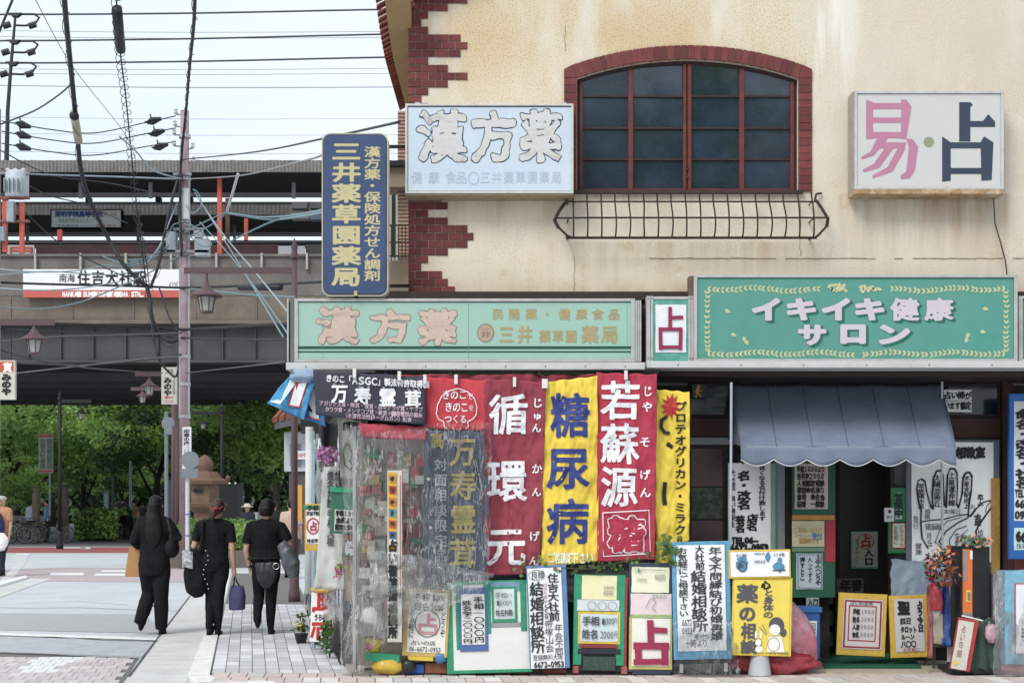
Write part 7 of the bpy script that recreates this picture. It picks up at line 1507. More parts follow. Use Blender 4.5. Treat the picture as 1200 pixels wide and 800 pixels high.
bicycle('black bicycle between the white-shirted and blue-shirted men', Vector((PX(45, 56.5), 56.5, .01)), .5, (34, 36, 44)); bicycle('silver framed bicycle left of the white-shirted man', Vector((PX(26, 56), 56, .01)), -.3, (120, 126, 130)); bicycle('greenish bicycle furthest left, beside the man in the cap', Vector((PX(13, 55.5), 55.5, .01)), .2, (90, 130, 70))
# rider on a bicycle far down the road
rd_ = bicycle('bicycle ridden away down the far road', Vector((PX(145, 62), 62, .01)), math.pi / 2, (40, 40, 44), group=None, basket=False)
person('distant cyclist in dark clothes riding away down the far road', Vector((PX(145, 62), 61.75, .25)), 1.55, 0, dict(lk=(-.13, .34, .62), rk=(.13, .34, .72), la=(-.12, .25, .17), ra=(.12, .3, .38), le=(-.30, .2, 1.05), lw=(-.26, .42, .92), re=(.3, .2, 1.05), rw=(.26, .42, .92)), topmat=paint(64, 62, 66, rough=.85), botmat=paint(36, 36, 40, rough=.85), sleeves='long', hair='short', vox=.03, wide=1.2)
# ================================================================== RAILWAY BRIDGE AND STATION
st_ = thing('railway_station', 'elevated concrete railway bridge and station platforms crossing the street', 'railway bridge', (-12, 55, 0))
conc = paint(124, 119, 113, rough=.9, var=.18, scale=.8, bump=.3, bscale=8, tint=(84, 78, 72), tamt=.7, tscale=.9, name="weathered_concrete")
conc2 = paint(118, 108, 97, rough=.9, var=.2, scale=1.2, bump=.3, bscale=8, tint=(150, 132, 110), tamt=.5, tscale=1.0)
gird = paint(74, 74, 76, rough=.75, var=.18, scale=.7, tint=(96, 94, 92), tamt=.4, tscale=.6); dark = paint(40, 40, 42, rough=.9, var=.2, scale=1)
steel = paint(150, 152, 158, rough=.6, var=.12, scale=2, tint=(110, 104, 100), tamt=.5, tscale=2); rustp = paint(110, 78, 74, rough=.85, var=.2, scale=3, tint=(84, 58, 54), tamt=.5, tscale=2)
orange = paint(206, 84, 60, rough=.5, var=.12, scale=3)
B0 = 50.0
def bb(name, mat, x0, y0, x1, y1, Y, dep, parent=st_, lab=None): return G().box(PX(x0, Y), PX(x1, Y), Y, Y + dep, PZ(y1, Y), PZ(y0, Y)).build(name, mat, parent, label=lab)
XL, XR = -520, 520
bb('parapet', conc2, XL, 347, XR, 374, B0, .4); bb('parapet', conc, XL, 300, XR, 346.6, B0 + .05, .35, lab='upper concrete parapet')
bb('coping', conc2, XL, 374.2, XR, 379, B0 - .15, .6); bb('coping', conc, XL, 297.5, XR, 300.2, B0 - .05, .5)
g = G()
for i in range(20):
    x0 = XL + i * 52; g.box(PX(x0, B0), PX(x0 + 1.6, B0), B0 + .03, B0 + .06, PZ(346, B0), PZ(300.5, B0))
for i in range(20):
    x0 = 43 + i * 53 - 478; G().box(PX(x0 - 1.2, B0), PX(x0 + 1.2, B0), B0 - .1, B0 + .04, PZ(316, B0), PZ(297, B0)).build('post', paint(176, 172, 160, rough=.8), st_)
for i in range(9):
    x0 = -60 + i * 72; G().box(PX(x0, B0), PX(x0 + 1.5, B0), B0 - .03, B0 - .001, PZ(374, B0), PZ(347, B0)).build('wall_joint', conc, st_)
# girder with haunch, ribs
bb('girder', gird, XL, 379.2, XR, 421, B0 + .25, .5)
bb('girder_flange', gird, XL, 421.2, XR, 424.5, B0 + .05, .9)
for x0 in range(-500, 500, 38): bb('girder_rib', gird, x0, 384, x0 + 1.5, 421, B0 + .15, .1)
zs = PZ(424, B0)
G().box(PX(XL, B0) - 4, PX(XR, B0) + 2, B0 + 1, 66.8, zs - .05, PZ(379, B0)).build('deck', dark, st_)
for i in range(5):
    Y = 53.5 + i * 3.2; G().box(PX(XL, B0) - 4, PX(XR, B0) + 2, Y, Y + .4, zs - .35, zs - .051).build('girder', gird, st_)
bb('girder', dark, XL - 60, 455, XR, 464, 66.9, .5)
for x in (-24, 14): G().box(x - .6, x + .6, 56, 57.5, 0, zs - .4).build('pier', conc, st_)
# platforms: roofs, beams, posts
def corr(name, x0, x1, y0, y1, Y, mat, pitch=.16):
    g = G(); xa, xb = PX(x0, Y), PX(x1, Y); n_ = int((xb - xa) / (pitch / 2)); z0, z1 = PZ(y1, Y), PZ(y0, Y)
    vs = []; fs = []
    for i in range(n_ + 1):
        x = xa + i * pitch / 2; y = Y - (.05 if i % 2 else 0); vs += [(x, y, z0), (x, y, z1 + rnd.uniform(-.01, .01))]
    for i in range(n_): fs.append((2 * i, 2 * i + 2, 2 * i + 3, 2 * i + 1))
    g.add(vs, fs); return g.build(name, mat, st_, fix=False, kind='stuff')
corm = paint(140, 136, 132, rough=.7, var=.2, scale=3, tint=(96, 88, 82), tamt=.7, tscale=2)
corr('roof_fascia', XL, XR, 188, 202, 53, corm, .13)
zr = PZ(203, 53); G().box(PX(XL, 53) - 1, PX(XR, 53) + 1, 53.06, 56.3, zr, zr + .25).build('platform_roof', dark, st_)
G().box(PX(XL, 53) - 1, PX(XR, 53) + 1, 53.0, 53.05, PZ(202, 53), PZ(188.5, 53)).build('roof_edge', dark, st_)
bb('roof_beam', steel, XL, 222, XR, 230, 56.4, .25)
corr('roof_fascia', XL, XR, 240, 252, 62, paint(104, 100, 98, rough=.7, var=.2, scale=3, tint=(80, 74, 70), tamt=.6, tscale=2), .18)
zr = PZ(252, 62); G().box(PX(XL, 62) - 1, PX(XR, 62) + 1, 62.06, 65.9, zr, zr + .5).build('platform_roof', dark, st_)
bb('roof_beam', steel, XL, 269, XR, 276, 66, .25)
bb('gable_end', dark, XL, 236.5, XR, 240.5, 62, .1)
bb('platform_wall', paint(126, 92, 92, rough=.85, var=.2, scale=3, tint=(96, 70, 70), tamt=.6, tscale=4), 42, 286.5, 326, 298.5, 56, .2)
bb('platform_wall', conc, 358, 286.5, XR, 298.5, 56, .2, lab='grey platform wall'); bb('platform_edge', dark, XL, 281.5, XR, 286.3, 60, 1.)
bb('platform_slab', conc, XL, 298.6, XR, 310, 52, 13)
for px_ in (-60, 92, 174, 262 + 80, 430): bb('roof_post', steel, px_, 203, px_ + 4, 232, 54.5, .12)
for px_ in (30, 160, 273, 390): bb('roof_post', paint(110, 110, 116, rough=.6), px_, 252, px_ + 3, 298, 64, .12)
for (x, ya, yb, Y, w_) in ((254.5, 202, 297, 53.5, 5), (286, 256, 290, 60, 4), (67, 266, 286, 60, 5), (264, 232, 287, 58, 4.5)): bb('post', orange if x != 264 else rustp, x, ya, x + w_, yb, Y, .15, lab='orange-red painted post' if x != 264 else 'dark red post')
for px_ in (103, 185, 222): bb('hanging_lamp', dark, px_ - 3, 231, px_ + 3, 236, 56.5, .3)
# fences/boards on platform
bb('platform_board', paper(226, 228, 232), 8, 287, 40, 298, 55.5, .1); bb('platform_board', paper(216, 218, 222), 326, 288, 357, 299, 55.5, .1)
for (x0, y0, x1, y1, c) in ((342, 237, 360, 244, (150, 150, 150)), (363, 237, 378, 244, (130, 130, 134)), (341, 249, 362, 256, (170, 172, 172)), (363, 246, 378, 257, (120, 136, 156))): bb('equipment_box', paint(*c, rough=.6, var=.2), x0, y0, x1, y1, 54.5, .5)
# station signs
b = Board('station_sign', 'long white station name board with a red lower band on the bridge parapet', 'sign', 27, 315.5, 214, 348.5, 49.7, th=.15)
b.panel(paper(232, 232, 234), 27, 315.5, 214, 340); b.solid('red_band', paint(206, 96, 84, rough=.5, tint=(180, 70, 66), tamt=.4), 27, 340.1, 214, 348.5)
t = b.text(1); t.line('南海', 69, 321, 88, 331, bold=.15).line('住吉大社駅', 90, 317.5, 172, 335, bold=.5, gap=1.5).line('(社前)', 198, 330, 212, 337); t.done(ink(), b.o, False)
t = b.text(2); t.line('NANKAI SUMIYOSHITAISHA STN.', 73, 341.5, 168, 347.5, bold=.3, lift=.001); t.done(paper(238, 238, 238), b.o, False)
b = Board('platform_sign', 'white platform advertising board with blue school name lettering', 'sign', 59, 245, 143, 267.5, 56.9, th=.25)
b.panel(paper(206, 216, 212)); b.frame(dark, 1.4, f=.02)
t = b.text(1); t.line('清明学院高等学校', 64, 247.5, 121, 254.5, bold=.35); t.line('住吉高校前', 67, 263, 92, 266, ); t.done(paint(56, 76, 140), b.o, False); t = b.text(2); t.line('夢・未来', 122, 249, 137, 253); t.line('普通科進学', 112, 262.5, 136, 266); t.done(paint(196, 70, 70), b.o, False); t = b.text(3); t.line('特進進学総合コース', 68, 256, 104, 261); t.done(paint(70, 130, 90), b.o, False)
# orange railing
g = G()
for x in (13, 24, 37): g.bar(P(x, 297, 55), P(x, 290, 55), .08)
for y in (290.5, 294): g.bar(P(13, y, 55), P(37, y, 55), .07)
g.build('railing', orange, st_)

# ================================================================== NEIGHBOUR BUILDING between station and shop
nb = thing('neighbour_building', 'narrow beige building with tiled column and iron balcony behind the shop', 'building', (-1.6, 20, 0))
tilec = paint(206, 184, 164, rough=.7, var=.3, scale=60, tint=(150, 96, 76), tamt=.9, tscale=30); beige = paint(150, 132, 112, rough=.8, var=.15, scale=3, tint=(120, 98, 78), tamt=.6, tscale=3)
def nbx(name, mat, x0, y0, x1, y1, Y, dep, lab=None): return G().box(PX(x0, Y), PX(x1, Y), Y, Y + dep, PZ(y1, Y), PZ(y0, Y)).build(name, mat, nb, label=lab)
nbx('tiled_column', tilec, 466, 130, 482, 300, 20, .4)
for i in range(40): nbx('tile_course', paint(150, 92, 74, rough=.8), 466 + (i % 2) * .6, 132 + i * 4.2, 481, 133.2 + i * 4.2, 19.985, .014)
nbx('beam', beige, 440, 195, 482, 219, 19.7, .5); nbx('floor_slab', beige, 440, 306, 482, 342, 19.6, .6); nbx('wall', paint(170, 166, 160, rough=.8), 456, 220, 466, 305, 24, .2)
nbx('floor_edge', brown, 440, 341, 482, 350, 19.5, .7); nbx('roof_edge', dark, 440, 188, 482, 194, 19.6, .6)
rg = G()
for y in (264, 284, 300): rg.bar(P(444, y, 19.4), P(482, y, 19.4), .02)
rl = rg.build('balcony_railing', iron, nb)
for i in range(9): G().bar(P(446 + i * 4.2, 264, 19.4), P(446 + i * 4.2, 305, 19.4), .014).build('bar', iron, rl)
nbx('downpipe', dark, 459, 225, 463, 300, 21, .12)
# distant shrine-side pavilion with tiled roof seen past the lamp pole
pv = thing('small_building', 'white walled kiosk with a tiled roof beyond the brown lamp pole', 'building', P(350, 640, 44))
Y = 44; G().box(PX(333, Y), PX(420, Y), Y, Y + 3, PZ(552, Y), PZ(506, Y)).build('wall', paint(196, 198, 204, rough=.7, var=.1), pv)
G().box(PX(338, Y), PX(420, Y), Y + .1, Y + 3, .0, PZ(552, Y)).build('lower_wall', paint(90, 84, 80, rough=.8), pv)
g = G(); a, b_, c, d_ = P(322, 503, Y - .6), P(420, 480, Y - .6), P(420, 470, Y + 3), P(345, 474, Y + 3); g.add([a, b_, c, d_] + [q + Vector((0, 0, .25)) for q in (a, b_, c, d_)], [(0, 1, 2, 3), (4, 5, 6, 7), (0, 1, 5, 4), (1, 2, 6, 5), (2, 3, 7, 6), (3, 0, 4, 7)]); rf = g.build('roof', paint(96, 92, 96, rough=.8), pv)
for i in range(12): t0 = i / 12; p = a.lerp(b_, t0); q = d_.lerp(c, t0); G().tube([p + Vector((0, -.05, .28)), q + Vector((0, 0, .28))], .09, 6).build('tile', tilem[1] if i < 4 else paint(110, 104, 108, rough=.8), rf)
G().box(PX(340, Y), PX(352, Y), Y - .05, Y - .001, PZ(546, Y), PZ(520, Y)).build('window', paint(120, 130, 140, rough=.3), pv)
b = Board('notice_board', 'white notice plate with faint red letters on the kiosk wall', 'sign', 346, 528, 366, 538, 43.8); b.panel(paper(220, 220, 224)); t = b.text(1); t.line('おみやげ', 347, 530, 363, 536, bold=.2); t.done(paint(196, 90, 90), b.o, False)

# ================================================================== POLES, LAMPS, SIGNS IN THE STREET
polem = paint(100, 78, 80, rough=.65, var=.15, scale=3, tint=(70, 54, 56), tamt=.5, tscale=3, name="brown_lamp_pole"); glassw = paint(186, 184, 178, rough=.25, var=.15, scale=3, spec=.6); blackm = paint(22, 22, 24, rough=.6)
def lantern(o, c, s, mat, top):
    """c = top centre of the lantern roof, s = overall width in metres"""
    r = s / 2
    G().lathe([(.12 * r, 0), (.16 * r, -.14 * r), (.40 * r, -.5 * r), (.72 * r, -.72 * r), (1.0 * r, -.86 * r), (1.0 * r, -.95 * r), (.55 * r, -.95 * r)], c, 18, cap=False).build('lamp_shade', mat, o, smooth=True)
    G().lathe([(.52 * r, -.96 * r), (.36 * r, -1.82 * r), (.34 * r, -1.84 * r)], c, 6).build('glass', glassw, o)
    g = G()
    for k in range(6): a = 2 * math.pi * k / 6; g.bar(c + Vector((.54 * r * math.cos(a), .54 * r * math.sin(a), -.95 * r)), c + Vector((.37 * r * math.cos(a), .37 * r * math.sin(a), -1.84 * r)), .06 * r)
    g.lathe([(.40 * r, -1.82 * r), (.40 * r, -1.92 * r), (.2 * r, -1.98 * r)], c, 12); g.build('lantern_frame', mat, o)
    G().tube([c, c + Vector((0, 0, top))], .06 * r + .008, 6).build('hanger', mat, o)
def street_lamp(label, px, Y, ytop, arms, mat, wpx=5.5, base=True, group='street lamps with hanging lanterns'):
    x = PX(px, Y); o = thing('street_lamp', label, 'street lamp', (x, Y, 0), group); r = wpx / 2 * Y / F; zt = PZ(ytop, Y)
    G().tube([(x, Y, 0), (x, Y, zt * .5), (x, Y, zt - .2)], [r * 1.15, r * 1.02, r * .9], 12).build('pole', mat, o, smooth=True)
    G().lathe([(r * 1.0, -.22), (r * 1.4, -.18), (r * 1.0, -.12), (r * .9, -.06), (r * 1.1, -.02), (0.005, .12)], (x, Y, zt), 12).build('finial', mat, o, smooth=True)
    if base: G().lathe([(r * 1.9, 0), (r * 1.9, .12), (r * 1.5, .2), (r * 1.5, .55), (r * 1.15, .62)], (x, Y, .0), 12).build('base', mat, o, smooth=True)
    for ya, lx_, ly, wd in arms:
        za = PZ(ya, Y); xl = PX(lx_, Y); s_ = math.copysign(1, xl - x)
        G().box(min(x, xl + s_ * .35), max(x, xl + s_ * .35), Y - r * .5, Y + r * .5, za - r * .9, za + r * .9).build('arm', mat, o)
        zl = PZ(ly, Y); lantern(o, Vector((xl, Y, zl)), wd * Y / F, mat, max(.05, za - zl))
    return o
street_lamp('brown street lamp beside the shop corner with a lantern on a long left arm', 345, 22.8, 288, [(317, 242, 330, 38)], polem, 7.5)
street_lamp('brown street lamp with lantern just left of the utility pole, in front', 208, 36, 432, [(438, 175, 443, 21)], polem, 6)
street_lamp('brown street lamp standing behind the other, lantern lower and smaller', 203, 44, 450, [(455.5, 167, 457.5, 15)], polem, 4.5)
street_lamp('brown street lamp reaching in from the left frame edge', -62, 25, 360, [(377.5, 40, 383, 33)], polem, 8)
street_lamp('thin black street lamp under the bridge on the left, lantern hanging from its arm', 70, 49.4, 462, [(470, 95, 478, 14)], blackm, 4.5)
street_lamp('black street lamp under the bridge, right of the stone lantern', 260, 46, 476, [(484, 238, 491, 12)], blackm, 4)
b = Board('hanging_sign', 'white shop sign with a red top patch and vertical black kana at the left edge', 'sign', -14, 422, 17.5, 468, 25, th=.08)
b.panel(paint(216, 212, 196, rough=.5)); b.solid('red_patch_panel', paint(206, 92, 62, rough=.5), -12, 423.5, 16, 436, f=.004, b=0)
t = b.text(1); t.line('みのや', 2, 438, 13, 463, vert=True, bold=.7, jit=.02).line('うなぎ料理', -8, 438, -2, 463, vert=True); t.done(ink(), b.o, False); t = b.text(2); t.put('寅', 4, 425, 14, 436, bold=.6); t.done(paper(), b.o, False)
for x in (-8, 12): b.solid('hanger', blackm, x, 375, x + .8, 422, f=-.03, b=.05)
b = Board('hanging_sign', 'white shop sign with vertical black kana and a red arrow beside the utility pole', 'sign', 189, 430, 207, 473.5, 35.5, th=.08)
b.panel(paint(214, 210, 196, rough=.5)); t = b.text(1); t.line('みのや', 192, 442, 201, 464, vert=True, bold=.5, jit=.02).line('うなぎ料理', 202, 441, 205.5, 462, vert=True).line('大社前', 194, 432, 203, 438); t.done(ink(), b.o, False)
t = b.text(2); t.stroke([(194, 465.5), (203, 465.5)], 1.2); t.poly([(192.5, 465.5), (196, 463.5), (196, 467.5)]); t.line('一〇〇米', 192, 468.5, 203, 472); t.done(paint(190, 50, 50), b.o, False, name='arrow')
sp = thing('sign_pole', 'grey pole with the back of a round and a square traffic sign', 'traffic sign', (PX(195, 34), 34, 0)); gm_ = paint(134, 140, 148, rough=.5, metal=.3, var=.1)
G().tube([(PX(195, 34), 34, 0), (PX(195, 34), 34, PZ(482, 34))], .045, 8).build('pole', gm_, sp)
G().tube([(PX(198, 34), 33.9, PZ(496, 34)), (PX(198, 34), 33.93, PZ(496, 34))], .15, 24).build('round_plate', gm_, sp); G().bbox(PX(194, 34), PX(203, 34), 33.87, 33.89, PZ(509, 34), PZ(497, 34)).build('square_plate', gm_, sp)
sp = thing('sign_pole', 'white slender pole with the back of a round grey traffic sign by the utility pole', 'traffic sign', (PX(219.5, 33), 33, 0))
G().tube([(PX(219.5, 33), 33, 0), (PX(219.5, 33), 33, PZ(520, 33))], .045, 8).build('pole', paint(214, 216, 220, rough=.4), sp)
G().tube([(PX(224, 33), 32.9, PZ(539, 33)), (PX(224, 33), 32.93, PZ(539, 33))], .2, 24).build('round_plate', gm_, sp); G().bbox(PX(214, 33), PX(233, 33), 32.87, 32.89, PZ(560, 33), PZ(549, 33)).build('square_plate', gm_, sp)
for yy in (603, 628): G().tube([(PX(219.5, 33), 33, PZ(yy, 33)), (PX(219.5, 33), 33, PZ(yy - 1.5, 33))], .049, 8).build('blue_band', paint(60, 110, 180), sp)
up = thing('utility_pole', 'tall purple-brown utility pole wrapped with cables, boxes and insulators', 'utility pole', (PX(217, 34.4), 34.4, 0)); Y = 34.4
upm = paint(168, 146, 150, rough=.7, var=.2, scale=2.5, tint=(120, 96, 102), tamt=.6, tscale=2)
G().tube([(PX(216.5, Y), Y, 0), (PX(216.5, Y), Y, PZ(130, Y))], [.135, .10], 14).build('pole', upm, up, smooth=True)
for x0 in (211.6, 221.8): G().tube([(PX(x0, Y), Y - .06, PZ(490, Y)), (PX(x0 + .4, Y), Y - .06, PZ(205, Y))], .03, 6).build('conduit', paint(176, 172, 178, rough=.5), up)
for y_ in (162, 212, 262, 300, 420, 452, 490): G().lathe([(.14, 0), (.14, .08)], (PX(216.5, Y), Y, PZ(y_, Y)), 12, cap=False).build('band', paint(186, 186, 190, rough=.4, metal=.5), up)
G().bbox(PX(215, Y), PX(223.5, Y), Y - .25, Y - .12, PZ(259, Y), PZ(223, Y)).build('cable_cover', paint(200, 202, 206, rough=.5), up)
for (x0, y0, x1, y1) in ((197, 273, 208, 297), (230, 281, 246, 301), (229, 270, 238, 280)): G().bbox(PX(x0, Y), PX(x1, Y), Y - .2, Y + .05, PZ(y1, Y), PZ(y0, Y)).build('junction_box', paint(170, 178, 186, rough=.5, var=.12), up)
for (y_, xa, xb) in ((296, 196, 246), (270, 205, 240), (206, 205, 226)): G().box(PX(xa, Y), PX(xb, Y), Y - .2, Y - .12, PZ(y_ + 1.5, Y), PZ(y_ - 1.5, Y)).build('crossarm', paint(150, 150, 154, rough=.5, metal=.5), up)
insm = paint(206, 206, 210, rough=.3); 
for i, (x0, y0) in enumerate(((206, 134), (205, 148), (204, 158), (204, 171), (226, 174), (227, 190))):
    G().lathe([(.02, 0), (.05, .03), (.05, .06), (.03, .08), (.05, .11), (.02, .14)], P(x0, y0, Y), 8).build('insulator', insm, up); G().bar(P(x0, y0, Y), P(216, y0 + 1, Y), .03).build('bracket', gm_, up)
pb = Board('pole_sign', 'white vertical plate with black lettering strapped to the utility pole', 'sign', 213.5, 500, 224, 560, 34.15, th=.03); pb.panel(paper(222, 224, 226)); t = pb.text(1); t.line('印章の店・三栄堂', 215.5, 503, 222, 540, vert=True, bold=.3); t.done(ink(60, 60, 66), pb.o, False)
# transformer pole at the left edge
tp = thing('utility_pole', 'transformer pole at the left frame edge with a grey transformer and orange brackets', 'utility pole', (PX(-5, 33), 33, 0)); Y = 33
G().tube([(PX(-7, Y), Y, 0), (PX(-4, Y), Y, PZ(128, Y))], [.13, .10], 12).build('pole', upm, tp, smooth=True)
G().lathe([(.24, 0), (.26, .04), (.26, .55), (.22, .6)], (PX(20, Y), Y, PZ(232, Y)), 16).build('transformer', paint(190, 196, 202, rough=.5, var=.12), tp, smooth=True)
for k in range(5): G().box(PX(10 + k * 5, Y), PX(10.8 + k * 5, Y), Y - .32, Y - .2, PZ(228, Y), PZ(212, Y)).build('cooling_fin', paint(170, 176, 184, rough=.5), tp)
for k in range(3): G().lathe([(.03, 0), (.07, .03), (.03, .06), (.07, .09), (.03, .14)], (PX(10 + k * 9, Y), Y - .05, PZ(205, Y)), 8).build('insulator', insm, tp)
for (x0, y0, x1, y1) in ((4, 232, 9, 296), (24, 238, 29, 297)): G().box(PX(x0, Y), PX(x1, Y), Y - .08, Y, PZ(y1, Y), PZ(y0, Y)).build('bracket_post', orange, tp)
for y_ in (204, 233, 260): G().box(PX(-10, Y), PX(36, Y), Y - .12, Y - .04, PZ(y_ + 1.4, Y), PZ(y_ - 1.4, Y)).build('crossarm', paint(140, 80, 66, rough=.6) if y_ > 210 else gm_, tp)
for (x0, y0, x1, y1) in ((12, 238, 20, 262), (0, 268, 9, 284)): G().bbox(PX(x0, Y), PX(x1, Y), Y - .25, Y - .1, PZ(y1, Y), PZ(y0, Y)).build('switch_box', paint(150, 160, 170, rough=.5, var=.3), tp)
# catenary mast
cm = thing('catenary_mast', 'slim railway catenary mast with three pairs of arms against the sky', 'mast', (PX(8, 57), 57, 10)); Y = 57; ck = paint(50, 52, 56, rough=.6)
G().tube([P(6, 300, Y), P(9, 130, Y), P(13, 75, Y), P(18, 20, Y)], [.11, .08, .07, .05], 8).build('pole', ck, cm)
G().tube([P(2, 300, Y), P(8, 140, Y)], .05, 6).build('pole', ck, cm); G().tube([P(-2, 40, Y + 1), P(18, -8, Y + 1)], .05, 6).build('stay', ck, cm)
for (ax, ay) in ((18, 17), (16.5, 48.5), (14.5, 74)):
    G().prism([(PX(ax - 8, Y), PZ(ay - 1, Y)), (PX(ax + 8, Y), PZ(ay - 1, Y)), (PX(ax + 3, Y), PZ(ay + 3.5, Y)), (PX(ax - 3, Y), PZ(ay + 3.5, Y))], Y - .1, Y + .1).build('bracket', ck, cm)
    G().tube([P(ax + 4, ay, Y), P(ax + 22, ay, Y), P(ax + 28, ay + 4, Y), P(ax + 24, ay + 10, Y), P(ax + 12, ay + 13.5, Y), P(ax - 2, ay + 13, Y)], .045, 5).build('jumper_wire', ck, cm)
    for dx in (20, -10): G().tube([P(ax + dx - 4, ay + 14, Y), P(ax + dx + 4, ay + 11.5, Y)], .13, 8).build('insulator', ck, cm)

# ---- overhead wires and cables
cabn = 0
def cable(label, pts, r, col=(34, 35, 38), coil=None, name='overhead_cable', group='overhead cables and wires', cat='cable', sub=6):
    """pts (px, py, Y) smoothed; coil = (radius, pitch) of the spiral hanger wound round it"""
    q = [P(*p) for p in pts]; out_ = []
    for i in range(len(q) - 1):
        p0, p1, p2, p3 = q[max(0, i - 1)], q[i], q[i + 1], q[min(len(q) - 1, i + 2)]
        for k in range(sub):
            t_ = k / sub; out_.append(.5 * ((2 * p1) + (p2 - p0) * t_ + (2 * p0 - 5 * p1 + 4 * p2 - p3) * t_ * t_ + (3 * p1 - p0 - 3 * p2 + p3) * t_ ** 3))
    out_.append(q[-1]); m = paint(*col, rough=.5)
    o = G().tube(out_, r, 6).build(name, m, None, smooth=True, label=label, cat=cat, group=group)
    if coil:
        L_ = [0]; 
        for a, b in zip(out_, out_[1:]): L_.append(L_[-1] + (b - a).length)
        tot = L_[-1]; n_ = int(tot / coil[1] * 8); pts2 = []; k = 0
        for i in range(n_):
            s_ = tot * i / n_
            while k < len(L_) - 2 and L_[k + 1] < s_: k += 1
            d = out_[k + 1] - out_[k]; p = out_[k] + d * ((s_ - L_[k]) / max(1e-6, d.length)); a = 2 * math.pi * i / 8
            pts2.append(p + Vector((math.cos(a) * coil[0], 0, math.sin(a) * coil[0] - coil[0] * .8)))
        g = G().tube(pts2, .007, 4); loc = o.location.copy(); g.v = [v - loc for v in g.v]; g.build('spiral_hanger', m, o, world=False)
    return o
R2 = random.Random(12)
cable('thick black coiled cable from the top left down to the knot over the station sign', [(74, -20, 24), (78, 30, 26), (84, 90, 28), (90, 150, 30), (97, 210, 32), (118, 262, 34), (145, 310, 34), (172, 336, 34)], .05, coil=(.075, 1.3))
spc = G().tube([P(86.5, 132, 29.4), P(92, 165, 30.4)], .085, 12).build('splice_case', paint(186, 176, 150, rough=.6, var=.2, scale=4), None, smooth=True, label='beige splice case with a black cap on the thick coiled cable', cat='cable box'); G().ell(P(87, 136, 29.3) - spc.location, .10, .10, .09, 12, 8).build('splice_cap', paint(24, 24, 26), spc, world=False, smooth=True)
cable('thin spiral-wound cable dropping from the black cylinder to the cable knot', [(136, -20, 22), (137, 10, 23), (141, 62, 25), (147, 110, 27), (152, 160, 29), (160, 240, 32), (172, 336, 34)], .014, coil=(.085, .42))
G().tube([P(137, 12, 23.2), P(141.5, 58, 25)], .085, 14).build('cable_case', paint(44, 44, 46, rough=.5, var=.3, scale=12), None, smooth=True, label='ribbed black cylinder hanging near the top of the sky', cat='cable box')
cable('black cable with ring hangers from the top edge down the utility pole', [(229, -20, 22), (227, 30, 24), (222, 80, 28), (218, 130, 33), (213, 180, 34), (211, 230, 34.1), (213, 300, 34.1)], .03, coil=(.05, 1.5))
cable('thin slanting guy wire crossing the sky from top left', [(39, -5, 30), (85, 78, 38), (145, 155, 46), (160, 190, 50)], .010, (90, 92, 96))
for y0, y1, Y_, r_, lb in ((17, 11, 57, .035, 'topmost of the three dark catenary wires'), (48, 40, 57, .035, 'middle one of the three dark catenary wires'), (74, 67, 57, .035, 'lowest of the three dark catenary wires'), (35, 37, 75, .018, 'thin upper feeder wire between the dark catenary wires'), (42, 44, 75, .018, 'thin lower feeder wire above the middle catenary wire'), (80, 80, 75, .018, 'thin feeder wire just under the lowest catenary wire'), (85, 86, 75, .018, 'second thin feeder wire under the lowest catenary wire'), (99, 102, 80, .03, 'pale broad far wire across the middle of the sky'), (136, 139, 80, .014, 'faint high far wire above the station roof'), (155, 158, 80, .014, 'faint lower far wire above the station roof'), (176, 180, 80, .014, 'faintest far wire just above the station roof')):
    far_ = Y_ >= 75; cable(lb, [(-420, y0 - 4, Y_), (-80, y0, Y_), (200, (y0 + y1) / 2 + 2, Y_), (470, y1, Y_), (700, y1 - 2, Y_)], r_, (190, 198, 206) if far_ else (70, 72, 76), name='overhead_wire', cat='wire')
cable('black service cable from the utility pole up to the shop, over the blue sign', [(214, 187, 34.3), (300, 178, 26), (390, 160, 18), (468, 143, 13.6)], .014, (50, 50, 52))
cable('thin cable running from the transformer pole up to the thick coiled cable', [(0, 146, 33), (40, 130, 32), (68, 112, 30), (82, 100, 29)], .018, (60, 60, 62))
for i, (ya, yb, yc) in enumerate(((142, 156, 136), (154, 168, 150), (168, 182, 166))):
    cable('%s insulated wire strung between the transformer pole and the utility pole' % ('upper', 'middle', 'lower')[i], [(2, ya, 33), (60, ya + 10, 33.5), (110, yb, 34), (170, (yb + yc) / 2 - 2, 34.2), (206, yc, 34.4)], .014, (60, 60, 64))
    for px_, py_ in ((27, ya + 4), (180 + i * 4, yc + 6)):
        o = thing('insulator', '%s dark insulator on the wires by the %s' % (('upper', 'middle', 'lower')[i], 'transformer pole' if px_ < 100 else 'utility pole'), 'insulator', P(px_, py_, 33.8))
        dx = 1 if px_ < 100 else -1; G().tube([P(px_ - 8, py_ - dx * 2.2, 33.8), P(px_ - 2, py_, 33.8), P(px_ + 9, py_ + dx * 3, 33.8)], [.03, .10, .04], 8).build('body', ck, o)
        for k in range(3): G().lathe([(.03, 0), (.12, .02), (.03, .05)], P(px_ - 5 + k * 4, py_ + dx * (k - 1) * 1.2 + 1, 33.8), 10).build('shed', ck, o)
        G().bar(P(px_ - 2, py_, 33.8), P(px_ - 4, py_ - 8, 33.8), .03).build('pin', ck, o)
cable('thick black cable crossing in front of the station name board', [(-30, 330, 33), (60, 333, 33.5), (150, 335, 34), (217, 337, 34.2), (300, 334, 30), (380, 330, 26), (420, 328, 24)], .028, (30, 30, 34))
G().tube([P(281, 337, 29.9), P(329, 337, 28.4)], .06, 10).build('splice_case', paint(30, 30, 34, rough=.5), None, smooth=True, label='long black splice case on the cable right of the utility pole', cat='cable box')
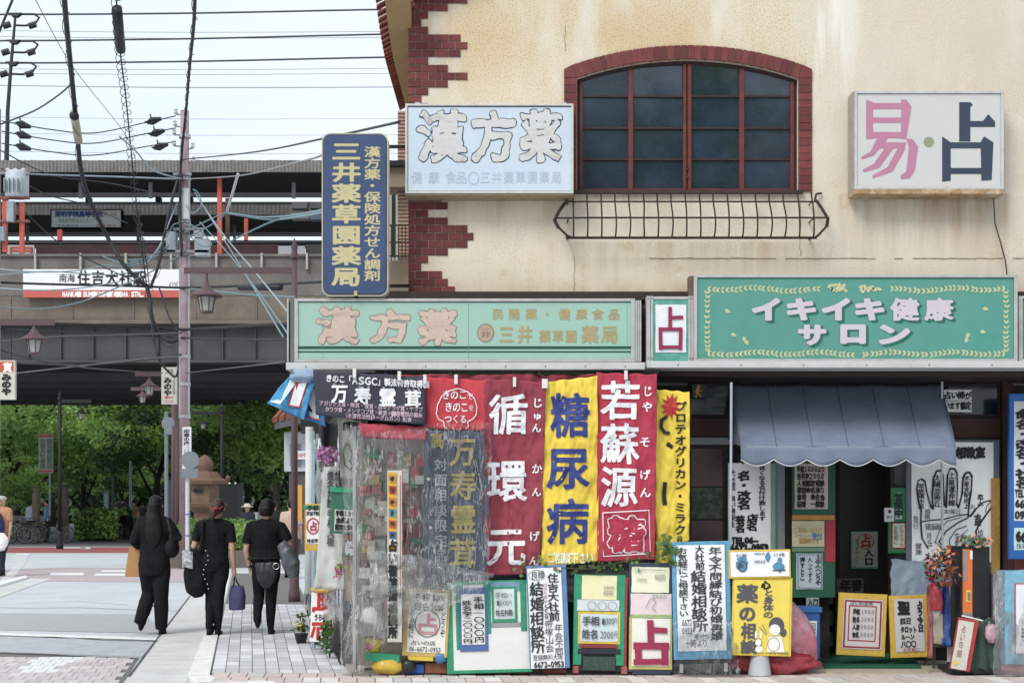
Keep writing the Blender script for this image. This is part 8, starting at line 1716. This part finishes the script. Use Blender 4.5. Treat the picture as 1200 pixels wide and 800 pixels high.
cable('heavy black cable along the top of the dark girder', [(-30, 376, 33), (60, 379, 33.5), (150, 382, 34), (217, 386, 34.2), (300, 381, 30), (340, 379, 28)], .035, (34, 35, 38)); cable('second heavy black cable across the middle of the girder', [(-30, 384, 33), (80, 389, 33.5), (170, 393, 34), (217, 396, 34.2), (300, 398, 30), (345, 398, 28)], .025, (44, 45, 48))
cable('sagging grey cable rising from the left lantern', [(-30, 402, 30), (20, 398, 31), (70, 394, 32), (150, 392, 33.5), (213, 390, 34.2)], .02, (100, 102, 104)); cable('thin dark cable sagging over the black bridge opening', [(-20, 404, 33), (60, 425, 33.5), (130, 426, 34), (213, 415, 34.2)], .018, (60, 60, 62)); cable('thin cable crossing the black opening from the left sign to the lamp', [(18, 425, 25.5), (80, 428, 28), (113, 432, 30), (190, 437, 35)], .016, (70, 70, 72))
cable('light cable crossing the black opening from lower left', [(20, 437, 26), (100, 428, 31), (160, 421, 33), (213, 417, 34)], .014, (120, 120, 122)); cable('long thin cable from the utility pole over the dark bridge opening to the shop', [(217, 437, 34.2), (280, 430, 26), (334, 424, 18)], .012, (90, 90, 92))
cable('black cable bundle hanging below the knot toward the pole', [(172, 336, 34), (176, 352, 34), (178, 372, 34), (186, 390, 34.2), (198, 400, 34.2), (208, 398, 34.3)], .05, (50, 50, 54), coil=(.08, .3)); cable('black loop dropping from the cable knot down to the white shop sign', [(178, 372, 34), (180, 398, 34), (186, 420, 34), (196, 434, 34.6), (207, 440, 35), (212, 410, 34.6), (216, 385, 34.3)], .03, (54, 54, 58))
cable('dark curved cable rising from the knot up along the utility pole', [(176, 338, 34), (186, 310, 34), (192, 280, 34), (200, 240, 34), (210, 205, 34.2)], .035, (44, 44, 48), coil=(.06, .5)); cable('slack dark cable looping right of the knot', [(186, 336, 34), (192, 352, 34), (200, 375, 34), (214, 388, 34.2)], .02, (60, 60, 64))
cable('coiled thin wire hanging beside the dark curved cable', [(160, 240, 33), (166, 275, 33.5), (172, 310, 34), (175, 336, 34)], .012, (70, 70, 74), coil=(.07, .22))
# teal and pale cable tangle
tealc = (122, 150, 158); pal = (160, 176, 182)
tg = 'teal communication cables tangled round the utility pole'
TC = [('teal cable rising from the station sign to the utility pole, lowest of the bundle', [(118, 310, 34), (150, 312, 34), (180, 302, 34.1), (214, 282, 34.2), (250, 262, 33), (266, 249, 32)]),
      ('teal cable just above the lowest of the bundle', [(120, 300, 34), (150, 309, 34), (185, 296, 34.1), (214, 274, 34.2), (240, 260, 33), (266, 248, 32)]), ('pale cable steeply rising left of the utility pole', [(168, 312, 34), (186, 290, 34), (200, 256, 34), (208, 238, 34.2)]),
      ('teal cable hugging the black curved cable', [(150, 305, 34), (178, 300, 34), (196, 276, 34), (206, 262, 34.2), (230, 266, 34)]), ('teal cable from the pole to the blue vertical sign, upper', [(266, 249, 32), (300, 254, 26), (340, 253, 20), (385, 245, 14)]), ('teal cable from the pole to the blue vertical sign, lower', [(266, 250, 32), (310, 257, 25), (345, 255, 19), (385, 248, 14)]),
      ('teal cable drooping to the right behind the orange post', [(270, 283, 32), (300, 268, 28), (330, 256, 22), (378, 250, 15)]), ('pale teal cable diagonal from the pole down to the fascia sign, upper', [(232, 232, 34), (262, 275, 30), (300, 320, 24), (345, 375, 17)]), ('teal cable diagonal from the pole down to the fascia sign, lower', [(228, 225, 34), (256, 270, 30), (290, 325, 25), (332, 395, 18)]),
      ('teal cable diagonal nearest the pole foot', [(234, 260, 34), (270, 300, 30), (305, 345, 24), (340, 395, 17)]), ('long sagging teal cable under the station name board', [(-20, 357, 30), (40, 362, 31), (90, 355, 32), (130, 340, 33), (170, 322, 34), (210, 300, 34.2)]), ('pale teal cable at the left foot of the station board', [(-20, 336, 32), (40, 340, 32), (90, 338, 33), (140, 330, 33.5)]),
      ('pale cable along the left parapet', [(-20, 313, 32), (30, 318, 32), (80, 318, 33), (120, 312, 34)]), ('pale cable from the parapet post up to the pole', [(0, 322, 32), (60, 318, 33), (120, 322, 34), (165, 318, 34)]), ('white cable dropping from the shop roofs to the pole', [(214, 210, 34.3), (180, 200, 30), (160, 178, 26), (140, 160, 24)]),
      ('teal short cable drop right of the pole', [(222, 338, 34), (260, 342, 30), (300, 346, 26), (346, 348, 20)]), ('teal slack loop at the pole head box', [(226, 222, 34), (232, 226, 34), (236, 240, 34), (226, 250, 34), (218, 240, 34)]), ('teal slack loop wound beside the junction boxes', [(222, 262, 34), (236, 272, 34), (248, 286, 34), (236, 288, 34), (222, 276, 34)])]
for lb, pts in TC: cable(lb, pts, .016 if 'diagonal' not in lb else .012, tealc if 'pale' not in lb and 'white' not in lb else pal, name='teal_cable', group=tg)
cable('grey-white stay wire from the pole bracket to the neighbour building', [(214, 210, 34.3), (280, 206, 26), (350, 190, 18), (378, 182, 15)], .012, (150, 150, 152)); cable('pale wire crossing the station roofs', [(-10, 202, 33), (60, 205, 33.5), (130, 207, 34), (212, 210, 34.2)], .02, (150, 160, 176)); cable('dark wire slanting over the platform roofs', [(0, 176, 33), (60, 205, 33.5), (130, 215, 34), (196, 230, 34.2)], .014, (60, 60, 62)); cable('dark wire slanting steeply across the platform sign', [(-10, 190, 33), (50, 226, 33.5), (100, 240, 34), (150, 262, 34)], .014, (60, 60, 62)); cable('dark wire from the transformer down to the station board', [(20, 240, 33), (70, 285, 33.5), (120, 312, 34), (172, 336, 34)], .014, (50, 50, 52))
cable('white cord with a small hook hanging from a parapet bracket', [(279, 204, 30), (272, 228, 31), (266, 248, 32)], .03, (206, 206, 208), name='stay_rod', group=None); cable('three parallel black train cables seen between the platforms', [(-60, 284, 59), (200, 285, 59), (420, 283, 59)], .06, (40, 44, 50)); 

# ================================================================== STONE LANTERN, HEDGES, STATUES
sl_ = thing('stone_lantern', 'large reddish-brown stone lantern behind the planted hedge', 'stone lantern', (PX(240, 42), 42, 0)); Y = 42; rst = paint(122, 92, 76, rough=.9, var=.2, scale=4, bump=.5, bscale=20, tint=(94, 74, 62), tamt=.7, tscale=3); k = Y / F; c0 = Vector((PX(240, Y), Y, 0))
def z_(py): return PZ(py, Y)
G().lathe([(.0, z_(532)), (6 * k, z_(536)), (10 * k, z_(541)), (10.5 * k, z_(548)), (7 * k, z_(552)), (8 * k, z_(552.5))][::-1], c0, 16).build('finial', rst, sl_, smooth=True)
G().lathe([(8 * k, z_(551)), (17 * k, z_(555)), (20 * k, z_(560)), (28 * k, z_(563)), (27 * k, z_(567)), (17 * k, z_(566))][::-1], c0, 6).build('roof', rst, sl_)
for s_ in (-1, 1): G().ell((c0.x + s_ * 27 * k, Y, z_(560)), 3 * k, 3 * k, 3.5 * k, 8, 6).build('roof_curl', rst, sl_, smooth=True)
bx_ = G().lathe([(16 * k, z_(590)), (17 * k, z_(566))], c0, 6).build('light_box', paint(126, 104, 84, rough=.9, var=.25, scale=5, bump=.4, bscale=20), sl_)
for dx in (-8, -2): G().tube([(c0.x + dx * k, Y - 17 * k, z_(575)), (c0.x + dx * k, Y - 13 * k, z_(575))], 2.4 * k, 12).build('light_hole', blackm, sl_)
G().lathe([(13 * k, z_(600)), (24 * k, z_(594)), (26 * k, z_(590)), (22 * k, z_(589))], c0, 6).build('middle_platform', rst, sl_)
G().lathe([(20 * k, .0), (20 * k, .5), (12 * k, .7), (13 * k, z_(600))], c0, 12).build('shaft', rst, sl_)
G().lathe([(34 * k, 0), (34 * k, .25), (26 * k, .3), (26 * k, .5)], c0, 6).build('plinth', rst, sl_)
g = G(); g.box(PX(252, 45), PX(279, 45), 45, 45.8, .0, PZ(566, 45)); kb = thing('advertising_column', 'black boxy kiosk right of the stone lantern with small white lights', 'kiosk', P(265, 640, 45)); g.build('body', paint(18, 18, 20, rough=.6), kb)
for x in (263, 269, 276): G().ell(P(x, 566, 44.95), .03, .03, .03, 8, 6).build('small_lamp', paper(), kb)
g = G(); g.box(PX(193, 46), PX(214, 46), 46, 46.6, .0, PZ(562, 46)); kb = thing('kiosk', 'dark blue-grey boxy kiosk left of the stone lantern', 'kiosk', P(203, 640, 46)); g.build('body', paint(46, 54, 64, rough=.6), kb)
def leaves_mesh(n, fn, size, R, g=None, flat=False):
    g = g or G()
    for _ in range(n):
        p, nrm = fn(R); a = Vector((R.gauss(0, 1), R.gauss(0, 1), R.gauss(0, .6))).normalized(); b_ = a.cross(nrm + Vector((R.gauss(0, .4), R.gauss(0, .4), R.gauss(0, .4))))
        if b_.length < .01: continue
        b_.normalize(); s_ = size * R.uniform(.6, 1.35); g.add([p - a * s_, p + b_ * s_ * .55, p + a * s_, p - b_ * s_ * .55], [(0, 1, 2, 3)])
    return g
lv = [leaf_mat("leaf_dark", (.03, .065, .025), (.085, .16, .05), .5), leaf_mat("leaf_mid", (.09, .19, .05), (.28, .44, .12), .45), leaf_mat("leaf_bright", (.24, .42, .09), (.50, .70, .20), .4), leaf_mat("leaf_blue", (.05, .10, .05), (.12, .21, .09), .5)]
bark = paint(60, 54, 47, rough=.95, var=.3, scale=4, bump=.6, bscale=12)
def hedge(label, x0, x1, y0, y1, z1, m, n, size, sd, name='hedge'):
    R = random.Random(sd); o = thing(name, label, 'hedge', ((x0 + x1) / 2, (y0 + y1) / 2, 0))
    core = G(); N = 14
    core.grid(lambda u, v: Vector((x0 + .1 + (x1 - x0 - .2) * u, y0 + .1 + (y1 - y0 - .2) * (.5 - .5 * math.cos(v * math.pi)), z1 * .88 * math.sin(v * math.pi) ** .35 * (1 - .2 * noise.noise(Vector((u * 6, v * 3, sd))) ) if 0 < v < 1 else 0)), N, 8); core.build('branches', paint(40, 44, 28, rough=.95, var=.3), o, smooth=True)
    for j, mm in enumerate((m, lv[min(3, 1 + (sd % 3))])):
        def fn(R):
            u, v = R.random(), R.random(); x = x0 + (x1 - x0) * u; y = y0 + (y1 - y0) * v; hh = z1 * (.72 + .28 * math.sin(v * math.pi)) * (1 + .12 * noise.noise(Vector((x * 1.5, y * 2, sd))))
            if R.random() < .5: return Vector((x, y0 + R.gauss(0, .06), R.uniform(.1, hh))), Vector((0, -1, .3))
            return Vector((x, y, hh + R.gauss(0, .05))), Vector((0, -.2, 1))
        leaves_mesh(n // 2, fn, size, R).build('foliage', mm, o, fix=False, kind='stuff')
hedge('clipped green hedge in a stone planter in front of the stone lantern', PX(196, 35.5), PX(292, 35.5), 35, 38, 1.05, lv[1], 5200, .055, 3)
g = G(); pl = thing('planter', 'grey concrete planter edge under the hedge by the white pole', 'planter', (PX(240, 34.7), 34.7, 0))
G().box(PX(199, 34.8), PX(290, 34.8), 34.7, 34.95, 0, .42).build('planter_wall', conc, pl); G().box(PX(199, 34.8), PX(203, 34.8), 34.951, 38.2, 0, .42).build('planter_side', conc, pl)
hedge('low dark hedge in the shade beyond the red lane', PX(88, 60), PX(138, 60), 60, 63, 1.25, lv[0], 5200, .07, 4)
wst = paint(176, 176, 178, rough=.85, var=.2, scale=5, bump=.6, bscale=14)
def komainu(label, px, py0, py1, Y, s=1.):
    o = thing('guardian_statue', label, 'statue', (PX(px, Y), Y, 0)); kk = Y / F; zb = PZ(py1, Y); h = (py1 - py0) * kk; x = PX(px, Y)
    G().box(x - h * .62, x + h * .62, Y - .8, Y + .8, 0, zb * .72).build('pedestal', conc, o); G().box(x - h * .55, x + h * .55, Y - .7, Y + .7, zb * .72, zb).build('pedestal_top', wst, o)
    g = G(); g.ell((x + s * h * .12, Y, zb + h * .34), h * .36, h * .26, h * .30, 14, 10); g.ell((x - s * h * .15, Y, zb + h * .52), h * .22, h * .22, h * .32, 14, 10); g.ell((x - s * h * .2, Y - .05, zb + h * .82), h * .25, h * .24, h * .22, 14, 10); g.ell((x - s * h * .42, Y - .05, zb + h * .76), h * .12, h * .13, h * .10, 10, 8)
    for dx in (-.3, -.1): g.tube([(x + s * h * dx, Y - .1, zb + h * .5), (x + s * h * (dx - .03), Y - .12, zb + h * .05)], [h * .09, h * .07], 8)
    g.tube([(x + s * h * .3, Y, zb + h * .3), (x + s * h * .36, Y, zb + h * .04)], [h * .14, h * .1], 8); g.tube([(x + s * h * .42, Y, zb + h * .3), (x + s * h * .5, Y, zb + h * .62), (x + s * h * .40, Y, zb + h * .85)], [h * .08, h * .12, h * .05], 8)
    for i in range(16): a = i * 2.4; g.ell((x - s * h * .1 + h * .2 * math.cos(a), Y + h * .12 * math.sin(a * 1.7), zb + h * (.72 + .2 * math.sin(a))), h * .07, h * .07, h * .07, 8, 6)
    remesh(g, 'figure', wst, o, h / 40, 1, 1, h * .02, px)
komainu('white stone guardian lion on a pedestal at the far left', 24, 562, 604, 66, -1); komainu('small white stone guardian lion behind the two right-hand women', 290, 572, 600, 52, 1)
fs = thing('statue', 'pair of dark figure statues with raised arms beyond the bridge', 'statue', (PX(87, 60.2), 60.2, 0)); dst = paint(28, 28, 28, rough=.7)
for px_, sg in ((82, -1), (94, 1)):
    x = PX(px_, 60.2); g = G(); g.loft([(x, 60.2, 0, .55, .5), (x, 60.2, 1.2, .45, .4), (x, 60.2, 1.7, .30, .28), (x, 60.2, 2.3, .30, .22), (x, 60.2, 2.55, .12, .12)], 12); g.ell((x, 60.2, 2.72), .17, .18, .21, 10, 8); g.tube([(x, 60.2, 2.35), (x + sg * .5, 60.1, 2.2), (x + sg * .75, 60.0, 2.35)], [.12, .09, .06], 8); g.tube([(x, 60.2, 2.3), (x - sg * .35, 60.0, 2.0), (x - sg * .45, 59.9, 1.7)], [.12, .09, .06], 8)
    remesh(g, 'figure', dst, fs, .05, 2)
for px_, lab, c in ((42, 'pale stone post behind the white-shirted man', (150, 136, 116)), (76, 'round-topped stone post beside the thin black lamp', (120, 110, 100))):
    x = PX(px_, 59); G().lathe([(.16, 0), (.16, 1.9), (.12, 2.0), (.10, 2.05), (.13, 2.15), (.0, 2.3)], (x, 59, 0), 12, cap=False).build('stone_post', paint(*c, rough=.9, var=.2), None, smooth=True, label=lab, cat='post')
b = Board('banner_sign', 'upright pale teal street banner beyond the dark hedge', 'banner', 121, 575.5, 127.5, 608, 70, th=.05); b.panel(paint(130, 180, 190, rough=.7)); t = b.text(1); t.line('住吉大社', 122, 578, 126.5, 600, vert=True, bold=.2); t.done(paper(), b.o, False); b.solid('pole', blackm, 120.4, 573, 121, 630, f=0)
for px_, py0, Y_, c, lab in ((132.5, 537, 72, (110, 110, 108), 'grey pole beyond the hedge, left of the cyclist'), (153, 540, 70, (176, 186, 186), 'white pole with a pale top beside the cyclist')): G().tube([(PX(px_, Y_), Y_, 0), (PX(px_, Y_), Y_, PZ(py0, Y_))], .07, 8).build('street_pole', paint(*c, rough=.6), None, label=lab, cat='pole')
b = Board('lattice_sign', 'tall white vertical board with green writing and red ends under the bridge', 'sign', 45, 508, 62, 554, 56, th=.06); b.panel(paint(150, 150, 142, rough=.6)); 
t = b.text(1); t.line('住吉大社参道', 47, 514, 53, 549, vert=True, bold=.3).line('粉浜商店街店', 55, 514, 61, 549, vert=True, bold=.3); t.done(paint(70, 110, 90), b.o, False); t = b.text(2); t.poly([(46, 509), (61, 509), (61, 512), (46, 512)]); t.poly([(46, 550.5), (61, 550.5), (61, 553), (46, 553)]); t.done(paint(170, 70, 60), b.o, False, name='red_bar'); b.solid('pole', gm_, 57, 554, 59, 604, f=-.01, b=.05)
pb_ = Board('flag', 'upright orange and yellow flag just right of the brown lamp pole', 'flag', 347, 568, 354, 610, 27, th=.01); pb_.panel(paint(226, 160, 60, rough=.8)); pb_.solid('pole', paint(60, 56, 54), 346, 562, 346.8, 655, f=0)

# ================================================================== TREES
def tree_proto(name, label, x, y, h, r, mat_i, n, size, sd, zc=None, group='trees of the shrine precinct beyond the bridge'):
    R = random.Random(sd); o = thing('tree', label, 'tree', (x, y, 0), group); tw = .014 * h + .06
    pts = [(x + R.gauss(0, .12) * i, y + R.gauss(0, .1) * i, h * .16 * i) for i in range(5)]
    g = G().tube(pts, [tw * 1.3, tw, tw * .85, tw * .65, tw * .4], 9); limbs = []
    for k in range(8):
        a = k * 2.4 + R.uniform(-.4, .4); b0 = Vector(pts[1 + k % 4]); e = Vector((x + math.cos(a) * r * .7, y + math.sin(a) * r * .7, h * (.42 + .07 * k))); mid = b0.lerp(e, .5) + Vector((0, 0, .25)); g.tube([b0, mid, e], [tw * .5, tw * .3, tw * .12], 6); limbs.append(e)
    g.build('trunk', bark, o, smooth=True)
    cl = []
    for k in range(34):
        th = R.uniform(0, 6.28); ph = R.uniform(-.75, 1.3); rr = R.uniform(.35, 1.0); c = Vector((x + math.cos(th) * math.cos(ph) * r * rr, y + math.sin(th) * math.cos(ph) * r * rr, h * .55 + math.sin(ph) * h * .36 * rr)); cl.append((c, r * R.uniform(.22, .42)))
    cl += [(e, r * .3) for e in limbs]
    ms = (mat_i, (mat_i + 1) % 3) if mat_i < 3 else (3, 0)
    for j in (0, 1):
        def fn(R):
            c, cr = cl[(R.randrange(len(cl)) // 2 * 2 + j) % len(cl)]; d = Vector((R.gauss(0, 1), R.gauss(0, 1), R.gauss(0, .7))).normalized(); k = R.random() ** .4
            return c + Vector((d.x * cr * k, d.y * cr * k, d.z * cr * k * .6)), (d + Vector((0, 0, .8))).normalized()
        leaves_mesh(n // 2, fn, size, R).build('crown', lv[ms[j]], o, fix=False, kind='stuff')
    return o
TP = [tree_proto('tree', 'broad mid-green tree behind the far left lamp and lion', PX(20, 76), 76, 9.5, 4.4, 1, 7000, .15, 1), tree_proto('tree', 'dark evergreen tree filling the middle behind the hanging sign', PX(110, 88), 88, 11, 5.0, 0, 6500, .17, 2), tree_proto('tree', 'bright yellow-green maple right of the lamp lanterns', PX(186, 74), 74, 9.0, 3.8, 2, 7500, .14, 3), tree_proto('tree', 'bluish green tree behind the black lamp', PX(236, 80), 80, 10, 4.4, 3, 6500, .15, 4)]
more = [(2, 293, 71, 1.0, 1.3, 'bright green maple behind the black kiosk'), (1, 60, 98, 1.2, 2.0, 'tall dark evergreen far behind the left tree'), (0, 346, 66, .85, .7, 'mid-green tree beside the tiled-roof kiosk'), (3, 150, 104, 1.15, 1.1, 'distant bluish tree behind the cyclist'), (0, 95, 78, .8, 2.6, 'smaller mid-green tree above the dark statues'), (1, 210, 98, 1.15, 4.0, 'dark evergreen far behind the utility pole'), (2, 395, 74, 1.1, 2.2, 'bright maple mostly hidden behind the shop corner'), (0, -30, 84, 1.2, 4.1, 'mid-green tree past the left frame edge'), (3, 268, 96, 1.2, 5.0, 'bluish tree far behind the black lamp'), (1, 325, 92, 1.1, 3.0, 'dark evergreen behind the white lion'), (2, 142, 84, .62, 2.4, 'small bright tree low behind the hedge'), (0, 12, 68, .42, 1.0, 'small bright green bush tree beside the white lion')]
for (k_, px_, Y_, sc, rz, lab) in more: dup(TP[k_], (PX(px_, Y_), Y_, 0), (0, 0, rz), lab, scale=(sc, sc, sc))
R = random.Random(5)
g = G()
def fnw(R): x = R.uniform(-52, 4); y = R.uniform(112, 118); return Vector((x, y, R.uniform(0, 13 + 2.5 * noise.noise(Vector((x * .2, 0, 0))))) ), Vector((0, -1, .6))
leaves_mesh(16000, fnw, .32, R, g); g.build('far_wood', lv[0], None, fix=False, kind='stuff', label='far dark wood of the shrine precinct beyond the bridge')
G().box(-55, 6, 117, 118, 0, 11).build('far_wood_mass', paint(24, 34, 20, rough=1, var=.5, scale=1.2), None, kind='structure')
# row of street trees and a lamp post across the street behind the viewer (seen only as reflections in the panes)
for i, (x, y, k_, sc) in enumerate(((-5, -14, 0, .9), (2.2, -16, 1, 1.45), (8, -15, 0, 1.6))):
    dup(TP[k_], (x, y, 0), (0, 0, i * 1.3), ('street tree behind the viewer on the left', 'street tree behind the viewer in the middle', 'street tree behind the viewer on the right')[i], group='street trees behind the viewer', scale=(sc, sc, sc))
